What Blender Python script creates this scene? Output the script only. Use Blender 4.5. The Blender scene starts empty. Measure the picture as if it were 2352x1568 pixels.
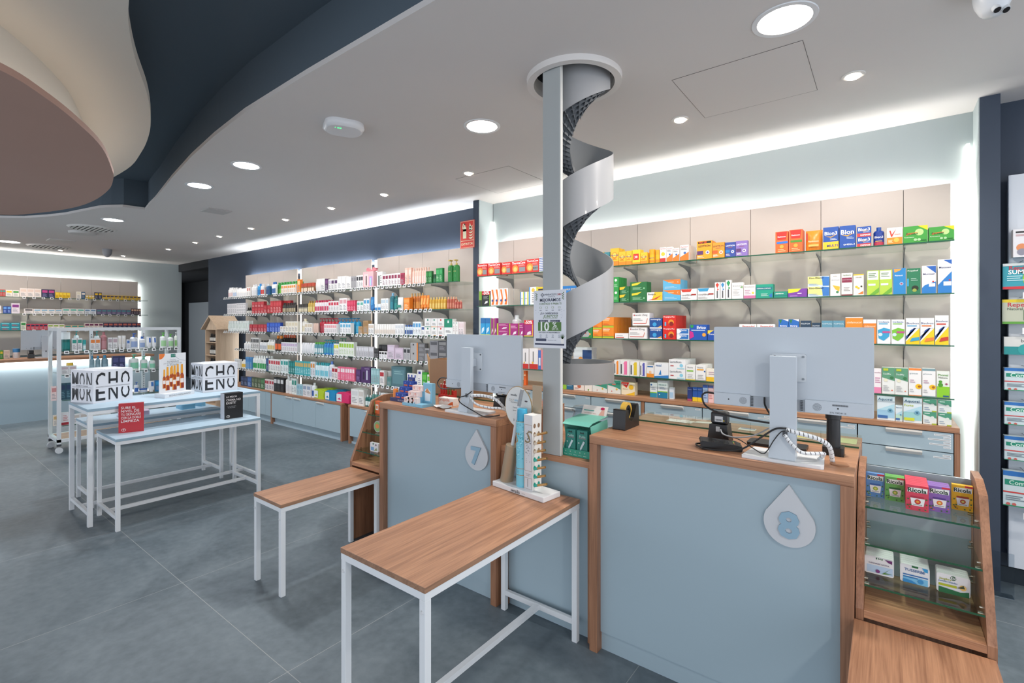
import bpy, math, random
from mathutils import Vector, Matrix
random.seed(7)
SC = bpy.context.scene
COL = SC.collection
PI = math.pi
# ---------------------------------------------------------------- camera, world, exposure
H = 1.52; FPX = 1120.0; HX = 1176.0; HY = 742.0
TH = PI - math.atan((HX + 285.0) / FPX)          # heading of the view, measured from +X (along the shelf wall)
FW = Vector((math.cos(TH), math.sin(TH), 0)); RT = Vector((math.sin(TH), -math.cos(TH), 0)); UP = Vector((0, 0, 1))
EYE = Vector((0, 0, H))
cam_d = bpy.data.cameras.new('camera'); cam = bpy.data.objects.new('camera', cam_d); COL.objects.link(cam)
cam.location = EYE; cam.rotation_euler = (PI / 2, 0, TH - PI / 2)
cam_d.sensor_width = 36.0; cam_d.lens = FPX / 2352 * 36; cam_d.shift_y = -(784 - HY) / 2352
cam_d.clip_start = 0.02; cam_d.clip_end = 60
SC.camera = cam
w = bpy.data.worlds.new('World'); SC.world = w; w.use_nodes = True
w.node_tree.nodes['Background'].inputs[0].default_value = (0.86, 0.91, 1.0, 1)
w.node_tree.nodes['Background'].inputs[1].default_value = 1.25
SC.cycles.transparent_max_bounces = 32
vs = SC.view_settings
vs.view_transform = 'Standard'; vs.look = 'None'; vs.gamma = 1.0; vs.use_curve_mapping = False
vs.exposure = 0.58
ZC = 2.82                                        # ceiling
YW = 4.10                                        # shelf wall
YP = 4.02                                        # face of the shelf back panels
YF = 3.64                                        # front edge of shelves and low cabinets
def area(name, loc, size, power, col=(1, 1, 1), rot=(0, 0, 0), shape='RECTANGLE', sy=None, parent=None, spread=None):
    l = bpy.data.lights.new(name, 'AREA'); l.energy = power; l.color = col; l.shape = shape; l.size = size
    if sy: l.size_y = sy
    if spread: l.spread = spread
    o = bpy.data.objects.new(name, l); COL.objects.link(o); o.rotation_euler = rot
    if parent:
        o.parent = parent; o.location = Vector(loc) - parent.location
    else: o.location = loc
    return o
# LED strips hidden behind the shelf back panels; they wash the wall above and beside
NEU = (1.0, 0.97, 0.93); COOL = (0.86, 0.93, 1.0)
def led_up(x0, x1, p, y=4.085, z=2.315, col=NEU):
    area('led_strip', ((x0 + x1) / 2, y, z), x1 - x0, p * (x1 - x0), col, (PI, 0, 0), 'RECTANGLE', 0.03)
led_up(-3.25, 0.30, 3.3)
for a, b in ((-9.05, -7.36), (-7.17, -5.48), (-5.29, -3.64)): led_up(a, b, 7, col=COOL)
def led_side(x, s, p, z0=0.97, z1=2.33, y=4.06, col=NEU):
    area('led_strip', (x, y, (z0 + z1) / 2), z1 - z0, p * (z1 - z0), col, (0, -s * PI / 2, 0), 'RECTANGLE', 0.03)
led_side(0.30, 1, 1.5); led_side(-3.25, -1, 1.5)
led_side(-9.06, -1, 1.2, 0.5, col=COOL)
area('led_strip', (-12.485, 0.6, 2.315), 0.03, 3.3 * 5.4, NEU, (PI, 0, 0), 'RECTANGLE', 5.4)   # far wall
area('led_strip', (-12.46, 3.34, 1.65), 0.03, 1.6 * 1.36, NEU, (PI / 2, 0, 0), 'RECTANGLE', 1.36)
# ---------------------------------------------------------------- pixel readings of the photograph -> points in the room
def ray(x, y): return FW + RT * ((x - HX) / FPX) + UP * ((HY - y) / FPX)
def onZ(x, y, z): d = ray(x, y); return EYE + d * ((z - H) / d.z)
def onY(x, y, Y): d = ray(x, y); return EYE + d * (Y / d.y)
def onX(x, y, X): d = ray(x, y); return EYE + d * (X / d.x)
# ---------------------------------------------------------------- materials
def lin(c): return c / 12.92 if c <= 0.04045 else ((c + 0.055) / 1.055) ** 2.4
def rgb(h):
    if len(h) == 3: h = ''.join(ch * 2 for ch in h)
    return tuple(lin(int(h[i:i + 2], 16) / 255) for i in (0, 2, 4)) + (1,)
MATS = {}
def M(h, rough=0.5, metal=0.0, trans=0.0, alpha=1.0, emit=0.0, name=None, coat=0.0, spec=None):
    k = (h, rough, metal, trans, alpha, emit, coat, spec)
    if k in MATS: return MATS[k]
    m = bpy.data.materials.new(name or 'paint_' + h); m.use_nodes = True
    b = m.node_tree.nodes['Principled BSDF']
    b.inputs['Base Color'].default_value = rgb(h); b.inputs['Roughness'].default_value = rough
    b.inputs['Metallic'].default_value = metal; b.inputs['Transmission Weight'].default_value = trans
    b.inputs['Alpha'].default_value = alpha; b.inputs['Coat Weight'].default_value = coat
    if spec is not None: b.inputs['Specular IOR Level'].default_value = spec
    if emit:
        b.inputs['Emission Color'].default_value = rgb(h); b.inputs['Emission Strength'].default_value = emit
    MATS[k] = m; return m
def nodes(m): return m.node_tree.nodes, m.node_tree.links, m.node_tree.nodes['Principled BSDF']
def wood(name, axis, dark='8c6147', light='bf8e6c', sc=1.0, rough=0.42):
    m = bpy.data.materials.new(name); m.use_nodes = True; n, l, b = nodes(m)
    tc = n.new('ShaderNodeTexCoord'); mp = n.new('ShaderNodeMapping'); l.new(tc.outputs['Object'], mp.inputs[0])
    s = [14.0 * sc] * 3; s[axis] = 0.7 * sc; mp.inputs['Scale'].default_value = s
    n1 = n.new('ShaderNodeTexNoise'); n1.inputs['Scale'].default_value = 2.2; n1.inputs['Detail'].default_value = 7; n1.inputs['Roughness'].default_value = 0.62
    n1.inputs['Distortion'].default_value = 0.9; l.new(mp.outputs[0], n1.inputs[0])
    mp2 = n.new('ShaderNodeMapping'); l.new(tc.outputs['Object'], mp2.inputs[0]); s2 = [120.0 * sc] * 3; s2[axis] = 3.0 * sc; mp2.inputs['Scale'].default_value = s2
    n2 = n.new('ShaderNodeTexNoise'); n2.inputs['Scale'].default_value = 1.6; n2.inputs['Detail'].default_value = 3; l.new(mp2.outputs[0], n2.inputs[0])
    mx = n.new('ShaderNodeMath'); mx.operation = 'MULTIPLY_ADD'; l.new(n2.outputs[0], mx.inputs[0]); mx.inputs[1].default_value = 0.45; 
    m2 = n.new('ShaderNodeMath'); m2.operation = 'MULTIPLY'; l.new(n1.outputs[0], m2.inputs[0]); m2.inputs[1].default_value = 0.75; l.new(m2.outputs[0], mx.inputs[2])
    r = n.new('ShaderNodeValToRGB'); l.new(mx.outputs[0], r.inputs[0]); e = r.color_ramp.elements
    e[0].position = 0.40; e[0].color = rgb(dark); e[1].position = 0.74; e[1].color = rgb(light)
    l.new(r.outputs[0], b.inputs['Base Color']); b.inputs['Roughness'].default_value = rough
    bp = n.new('ShaderNodeBump'); bp.inputs['Strength'].default_value = 0.08; bp.inputs['Distance'].default_value = 0.001; l.new(n2.outputs[0], bp.inputs['Height']); l.new(bp.outputs[0], b.inputs['Normal'])
    return m
WX = wood('wood_grain_x', 0); WY = wood('wood_grain_y', 1); WZ_SHADED = wood('wood_grain_z_shaded', 2, '7d563f', 'ab7d5f')  # upright boards: same wood, colour darkened to stand in for shade
PLY = wood('pale_plywood', 2, 'bfa48a', 'd6bda2', 1.0, 0.6)
def wallpaint(name, h, rough=0.6, amt=0.04, sc=2.0):
    m = bpy.data.materials.new(name); m.use_nodes = True; n, l, b = nodes(m)
    tc = n.new('ShaderNodeTexCoord'); t = n.new('ShaderNodeTexNoise'); t.inputs['Scale'].default_value = sc; t.inputs['Detail'].default_value = 5; l.new(tc.outputs['Object'], t.inputs[0])
    hs = n.new('ShaderNodeHueSaturation'); hs.inputs['Color'].default_value = rgb(h)
    mr = n.new('ShaderNodeMapRange'); mr.inputs[3].default_value = 1 - amt; mr.inputs[4].default_value = 1 + amt; l.new(t.outputs[0], mr.inputs[0]); l.new(mr.outputs[0], hs.inputs['Value'])
    l.new(hs.outputs[0], b.inputs['Base Color']); b.inputs['Roughness'].default_value = rough
    return m
CEIL = wallpaint('ceiling_paint', 'd8d4d1', 0.8, 0.015); DARK = wallpaint('dark_blue_paint', '374354', 0.6, 0.03); DARKC = wallpaint('dark_recess_paint', '56646f', 0.8, 0.03)
PALE = wallpaint('pale_blue_paint', 'b7c2c3', 0.6, 0.02); BLUE = wallpaint('blue_laminate', 'a3b7c1', 0.42, 0.012, 3.0)
BEIGE = wallpaint('beige_board', 'c9beb6', 0.45, 0.015); CREAM = wallpaint('cream_plaster', 'ccc8bf', 0.7, 0.02); BROWN = wallpaint('rose_brown_plaster', 'b08e80', 0.8, 0.03)
WHITE = M('dfe3e6', 0.35, name='white_metal'); TABLE = M('b9cfdd', 0.4, name='light_blue_laminate'); TEDGE = M('8fa9b9', 0.5, name='blue_edge')
def glassm(name, tint='d5efe4', rough=0.02, f=0.86):
    m = bpy.data.materials.new(name); m.use_nodes = True; n = m.node_tree.nodes; l = m.node_tree.links
    n.remove(n['Principled BSDF']); o = n['Material Output']
    t = n.new('ShaderNodeBsdfTransparent'); t.inputs[0].default_value = rgb(tint); g = n.new('ShaderNodeBsdfGlossy'); g.inputs['Roughness'].default_value = rough
    fr = n.new('ShaderNodeFresnel'); fr.inputs[0].default_value = 1.45; mx = n.new('ShaderNodeMixShader'); ge = n.new('ShaderNodeNewGeometry'); iv = n.new('ShaderNodeMath'); iv.operation = 'SUBTRACT'; iv.inputs[0].default_value = 1; l.new(ge.outputs['Backfacing'], iv.inputs[1]); mu = n.new('ShaderNodeMath'); mu.operation = 'MULTIPLY'; l.new(fr.outputs[0], mu.inputs[0]); l.new(iv.outputs[0], mu.inputs[1]); l.new(mu.outputs[0], mx.inputs[0]); l.new(t.outputs[0], mx.inputs[1]); l.new(g.outputs[0], mx.inputs[2]); l.new(mx.outputs[0], o.inputs[0])
    return m
GLASS = glassm('clear_glass', 'f4fbf8'); GEDGE = M('1f5a41', 0.2, name='green_glass_edge', alpha=0.92); CLEARP = glassm('clear_plastic', 'e9edf0', 0.1)
def floor_mat():
    m = bpy.data.materials.new('slate_tile'); m.use_nodes = True; n, l, b = nodes(m)
    tc = n.new('ShaderNodeTexCoord'); sp = n.new('ShaderNodeSeparateXYZ'); l.new(tc.outputs['Object'], sp.inputs[0])
    def mth(op, a, bb=None, c=None):
        q = n.new('ShaderNodeMath'); q.operation = op
        for i, v in enumerate((a, bb, c)):
            if v is None: continue
            if isinstance(v, (int, float)): q.inputs[i].default_value = v
            else: l.new(v, q.inputs[i])
        return q.outputs[0]
    def line(c, off):
        f = mth('FRACT', mth('DIVIDE', mth('ADD', c, off), 1.2)); d = mth('ABSOLUTE', mth('SUBTRACT', f, 0.5))
        return mth('GREATER_THAN', d, 0.4987)
    g = mth('MAXIMUM', line(sp.outputs[0], 3.27 + 12), line(sp.outputs[1], -1.092 + 12))
    t1 = n.new('ShaderNodeTexNoise'); t1.inputs['Scale'].default_value = 1.3; t1.inputs['Detail'].default_value = 9; t1.inputs['Roughness'].default_value = 0.62; t1.inputs['Distortion'].default_value = 0.6; l.new(tc.outputs['Object'], t1.inputs[0])
    t2 = n.new('ShaderNodeTexNoise'); t2.inputs['Scale'].default_value = 22; t2.inputs['Detail'].default_value = 6; l.new(tc.outputs['Object'], t2.inputs[0])
    v = mth('ADD', mth('MULTIPLY', t1.outputs[0], 0.75), mth('MULTIPLY', t2.outputs[0], 0.25))
    r = n.new('ShaderNodeValToRGB'); l.new(v, r.inputs[0]); e = r.color_ramp.elements; e[0].position = 0.36; e[0].color = rgb('4f5c64'); e[1].position = 0.66; e[1].color = rgb('78848b')
    mx = n.new('ShaderNodeMix'); mx.data_type = 'RGBA'; l.new(g, mx.inputs[0]); l.new(r.outputs[0], mx.inputs[6]); mx.inputs[7].default_value = rgb('9a9e9f'); l.new(mx.outputs[2], b.inputs['Base Color'])
    rr = n.new('ShaderNodeMapRange'); rr.inputs[3].default_value = 0.42; rr.inputs[4].default_value = 0.6; l.new(t1.outputs[0], rr.inputs[0]); l.new(rr.outputs[0], b.inputs['Roughness'])
    bp = n.new('ShaderNodeBump'); bp.inputs['Strength'].default_value = 0.12; bp.inputs['Distance'].default_value = 0.002; l.new(v, bp.inputs['Height']); l.new(bp.outputs[0], b.inputs['Normal'])
    return m
FLOOR = floor_mat()
# ---------------------------------------------------------------- lettering
GL = {}
def glyphs(s, bold=0.0):
    k = (s, bold)
    if k not in GL:
        c = bpy.data.curves.new('lettering', 'FONT'); c.body = s; c.resolution_u = 2; c.offset = bold; c.align_x = 'LEFT'
        o = bpy.data.objects.new('lettering', c); me = o.to_mesh()
        vv = [(v.co.x, v.co.y) for v in me.vertices]; ff = [tuple(p.vertices) for p in me.polygons]
        o.to_mesh_clear(); bpy.data.objects.remove(o); bpy.data.curves.remove(c)
        if not vv: vv = [(0, 0), (1, 0), (1, 1)]; ff = []
        x0 = min(v[0] for v in vv); x1 = max(v[0] for v in vv); y0 = min(v[1] for v in vv); y1 = max(v[1] for v in vv)
        GL[k] = ([(x - x0, y - y0) for x, y in vv], ff, x1 - x0, y1 - y0)
    return GL[k]
# ---------------------------------------------------------------- mesh builder
class MB:
    def __init__(s): s.v = []; s.f = []; s.mi = []; s.sm = []; s.mats = []
    def idx(s, m):
        if isinstance(m, str): m = M(m)
        if m not in s.mats: s.mats.append(m)
        return s.mats.index(m)
    def add(s, vs, fs, m, smooth=False):
        b = len(s.v); s.v += [tuple(q) for q in vs]; i = s.idx(m)
        for f in fs: s.f.append(tuple(b + k for k in f)); s.mi.append(i); s.sm.append(smooth)
        return s
    def poly(s, pts, m): return s.add(pts, [tuple(range(len(pts)))], m)
    def box(s, x0, x1, y0, y1, z0, z1, m, top=None, front=None):
        v = [(x0, y0, z0), (x1, y0, z0), (x1, y1, z0), (x0, y1, z0), (x0, y0, z1), (x1, y0, z1), (x1, y1, z1), (x0, y1, z1)]
        F = [(0, 3, 2, 1), (4, 5, 6, 7), (0, 1, 5, 4), (1, 2, 6, 5), (2, 3, 7, 6), (3, 0, 4, 7)]
        b = len(s.v); s.v += v
        for k, f in enumerate(F):
            mm = top if (k == 1 and top) else front if (k == 2 and front) else m
            s.f.append(tuple(b + q for q in f)); s.mi.append(s.idx(mm)); s.sm.append(False)
        return s
    def prism(s, poly, axis, a, b, m, cap=None):
        def P(u, v, t): return (t, u, v) if axis == 0 else (u, t, v) if axis == 1 else (u, v, t)
        n = len(poly); vs_ = [P(u, v, a) for u, v in poly] + [P(u, v, b) for u, v in poly]
        s.add(vs_, [(i, (i + 1) % n, n + (i + 1) % n, n + i) for i in range(n)], m)
        s.add(vs_, [tuple(range(n - 1, -1, -1)), tuple(range(n, 2 * n))], cap or m)
        return s
    def lathe(s, prof, m, cx=0, cy=0, n=16, share=False, sx=1, sy=1, caps=True):
        ms = m if isinstance(m, list) else [m] * (len(prof) - 1)
        def ring(r, z): return [(cx + r * sx * math.cos(2 * PI * k / n), cy + r * sy * math.sin(2 * PI * k / n), z) for k in range(n)]
        if share:
            vs_ = [p for r, z in prof for p in ring(r, z)]
            for j in range(len(prof) - 1): 
                if j == 0: b = len(s.v); s.v += vs_
                i = s.idx(ms[j])
                for k in range(n):
                    s.f.append((b + j * n + k, b + j * n + (k + 1) % n, b + (j + 1) * n + (k + 1) % n, b + (j + 1) * n + k)); s.mi.append(i); s.sm.append(True)
        else:
            for j in range(len(prof) - 1):
                (r0, z0), (r1, z1) = prof[j], prof[j + 1]
                if abs(r0 - r1) + abs(z0 - z1) < 1e-9: continue
                s.add(ring(r0, z0) + ring(r1, z1), [(k, (k + 1) % n, n + (k + 1) % n, n + k) for k in range(n)], ms[j], True)
        if caps:
            if prof[0][0] > 1e-5: s.add(ring(*prof[0]), [tuple(range(n - 1, -1, -1))], ms[0])
            if prof[-1][0] > 1e-5: s.add(ring(*prof[-1]), [tuple(range(n))], ms[-1])
        return s
    def tube(s, pts, r, m, n=8, caps=True):
        pts = [Vector(p) for p in pts]; rings = []; up = Vector((0, 0, 1)); prev = None
        for i, p in enumerate(pts):
            t = (pts[min(i + 1, len(pts) - 1)] - pts[max(i - 1, 0)]).normalized()
            if prev is None: a = t.cross(up if abs(t.z) < 0.95 else Vector((1, 0, 0))).normalized()
            else: a = (prev - t * prev.dot(t)).normalized()
            prev = a; bb = t.cross(a); rr = r[i] if isinstance(r, list) else r
            rings += [tuple(p + (a * math.cos(2 * PI * k / n) + bb * math.sin(2 * PI * k / n)) * rr) for k in range(n)]
        F = []
        for i in range(len(pts) - 1): F += [(i * n + k, i * n + (k + 1) % n, (i + 1) * n + (k + 1) % n, (i + 1) * n + k) for k in range(n)]
        s.add(rings, F, m, True)
        if caps: s.add(rings[:n], [tuple(range(n - 1, -1, -1))], m); s.add(rings[-n:], [tuple(range(n))], m)
        return s
    def text(s, t, fn, w=None, h=None, m='222', bold=0.0, cx=0.5, cy=0.5, italic=0.0, depth=0):
        """fn(u, v) -> point; the text is centred on (cx, cy) and scaled to width w (or height h) in fn's units"""
        vv, ff, tw, th_ = glyphs(t, bold * .5)
        k = (w / tw) if w else (h / th_)
        if w and h and th_ * k > h: k = h / th_
        ky = k
        P = [fn(cx + (x - tw / 2 + italic * (y - th_ / 2)) * k, cy + (y - th_ / 2) * ky) for x, y in vv]
        return s.add(P, ff, m)
    def obj(s, name, parent=None, loc=(0, 0, 0), bevel=0, rotz=0, world=False):
        me = bpy.data.meshes.new(name)
        off = Vector(parent.location) if (parent is not None and world) else Vector((0, 0, 0))
        if parent is not None and parent.parent is not None and world: off = Vector(parent.location) + Vector(parent.parent.location)
        if parent is None and world: off = Vector(loc)
        me.from_pydata([tuple(Vector(q) - off) for q in s.v], [], s.f)
        for m in s.mats: me.materials.append(m)
        me.polygons.foreach_set('material_index', s.mi); me.polygons.foreach_set('use_smooth', s.sm); me.update()
        o = bpy.data.objects.new(name, me); COL.objects.link(o); o.location = loc if not (parent is not None and world) else (0, 0, 0); o.rotation_euler = (0, 0, rotz)
        if parent is not None: o.parent = parent
        if bevel:
            b = o.modifiers.new('bevel', 'BEVEL'); b.width = bevel; b.segments = 2; b.limit_method = 'ANGLE'
        return o
def tag(o, label, cat, group=None):
    o['label'] = label; o['category'] = cat
    if group: o['group'] = group
    return o
def thing(name, label, cat, loc=(0, 0, 0), rotz=0, group=None):
    o = bpy.data.objects.new(name, None); COL.objects.link(o); o.empty_display_size = 0.1
    o.location = loc; o.rotation_euler = (0, 0, rotz); return tag(o, label, cat, group)
def struct(o): o['kind'] = 'structure'; return o
def dup(root, loc, label=None, rotz=None, group=None):
    r = root.copy(); COL.objects.link(r); r.location = loc
    if rotz is not None: r.rotation_euler = (0, 0, rotz)
    if label: r['label'] = label
    if group: r['group'] = group
    for ch in list(root.children):
        c = ch.copy(); COL.objects.link(c); c.parent = r
        for g in ch.children:
            d = g.copy(); COL.objects.link(d); d.parent = c
    return r
def rrect(w, h, r, n=4, cx=0, cy=0):
    P = []
    for (sx, sy, a0) in ((1, 1, 0), (-1, 1, 90), (-1, -1, 180), (1, -1, 270)):
        for k in range(n + 1):
            a = math.radians(a0 + 90 * k / n); P.append((cx + sx * (w / 2 - r) + r * math.cos(a), cy + sy * (h / 2 - r) + r * math.sin(a)))
    return P
def circ(r, n=20, cx=0, cy=0, sy=1): return [(cx + r * math.cos(2 * PI * k / n), cy + r * sy * math.sin(2 * PI * k / n)) for k in range(n)]
def spline(P, k=6, closed=False):
    P = [Vector(p) for p in P]; out = []; n = len(P)
    for i in range(n if closed else n - 1):
        g = lambda j: P[j % n] if closed else P[max(0, min(n - 1, j))]
        a, b, c, d = g(i - 1), g(i), g(i + 1), g(i + 2)
        for t in range(k):
            t /= k; out.append(0.5 * ((2 * b) + (c - a) * t + (2 * a - 5 * b + 4 * c - d) * t * t + (3 * b - a - 3 * c + d) * t ** 3))
    if not closed: out.append(P[-1])
    return out
# ================================================================ THE ROOM
struct(MB().add([(-16, -3.4, 0), (3.2, -3.4, 0), (3.2, 7, 0), (-16, 7, 0)], [(0, 1, 2, 3)], FLOOR).obj('floor'))
# ceiling: the curved opening runs from beside the camera to the far left
EDGE = [(2.6, 1.37), (-1.46, 1.37), (-2.4, 1.37), (-3.14, 1.385), (-3.7, 1.43), (-4.31, 1.5), (-5.06, 1.61), (-5.6, 1.70), (-6.08, 1.78), (-6.45, 1.83), (-6.75, 1.88),
        (-6.78, 1.68), (-6.92, 1.59), (-7.05, 1.53), (-7.4, 1.46), (-7.8, 1.38), (-8.13, 1.27), (-8.45, 1.12), (-8.67, 0.93), (-8.95, 0.3), (-8.95, -0.6), (-8.7, -1.6), (-8.0, -2.6)]
m = MB(); n_e = len(EDGE)
top = EDGE[:19]
top[1:2] = [(-1.045, 1.37), (-1.46, 1.37), (-1.595, 1.37)]
HOLE = [(-1.32 + .2125 * math.cos(2 * PI * k / 32), 2.264 + .2125 * math.sin(2 * PI * k / 32)) for k in range(32)]
def sq(k):                                       # point of the surrounding square in the same direction
    a = 2 * PI * k / 32; cx_, cy_ = math.cos(a), math.sin(a); f = max(abs(cx_), abs(cy_)) / .275; return (-1.32 + cx_ / f, 2.264 + cy_ / f)
for k in range(32): m.poly([(*HOLE[k], ZC), (*sq(k), ZC), (*sq((k + 1) % 32), ZC), (*HOLE[(k + 1) % 32], ZC)], CEIL)
m.poly([(-1.595, 1.37, ZC), (-1.045, 1.37, ZC), (-1.045, 1.989, ZC), (-1.595, 1.989, ZC)], CEIL); m.poly([(-1.595, 2.539, ZC), (-1.045, 2.539, ZC), (-1.045, 4.3, ZC), (-1.595, 4.3, ZC)], CEIL)
for (xa, ya), (xb, yb) in zip(top[:-1], top[1:]):
    if -1.61 < xb < xa < -1.0: continue
    m.poly([(xa, ya, ZC), (xb, yb, ZC), (xb, 4.3, ZC), (xa, 4.3, ZC)], CEIL)
for (xa, ya), (xb, yb) in zip(EDGE[18:-1], EDGE[19:]): m.poly([(xa, ya, ZC), (xb, yb, ZC), (-16, yb, ZC), (-16, ya, ZC)], CEIL)
m.poly([(-8.67, .93, ZC), (-8.67, 4.3, ZC), (-16, 4.3, ZC), (-16, .93, ZC)], CEIL)
m.poly([(2.6, -3.4, ZC), (3.2, -3.4, ZC), (3.2, 4.3, ZC), (2.6, 4.3, ZC)], CEIL)
m.poly([(-8, -3.4, ZC), (-16, -3.4, ZC), (-16, -2.6, ZC), (-8, -2.6, ZC)], CEIL)
m.poly([(-8, -3.4, ZC), (2.6, -3.4, ZC), (2.6, -2.6, ZC), (-8, -2.6, ZC)], CEIL)
struct(m.obj('ceiling'))
lip = MB(); fas = MB(); OFF = []
for i, (x, y) in enumerate(EDGE):                # set back the upright face, mitred at every corner
    ns = []
    for (p, q) in ((EDGE[i - 1] if i else None, EDGE[i]), (EDGE[i], EDGE[i + 1] if i + 1 < n_e else None)):
        if p and q: d = Vector((q[0] - p[0], q[1] - p[1])).normalized(); ns.append(Vector((-d.y, d.x)) * -1)
    n2 = sum(ns, Vector((0, 0))).normalized(); k = .03 / max(.45, n2.dot(ns[0])); OFF.append((x + n2.x * k, y + n2.y * k))
for i in range(n_e - 1):
    (xa, ya), (xb, yb) = EDGE[i], EDGE[i + 1]; (ua, va), (ub, vb) = OFF[i], OFF[i + 1]
    lip.poly([(xa, ya, ZC), (xb, yb, ZC), (xb, yb, ZC + .028), (xa, ya, ZC + .028)], CEIL)
    lip.poly([(xa, ya, ZC + .028), (xb, yb, ZC + .028), (ub, vb, ZC + .028), (ua, va, ZC + .028)], CEIL)
    fas.poly([(ua, va, ZC + .02), (ub, vb, ZC + .02), (ub, vb, 3.16), (ua, va, 3.16)], DARKC)
struct(lip.obj('trim_1')); 
fas.poly([(-9.6, -3.4, 3.15), (3.2, -3.4, 3.15), (3.2, 2.2, 3.15), (-9.6, 2.2, 3.15)], DARKC)
struct(fas.obj('ceiling_recess'))
# walls
def wallq(name, x0, x1, z0, z1, mat, y=YW, th=0.08): return struct(MB().box(x0, x1, y, y + th, z0, z1, mat).obj(name))
wallq('wall_back', -3.40, 0.43, 0, ZC, PALE); wallq('wall_back', -10.9, -3.41, 0, ZC, DARK)
wallq('wall_right', 0.515, 3.2, 0, ZC, DARK, 4.055)
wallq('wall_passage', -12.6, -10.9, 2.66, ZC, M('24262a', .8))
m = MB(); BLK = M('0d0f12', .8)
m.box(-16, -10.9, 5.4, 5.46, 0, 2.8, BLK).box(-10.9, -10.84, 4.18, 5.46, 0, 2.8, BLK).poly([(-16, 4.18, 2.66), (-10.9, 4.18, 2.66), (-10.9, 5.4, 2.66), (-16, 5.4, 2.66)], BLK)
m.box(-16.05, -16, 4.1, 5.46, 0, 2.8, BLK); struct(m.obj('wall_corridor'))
struct(MB().box(-12.58, -12.5, -3.4, 4.16, 0, ZC, PALE).obj('wall_left'))
dr = struct(MB().box(-15.4, -13.65, 5.30, 5.36, 0, 2.08, M('8a8f90', .5)).obj('door_1'))
MB().box(-13.85, -13.72, 5.27, 5.30, .98, 1.01, M('c0c0c0', .3, 1)).obj('door_handle', dr)
# piers at both ends of the medicine wall: dark front, pale inner side
m = MB().box(0.43, 0.515, 3.87, 4.1, 0, ZC, DARK); m.box(0.425, 0.43, 3.875, 4.1, 0, ZC, PALE); struct(m.obj('wall_pier'))
m = MB().box(-3.487, -3.413, 3.87, 4.1, 0, ZC, DARK); m.box(-3.413, -3.405, 3.875, 4.1, 0, ZC, PALE); struct(m.obj('wall_pier'))
struct(MB().box(0.515, 3.2, 4.04, 4.055, 0, .09, M('23303a', .5)).obj('baseboard_right'))
LEDM = M('fffaf2', emit=2.2, name='led_light')
for x in (0.40, -3.392):
    struct(MB().box(x - .008, x + .008, 4.07, 4.098, 0, 2.62, LEDM).obj('trim_led'))
# beige back boards with their thin joints, backlit
def boards(name, x0, x1, z0, z1, joints, label, lit=True):
    t = thing(name, label, 'wall panel', ((x0 + x1) / 2, YP, z0))
    xs = [x0] + joints + [x1]
    for a, b in zip(xs[:-1], xs[1:]):
        MB().box(a + .0015, b - .0015, YP, YP + .018, z0, z1, BEIGE).obj('board', t, world=True)
    r = MB()
    for j in joints: r.box(j - .004, j + .004, YP + .016, YP + .03, z0, z1, M('6d6a68', .5))
    if joints: r.obj('slotted_rail', t, world=True)
    g = MB().box(x0 + .06, x1 - .06, YP + .02, YW, z0 + .03, z1 - .14, M('8a8683', .8)); g.obj('mounting_batten', t, world=True)
    return t
J8 = [round(.317 - .227 - .45 * k, 3) for k in range(8)]
boards('back_panel', -3.266, .317, .94, 2.38, sorted(j for j in J8 if j > -3.2), 'long beige backlit wall panel behind the medicine shelves')
for (a, b, s_) in ((-9.08, -7.33, 'left'), (-7.20, -5.45, 'middle'), (-5.32, -3.56, 'right')):
    boards('back_panel', a, b, .49, 2.37, [a + .44 * k for k in (1, 2, 3)], '%s one of three beige backlit panels of the cosmetics wall' % s_)
for x in (-7.265, -5.385):
    struct(MB().box(x - .028, x + .028, YP + .03, YP + .045, .49, 2.36, LEDM).obj('trim_led'))
# far left wall board
t = thing('back_panel', 'beige backlit panel on the far wall behind the distant counter', 'wall panel', (-12.42, 1, .94))
ys = [3.33 - .3, 2.58, 2.13, 1.68, 1.23, .78, .33, -.12, -.57, -1.02, -1.47]
prev = 3.33
for y in ys: MB().box(-12.42, -12.40, y + .0015, prev - .0015, .94, 2.38, BEIGE).obj('board', t, world=True); prev = y
# ---------------------------------------------------------------- glass shelves on brackets
BRK = M('8f9296', .4, .6)
TAGM = M('e9eaec', .4); TAGD = M('4a4c4e', .5)
tm = MB().box(-.021, .021, -.004, .002, -.028, .010, TAGM); tm.poly([(-.014, -.0045, -.020), (.014, -.0045, -.020), (.014, -.0045, .002), (-.014, -.0045, .002)], TAGD)
TAGMESH = None
def glass_shelf(x0, x1, z, label, tags=None, brackets=None, group='glass shelves'):
    global TAGMESH
    t = thing('glass_shelf', label, 'shelf', ((x0 + x1) / 2, (YF + YP) / 2, z - .008), group=group)
    g = MB().box(x0, x1, YF + .002, YP - .002, z - .008, z, GLASS); g.box(x0, x1, YF, YF + .002, z - .008, z, GEDGE); g.obj('pane', t, world=True)
    for b in brackets or []:
        m = MB().prism([(YP, z - .0085), (YF + .1, z - .0085), (YF + .1, z - .016), (YP - .14, z - .032), (YP - .05, z - .055), (YP, z - .11)], 0, b - .003, b + .003, BRK); m.obj('bracket', t, world=True)
    for x in tags or []:
        if TAGMESH is None: o = tm.obj('price_tag', t); TAGMESH = o.data
        else: o = bpy.data.objects.new('price_tag', TAGMESH); COL.objects.link(o); o.parent = t
        o.location = Vector((x, YF - .006, z - .004)) - t.location; o.rotation_euler = (-.35, 0, 0)
    return t
SHZ = (1.985, 1.69, 1.397, 1.10)
nm = ('top', 'second', 'third', 'lowest')
for z, s_ in zip(SHZ, nm): glass_shelf(-3.23, .303, z, '%s glass shelf of the medicine wall' % s_, brackets=[j for j in J8 if -3.2 < j < .3])
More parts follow.
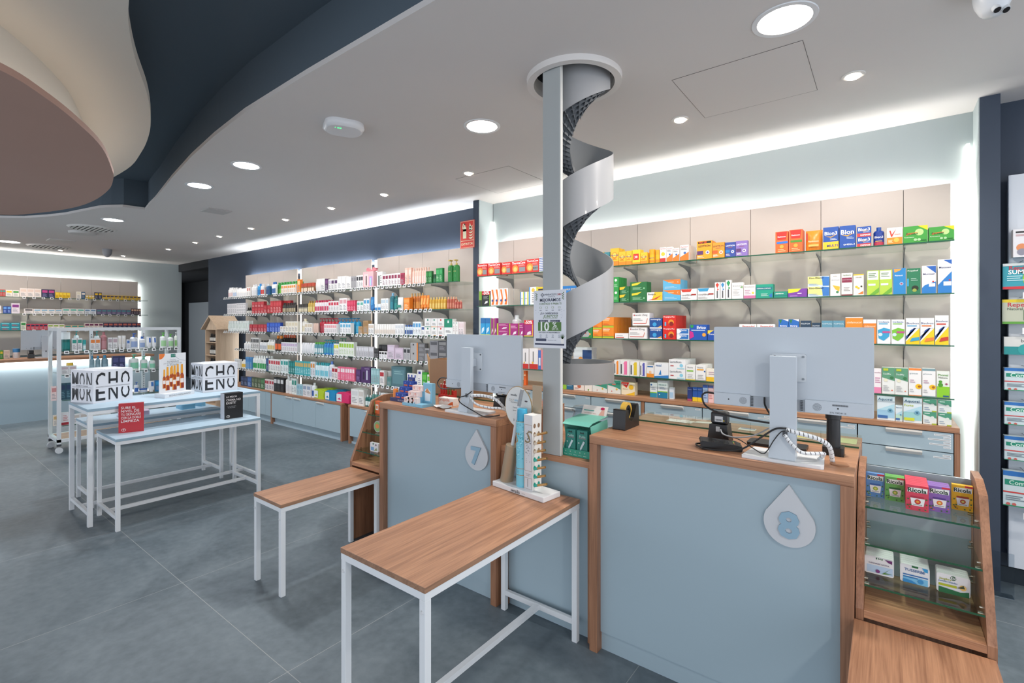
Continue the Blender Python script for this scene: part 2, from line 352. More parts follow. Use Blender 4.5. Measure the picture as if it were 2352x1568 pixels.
def tagrow(x0, x1, step, gaps=()):
    out = []; x = x0
    while x < x1:
        if not any(a < x < b for a, b in gaps): out.append(x + random.uniform(-.006, .006))
        x += step
    return out
CBR = [a + .44 * k for a in (-9.08, -7.20, -5.32) for k in (1, 2, 3)]
CZ = (1.955, 1.67, 1.385, 1.10, .785)
CX = ((-9.02, -3.49), (-9.02, -3.49), (-9.02, -3.49), (-8.6, -3.49), (-8.6, -3.49))
for i, (z, (a, b)) in enumerate(zip(CZ, CX)):
    glass_shelf(a, b, z, '%s glass shelf of the cosmetics wall, edged with price tags' % ('top', 'second', 'third', 'fourth', 'lowest')[i], tags=tagrow(a + .03, b - (.45, .35, .2, .2, .9)[i], .078 + .003 * i, ((-7.5, -7.32), (-5.42, -5.33))), brackets=CBR, group='cosmetics glass shelves')
# ---------------------------------------------------------------- drawer unit of the medicine wall
HND = M('e6e2dc', .35)
t = thing('drawer_unit', 'long blue drawer unit with wood top under the medicine shelves', 'drawers', (-1.45, 3.85, 0))
MB().box(-3.40, .324, YF - .005, YP + .01, .91, .94, WX).obj('worktop', t, world=True, bevel=.002)
for x in (.302, -1.518, -3.40): MB().box(x, x + .024, YF, 4.0, 0, .91, WZ_SHADED).obj('side_panel', t, world=True)
MB().box(-3.38, .30, YF + .02, 4.0, .06, .905, M('2c343a', .7)).obj('carcass', t, world=True)
MB().box(-3.38, .30, YF + .05, YF + .06, 0, .06, BLUE).obj('plinth', t, world=True)
cols = [(-.136, .300, .165, 3), (-.60, -.139, 0, 2), (-1.053, -.603, 0, 2), (-1.49, -1.056, 0, 1), (-1.958, -1.52, 0, 2), (-2.42, -1.961, 0, 1), (-2.9, -2.423, 0, 1), (-3.376, -2.903, 0, 1)]
for ci, (a, b, _, nl) in enumerate(cols):
    zt = [.908, .795, .669, .543, .417, .291, .06]
    for k in range(6):
        d = MB().box(a + .002, b - .002, YF, YF + .018, zt[k + 1] + .003, zt[k] - .002, BLUE).obj('drawer', t, world=True)
        mid = (a + b) / 2; hw = .083
        MB().prism([(YF, zt[k] - .004), (YF - .022, zt[k] - .004), (YF - .022, zt[k] - .010), (YF, zt[k] - .030)], 0, mid - hw, mid + hw, HND).obj('handle', d, world=True)
        if k < 3:
            lm = MB()
            for q in range((6 if ci == 0 and k == 0 else 2) if nl > 1 else 1):
                wl = (.035, .075, .05)[q % 3] if k or ci else (.072, .032, .098, .032, .092, .032)[q]
                zz = zt[k] - .012 - q * .0135
                lm.poly([(b - .012 - wl, YF - .0006, zz - .010), (b - .012, YF - .0006, zz - .010), (b - .012, YF - .0006, zz), (b - .012 - wl, YF - .0006, zz)], 'dfe2e4')
                lm.poly([(b - .008 - wl, YF - .0009, zz - .0062), (b - .016, YF - .0009, zz - .0062), (b - .016, YF - .0009, zz - .004), (b - .008 - wl, YF - .0009, zz - .004)], '777')
            lm.obj('paper_label', d, world=True)
# ---------------------------------------------------------------- low cabinets of the cosmetics wall
def low_cabinet(x0, x1, doors, label, y0=YF, handles=()):
    t = thing('low_cabinet', label, 'cabinet', ((x0 + x1) / 2, 3.85, 0), group='low cabinets of the cosmetics wall')
    MB().box(x0, x1, y0 - .004, YW - .01, .462, .49, WX).obj('worktop', t, world=True, bevel=.002)
    MB().box(x0, x0 + .03, y0, YW - .01, 0, .461, WZ_SHADED).obj('side_panel', t, world=True)
    MB().box(x1 - .03, x1, y0, YW - .01, 0, .461, WZ_SHADED).obj('side_panel', t, world=True)
    MB().box(x0 + .03, x1 - .03, y0 + .02, YW - .02, .09, .46, M('39424a', .7)).obj('carcass', t, world=True)
    MB().box(x0 + .03, x1 - .03, y0 + .05, y0 + .06, 0, .09, BLUE).obj('plinth', t, world=True)
    MB().box(x0 + .03, x1 - .03, y0 + .028, y0 + .05, 0, .022, M('aebfca', .5)).obj('floor_strip', t, world=True)
    for a, b in zip(doors[:-1], doors[1:]):
        d = MB().box(a + .002, b - .002, y0, y0 + .018, .10, .458, BLUE).obj('cabinet_door', t, world=True)
        for hx in handles:
            if a < hx < b: MB().prism([(y0, .452), (y0 - .022, .452), (y0 - .022, .446), (y0, .425)], 0, hx - .085, hx + .085, HND).obj('handle', d, world=True)
low_cabinet(-9.05, -7.42, [-9.02, -8.2, -7.62, -7.45], 'left low blue cabinet under the cosmetics wall, near the passage', YF + .03, handles=(-7.88, -8.5))
low_cabinet(-7.40, -5.545, [-7.37, -6.75, -6.155, -5.575], 'middle low blue cabinet with three doors under the cosmetics wall', handles=(-6.86, -6.63, -6.04))
low_cabinet(-5.403, -3.52, [-5.373, -4.8, -4.2, -3.55], 'right low blue cabinet, partly behind the counter with number seven', YF, handles=(-4.95, -4.3))
# ---------------------------------------------------------------- recessed lamps, hatches and vents
def downlight(x, y, r, label, col, p, e=14):
    t = thing('ceiling_downlight', label, 'ceiling light', (x, y, ZC), group='round recessed downlights')
    MB().lathe([(r, -.004), (r + .02, -.004), (r + .022, 0)], WHITE, n=32, caps=False).obj('trim_ring', t)
    MB().poly([(px, py, -.002) for px, py in circ(r, 32)], M('fff6ee' if col[2] < .97 else 'f4f8ff', emit=e)).obj('diffuser', t)
    area('lamp', (x, y, ZC - .012), r * 1.9, p, col, shape='DISK', parent=t)
WARM = (1.0, .93, .86); DAY = (.92, .96, 1.0)
WHS = M('dcdad6', .5)
downlight(-.345, 2.37, .105, 'large round ceiling lamp nearest the camera dome', WARM, 16)
downlight(-2.117, 2.436, .10, 'round warm ceiling lamp left of the spiral chute', WARM, 16)
downlight(-4.186, 1.859, .095, 'round cool ceiling lamp beside the curved opening, nearer one', DAY, 14)
downlight(-5.147, 1.86, .095, 'round cool ceiling lamp beside the curved opening, farther one', DAY, 14)
downlight(-7.725, 1.819, .10, 'round cool ceiling lamp just past the tip of the opening', DAY, 14)
downlight(-11.1, 1.29, .13, 'round ceiling lamp over the distant counter at the left edge', WARM, 16)
# unseen lamps added to this ceiling outside the view for general fill
downlight(1.6, 2.3, .10, 'unseen round fill lamp added above the hanging packs', WARM, 16)
downlight(1.4, .2, .10, 'unseen round fill lamp added beside the camera', WARM, 16)
def spot(x, y, p=7, tilt=(0, 0)):
    t = thing('ceiling_spotlight', SPOTL[len(SPOTN)], 'spotlight', (x, y, ZC), group='small tilted spotlights along the shelf wall'); SPOTN.append(1)
    MB().lathe([(.036, -.004), (.052, -.004), (.054, 0)], WHS, n=24, caps=False).obj('trim_ring', t)
    m = MB(); ca, sa = math.cos(.35), math.sin(.35)
    P = [(px, py * ca, -.006 - py * sa * .6) for px, py in circ(.034, 20)]
    m.poly([(a, b, c) for a, b, c in P], M('fff2e4', emit=12)).obj('bulb', t)
    l = bpy.data.lights.new('lamp', 'SPOT'); l.energy = p; l.color = (1, .9, .8); l.spot_size = 1.5; l.spot_blend = .6; l.shadow_soft_size = .03
    o = bpy.data.objects.new('lamp', l); COL.objects.link(o); o.parent = t; o.location = (0, 0, -.03)
    o.rotation_euler = (tilt[0], tilt[1], 0)
SPOTN = []
SPOTL = ['small ceiling spotlight at the right, past the hatch', 'small ceiling spotlight left of the square hatch', 'small ceiling spotlight just left of the spiral chute'] + ['small ceiling spotlight of the receding row, %s from the chute' % w_ for w_ in ('second', 'third', 'fourth', 'fifth', 'sixth', 'seventh', 'eighth')] + ['small ceiling spotlight before the far wall, nearer the passage', 'small ceiling spotlight before the far wall, left of the dome camera']
for x in (-.136, -1.042, -2.87, -4.024, -4.966, -5.976, -6.903, -7.915, -8.82): spot(x, 3.12, 15, (.62, 0))
spot(-10.0, 3.12, 12, (.5, 0)); spot(-11.66, 2.893, 14, (0, -.5)); spot(-11.65, 1.991, 14, (0, -.5))
LNE = M('6f6a68', .8)
def hatch(x0, x1, y0, y1, label):
    m = MB().box(x0, x1, y0, y1, -.0012, -.0002, CEIL); e = .0022
    for a in ((x0 - e, x1 + e, y0 - e, y0), (x0 - e, x1 + e, y1, y1 + e), (x0 - e, x0, y0, y1), (x1, x1 + e, y0, y1)): m.box(*a, -.0014, -.0002, LNE)
    tag(m.obj('ceiling_hatch', loc=(0, 0, ZC)), label, 'access hatch')
hatch(-.907, -.304, 2.592, 3.192, 'large square access hatch in the ceiling beside the big lamp')
hatch(-3.078, -2.477, 3.183, 3.78, 'square access hatch in the ceiling behind the spiral chute')
# air vents and detectors farther away
def vent(x, y, r, label):
    t = thing('ceiling_vent', label, 'air vent', (x, y, ZC)); MB().lathe([(r * 1.1, 0), (r, -.02), (r * .93, -.02)], WHS, n=28, caps=False).obj('rim', t)
    m = MB(); m.poly([(a, b, -.006) for a, b in circ(r * .93, 28)], '55524f')
    for k in range(-4, 5):
        yy = k * r * .2; xx = math.sqrt(max(.0, (r * .9) ** 2 - yy * yy)); m.box(-xx, xx, yy - .012, yy + .012, -.02, -.012, WHS)
    m.obj('louvre', t)
for (px, py, r, lb) in ((212, 523, .24, 'round slatted air vent in the ceiling left of the row of spotlights'), (113, 565, .26, 'round slatted air vent nearer the far wall')):
    q = onZ(px, py, ZC); vent(q.x, q.y, r, lb)
q = onZ(497, 484, ZC); tag(MB().box(-.12, .12, -.12, .12, -.012, 0, M('b9b8b6', .6)).obj('ceiling_grille', loc=(q.x, q.y, ZC)), 'small square grey grille in the ceiling under the cool lamps', 'air vent')
q = onZ(140, 552, ZC); tag(MB().box(-.15, .15, -.15, .15, -.012, 0, M('d0cecb', .6)).obj('ceiling_grille', loc=(q.x, q.y, ZC)), 'small square grille in the ceiling between the two round vents', 'air vent')
q = onZ(190, 533, ZC); tag(MB().lathe([(.16, 0), (.15, -.03), (.0, -.035)], M('c9c7c4', .6), n=24).obj('ceiling_speaker', loc=(q.x, q.y, ZC)), 'flat round ceiling speaker beside the round vent', 'speaker')
q = onZ(246, 580, ZC - .06); tag(MB().lathe([(.07, 0), (.07, -.04), (.06, -.09), (.03, -.13), (0, -.14)], M('9a9ca0', .4), n=20, share=True).obj('dome_camera', loc=(q.x, q.y, ZC)), 'small grey dome camera hanging near the far wall', 'security camera')
# curved ceiling feature
def blob(P, k=5): return [(v.x, v.y) for v in spline([Vector((a, b, 0)) for a, b in P], k, True)]
cream = blob([(-2.38, .61), (-2.58, .66), (-2.9, .77), (-3.27, .92), (-3.63, 1.04), (-3.98, 1.13), (-4.43, 1.21), (-5.03, 1.27), (-5.9, 1.22), (-6.7, .95), (-7.2, .3), (-7.1, -.9), (-6.2, -2.2), (-4.2, -2.7), (-2.2, -2.4), (-.9, -1.6), (-.6, -.5), (-1.1, .2), (-1.75, .455), (-2.1, .545)])
brown = blob([(-2.72, .29), (-2.89, .44), (-3.14, .6), (-3.48, .77), (-3.93, .92), (-4.16, .98), (-4.53, 1.04), (-5.05, 1.06), (-5.52, 1.01), (-6.03, .86), (-6.36, .68), (-6.7, .1), (-6.6, -.8), (-5.9, -1.8), (-4.3, -2.2), (-3.0, -1.7), (-2.5, -.6), (-2.55, 0)])
stem = [(-4.55 + (x + 4.55) * .90, -.45 + (y + .45) * .90) for x, y in brown]
t = thing('ceiling_canopy', 'large curved hanging ceiling canopy, cream above and rose brown below', 'ceiling canopy', (-4.5, -.4, 2.5))
MB().prism(cream, 2, 2.80, 2.86, CREAM).obj('upper_plate', t, world=True)
MB().prism(brown, 2, 2.50, 2.53, BROWN).obj('lower_plate', t, world=True)
MB().prism(stem, 2, 2.53, 2.80, CREAM).obj('core', t, world=True)
lw = MB(); sc_ = lambda f: [(-4.55 + (x + 4.55) * f, -.45 + (y + .45) * f) for x, y in brown]
A_, B_ = sc_(.945), sc_(.955); nb = len(A_)
for i in range(nb): j = (i + 1) % nb; lw.poly([(*A_[i], 2.535), (*A_[j], 2.535), (*B_[j], 2.535), (*B_[i], 2.535)], M('fff3e0', emit=5, name='warm_led'))
lw.obj('led_tape', t, world=True)
hang = MB()
for x, y in ((-3, 0), (-5.5, 0), (-4.3, -1.6)): hang.tube([(x, y, 2.86), (x, y, 3.15)], .02, WHS)
hang.obj('hanger', t, world=True)
# ================================================================ COUNTERS
CW = M('c9cdd1', .45, name='grey_white_board')
def drop_poly(cx, z0, z1, w_):
    # teardrop: pointed top, round bottom
    r = w_ / 2; zc = z0 + r; P = []
    for k in range(25):
        a = math.radians(-205 + 230 * k / 24); P.append((cx + r * math.cos(a), zc + r * math.sin(a)))
    return P + [(cx + .0, z1)]
YC = 2.02
def counter(x0, x1, num, label, dropc, dw=.15):
    t = thing('service_counter', label, 'counter', ((x0 + x1) / 2, 2.37, 0), group='numbered service counters')
    MB().box(x0, x1, YC, 2.72, .962, 1.0, WX).obj('top_panel', t, world=True, bevel=.0015)
    for a in (x0, x1 - .04): MB().box(a, a + .04, YC, 2.72, 0, .9615, WZ_SHADED).obj('side_panel', t, world=True, bevel=.001)
    MB().box(x0 + .04, x1 - .04, YC + .035, YC + .055, .085, .9615, BLUE).obj('front_panel', t, world=True)
    MB().box(x0 + .04, x1 - .04, YC + .045, YC + .06, 0, .08, BLUE).obj('plinth', t, world=True)
    MB().box(x0 + .04, x1 - .04, 2.6, 2.62, .085, .9615, BLUE).obj('back_panel', t, world=True)
    yd = YC + .035
    d = MB().prism(drop_poly(dropc, .697, .925, dw), 1, yd - .012, yd - .001, CW).obj('drop_sign', t, world=True)
    d['label'] = 'light grey water drop with a blue number'
    m = MB(); vv, ff, tw, th_ = glyphs(num, .034); k = .102 / th_
    f = lambda y: [(dropc + (a - tw / 2) * k * 1.05, y, .778 + (b - th_ / 2) * k) for a, b in vv]
    m.add(f(yd - .018), ff, M('8fb0c4', .5))
    ed = {}
    for q in ff:
        for i in range(len(q)): e = (q[i], q[(i + 1) % len(q)]); ed[e] = ed.get(e, 0) + 1
    n_ = len(vv); m.add(f(yd - .018) + f(yd - .0121), [(a, b, b + n_, a + n_) for (a, b) in ed if (b, a) not in ed], M('7d9cb0', .5))
    m.obj('number', d, world=True)
    return t
c8 = counter(-1.095, -.085, '8', 'wood framed blue counter with a drop sign numbered eight', -.283, .168)
c7 = counter(-2.650, -1.655, '7', 'wood framed blue counter with a drop sign numbered seven', -1.818, .168)
# low bridge cabinet between the two counters
t = thing('bridge_cabinet', 'low blue and wood cabinet bridging the gap between the two counters', 'cabinet', (-1.37, 2.4, 0))
MB().box(-1.654, -1.096, 2.06, 2.72, .83, .86, WX).obj('shelf_board', t, world=True, bevel=.001)
MB().box(-1.654, -1.624, 2.06, 2.72, 0, .8295, WZ_SHADED).obj('side_panel', t, world=True); MB().box(-1.126, -1.096, 2.06, 2.72, 0, .8295, WZ_SHADED).obj('side_panel', t, world=True)
MB().box(-1.623, -1.127, 2.085, 2.10, .085, .829, BLUE).obj('front_panel', t, world=True); MB().box(-1.623, -1.127, 2.095, 2.11, 0, .083, BLUE).obj('plinth', t, world=True)
# glass plate over the rear of each counter, papers beneath it
for (x0, x1, s_) in ((-1.09, -.087, 'eight'), (-2.64, -1.66, 'seven')):
    g = MB().box(x0, x1, 2.452, 2.715, 1.0055, 1.0125, GLASS); g.box(x0, x1, 2.450, 2.452, 1.0055, 1.0125, GEDGE)
    tag(g.obj('glass_plate'), 'flat glass plate covering the rear part of counter %s' % s_, 'glass plate')
def paper(pts, z, m, label, extra=None):
    mb = MB(); mb.prism(pts, 2, z, z + .0012, m)
    if extra: extra(mb, z + .0016)
    return tag(mb.obj('paper_note'), label, 'paper')
def q4(*px): return [tuple(onZ(x, y, 1.003)[:2]) for x, y in px]
def ln(mb, z, a, b, y, c='b06a5a'): mb.poly([(a, y - .004, z), (b, y - .004, z), (b, y + .004, z), (a, y + .004, z)], c)
paper([(-.93, 2.56), (-.80, 2.56), (-.80, 2.63), (-.93, 2.63)], 1.001, 'eadfd8', 'small printed note lying under the glass of counter eight', lambda mb, z: mb.text('FACTURAS', lambda u, v: (-.865 + u, 2.595 + v, z), w=.09, m='a9503f', cx=0, cy=0))
paper([(-.80, 2.60), (-.70, 2.62), (-.72, 2.66), (-.79, 2.65)], 1.001, 'eadfd8', 'torn white slip beside the printed note under the glass')
paper([(-.575, 2.56), (-.50, 2.56), (-.50, 2.62), (-.575, 2.62)], 1.001, 'e8dcd4', 'small card with blue print under the glass of counter eight', lambda mb, z: mb.box(-.57, -.505, 2.595, 2.615, z - .0005, z, '6f7fa8'))
for i, (a, c, s_) in enumerate(((-.325, 'e9c75c', 'yellow'), (-.255, 'd9673f', 'orange red'))):
    paper([(a, 2.54), (a + .062, 2.54), (a + .062, 2.60), (a, 2.60)], 1.001, 'efe6da', '%s printed card under the glass of counter eight' % s_, lambda mb, z, a=a, c=c: mb.box(a + .004, a + .058, 2.55, 2.59, z - .0005, z, c))
paper([(-.17, 2.55), (-.10, 2.55), (-.10, 2.66), (-.17, 2.66)], 1.001, 'c9c58a', 'green and cream leaflet under the glass at the right edge')
# ================================================================ STEEL FRAME TABLES
def bar(m, x0, x1, y0, y1, z0, z1): m.box(x0, x1, y0, y1, z0, z1, WHITE)
def frame_table(name, x0, x1, y0, y1, h, topm, edge, label, cat='table', st=(1, 1), mid=True, group=None, th=.02, s=.027):
    t = thing(name, label, cat, ((x0 + x1) / 2, (y0 + y1) / 2, 0), group=group)
    MB().box(x0, x1, y0, y1, h - th, h, edge, top=topm).obj('tabletop', t, world=True, bevel=.0015)
    a = .002; X0, X1, Y0, Y1 = x0 + a, x1 - a, y0 + a, y1 - a; zt = h - th
    for lx in (X0, X1 - s):
        for ly in (Y0, Y1 - s): MB().box(lx, lx + s, ly, ly + s, .0, zt - .0255, WHITE).obj('leg', t, world=True, bevel=.0015)
    m = MB(); bar(m, X0, X1, Y0, Y0 + s, zt - .025, zt); bar(m, X0, X1, Y1 - s, Y1, zt - .025, zt); bar(m, X0, X0 + s, Y0 + s, Y1 - s, zt - .025, zt); bar(m, X1 - s, X1, Y0 + s, Y1 - s, zt - .025, zt)
    m.obj('top_rail', t, world=True)
    for i, yy in enumerate((Y0, Y1 - s)):
        if st[i]: MB().box(X0 + s, X1 - s, yy + .004, yy + s - .004, .080, .106, WHITE).obj('stretcher', t, world=True)
    if mid and st[0] and st[1]: mx = (x0 + x1) / 2; MB().box(mx - .0125, mx + .0125, Y0 + s - .003, Y1 - s + .003, .081, .105, WHITE).obj('centre_stretcher', t, world=True)
    for lx in (X0 - .004, ):
        for ly in (Y0 + s / 2, Y1 - s / 2):
            mm = MB(); mm.tube([(lx + .006, ly, zt - .075), (lx - .003, ly, zt - .075)], .006, M('d8dadc', .3), 10); mm.obj('bolt', t, world=True)
    for lx in (X0 + s / 2, X1 - s / 2):
        mm = MB(); mm.tube([(lx, Y0 + .004, zt - .065), (lx, Y0 - .004, zt - .065)], .0065, M('d8dadc', .3), 10); mm.obj('bolt', t, world=True)
    return t
WE = wood('wood_edge', 1, '7c5c48', 'a07c62', 1.0)
frame_table('bench_table', -2.975, -2.655, 1.362, 2.03, .515, WY, WE, 'narrow low wood topped table standing by counter seven', 'table', (0, 0), False)
frame_table('bench_table', -1.627, -1.163, 1.062, 2.052, .678, WY, WE, 'large wood topped white frame table in the foreground, carrying the mascara stand', 'table')
frame_table('bench_table', -.086, .262, 1.30, 2.03, .515, WY, WE, 'low wood topped table cut off by the bottom right corner', 'table', (0, 0), False)
frame_table('nesting_table', -5.29, -4.70, .955, 2.215, .88, TABLE, TEDGE, 'tallest light blue nesting table carrying the two white boxes', 'table', group='light blue nesting tables', s=.03)
frame_table('nesting_table', -5.625, -5.165, 1.065, 2.08, .69, TABLE, TEDGE, 'light blue nesting table at the rear, half under the tallest one', 'table', group='light blue nesting tables')
frame_table('nesting_table', -4.955, -4.44, 1.06, 2.10, .675, TABLE, TEDGE, 'light blue nesting table in front, with the red and black boxes', 'table', group='light blue nesting tables')
# ================================================================ SLOPING GLASS RACKS AT THE COUNTER ENDS
def rack(x0, x1, label):
    t = thing('sloping_rack', label, 'display rack', ((x0 + x1) / 2, 2.3, 0), group='sloping racks with glass shelves')
    yb, yt = 2.035, 2.21
    for a in (x0, x1 - .022):
        MB().prism([(yb, .55), (yt, .955), (yt + .10, .985), (2.42, .985), (2.42, .0), (yb, 0)], 0, a, a + .022, WZ_SHADED).obj('side_panel', t, world=True)
    MB().box(x0 + .0225, x1 - .0225, yb, 2.42, .524, .549, WX).obj('base_board', t, world=True, bevel=.001)
    MB().box(x0 + .0225, x1 - .0225, 2.36, 2.375, 0, .523, WZ_SHADED).obj('lower_back', t, world=True)
    MB().box(x0 + .0225, x1 - .0225, 2.385, 2.395, .55, .96, M('b0c0c9', .22)).obj('back_board', t, world=True)
    for i, z in enumerate((.625, .745, .862)):
        yy = yb + (z - .55) * (yt - yb) / .405 - .002
        g = MB().box(x0 + .0235, x1 - .0235, yy + .0015, 2.383, z - .006, z, GLASS); g.box(x0 + .0235, x1 - .0235, yy, yy + .0015, z - .006, z, GEDGE); g.obj('glass_shelf', t, world=True)
        for xx, s_ in ((x0 + .0225, 1), (x1 - .0225, -1)):
            for y_ in (yy + .04, 2.34):
                mm = MB(); mm.tube([(xx, y_, z - .012), (xx + s_ * .014, y_, z - .012)], .0055, M('cfc8b8', .2, 1), 10); mm.tube([(xx, y_, z + .006), (xx + s_ * .010, y_, z + .006)], .004, M('cfc8b8', .2, 1), 8); mm.obj('shelf_clip', t, world=True)
    return t
rack(-.082, .265, 'sloping wood rack with glass shelves of sweets and pastilles, right of counter eight')
rack(-3.0, -2.653, 'sloping wood rack with glass shelves attached left of counter seven')
# ================================================================ POST, POSTER AND SPIRAL CHUTE
PA = onY(1246.5, 700, 2.062).x; PB = onY(1285.5, 700, 2.062).x
t = thing('steel_post', 'square grey steel post rising to the ceiling opening', 'post', ((PA + PB) / 2, 2.077, .861))
GREYP = M('a8adad', .45, .0, name='grey_metal')
MB().box(PA, PB, 2.062, 2.086, .861, 3.1, GREYP).obj('shaft', t, world=True, bevel=.002)
MB().box(PB + .0005, PB + .004, 2.064, 2.084, .861, 3.1, M('d4d4d0', .4)).obj('cover_strip', t, world=True)
PC = EYE + FW * 2.67 + RT * (152 / FPX * 2.67); PC.z = 0; RO = .19
HC = Vector((-1.32, 2.264, 0))
m = MB(); m.lathe([(.214, ZC - .03), (.250, ZC - .03), (.252, ZC)], M('dedbd8', .5), HC.x, HC.y, 48, caps=False); m.lathe([(.214, ZC - .03), (.211, ZC + .05)], M('c6c3c0', .7), HC.x, HC.y, 48, caps=False)
tag(m.obj('ceiling_ring'), 'round white ring framing the hole where the chute enters the ceiling', 'ceiling ring')
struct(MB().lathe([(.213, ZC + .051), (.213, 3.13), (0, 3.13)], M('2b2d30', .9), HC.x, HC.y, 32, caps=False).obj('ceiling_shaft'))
CH = M('a5a6a8', .28, name='chute_outer', coat=.2); CHI = M('8d9092', .4); RIB = M('5c6166', .5, name='chute_ribs')
PITCH = .591; t = thing('spiral_chute', 'grey spiral delivery chute winding down from the ceiling opening', 'spiral chute', (PC.x, PC.y, 1.2))
def phi2w(phi, r): d = RT * (math.cos(phi) * r) + FW * (math.sin(phi) * r); return (PC.x + d.x, PC.y + d.y)
def topz(phi): return ZTOP0 + PITCH * phi / (2 * PI)
ZTOP0 = 2.457                                 # height of the band's upper edge at its right-hand extreme (phi = 0)
ph0, ph1 = -2 * PI * 1.62, 2 * PI * .9
N = 150; WH = .24
def ribbon(fr, m, ra, rb=None): pass
m = MB(); S = []
for i in range(N + 1):
    ph = ph0 + (ph1 - ph0) * i / N; S.append((ph, topz(ph)))
def strip(m, f, mat, smooth=True):
    vs_ = [];
    for ph, z in S: vs_ += list(f(ph, z))
    k = len(vs_) // len(S)
    m.add(vs_, [(i * k + j, (i + 1) * k + j, (i + 1) * k + j + 1, i * k + j + 1) for i in range(len(S) - 1) for j in range(k - 1)], mat, smooth)
zmin = 1.235
cl = lambda z: min(z, 3.08)
strip(m, lambda p, z: [(*phi2w(p, RO), cl(z)), (*phi2w(p, RO), cl(z - WH))], CH)
strip(m, lambda p, z: [(*phi2w(p, RO - .004), cl(z - WH)), (*phi2w(p, RO - .004), cl(z))], CHI)
strip(m, lambda p, z: [(*phi2w(p, RO - .004), cl(z)), (*phi2w(p, RO), cl(z))], CHI, False)
m.obj('outer_wall', t, world=True)
m = MB()
strip(m, lambda p, z: [(*phi2w(p, RO - .005), cl(z - WH + .03)), (*phi2w(p, .045), cl(z - WH - .035))], CHI)
strip(m, lambda p, z: [(*phi2w(p, .045), cl(z - WH - .040)), (*phi2w(p, RO - .005), cl(z - WH + .022))], RIB)
for r_ in (.07, .10, .13, .16, .185):                                # ribs that run along the slide
    f = (r_ - .045) / (RO - .05); strip(m, lambda p, z: [(*phi2w(p, r_), cl(z - WH - .040 + .062 * f)), (*phi2w(p, r_), cl(z - WH - .058 + .062 * f))], RIB)
for i in range(0, N, 2):                                            # radial ribs
    ph, z = S[i]; za, zb = cl(z - WH - .04), cl(z - WH + .022)
    m.poly([(*phi2w(ph, .045), za), (*phi2w(ph, RO - .008), zb), (*phi2w(ph, RO - .008), zb - .016), (*phi2w(ph, .045), za - .018)], RIB)
m.obj('slide_floor', t, world=True)
m = MB()
strip(m, lambda p, z: [(*phi2w(p, .045), cl(z - WH - .04)), (*phi2w(p, .045), cl(z - WH - .01))], RIB); m.obj('inner_wall', t, world=True)
m = MB(); m.lathe([(RO + .004, 1.205), (RO + .004, 1.312)], M('8f8d8b', .4), PC.x, PC.y, 48, caps=False); m.lathe([(RO - .002, 1.312), (RO - .002, 1.212)], CHI, PC.x, PC.y, 48, caps=False); m.lathe([(RO - .002, 1.312), (RO + .004, 1.312)], CH, PC.x, PC.y, 48, caps=False)
m.lathe([(RO + .004, 1.205), (.03, 1.205)], M('7a7978', .5), PC.x, PC.y, 48, caps=False); m.lathe([(.03, 1.212), (RO - .002, 1.212)], CHI, PC.x, PC.y, 48, caps=False)
m.obj('collecting_tray', t, world=True)
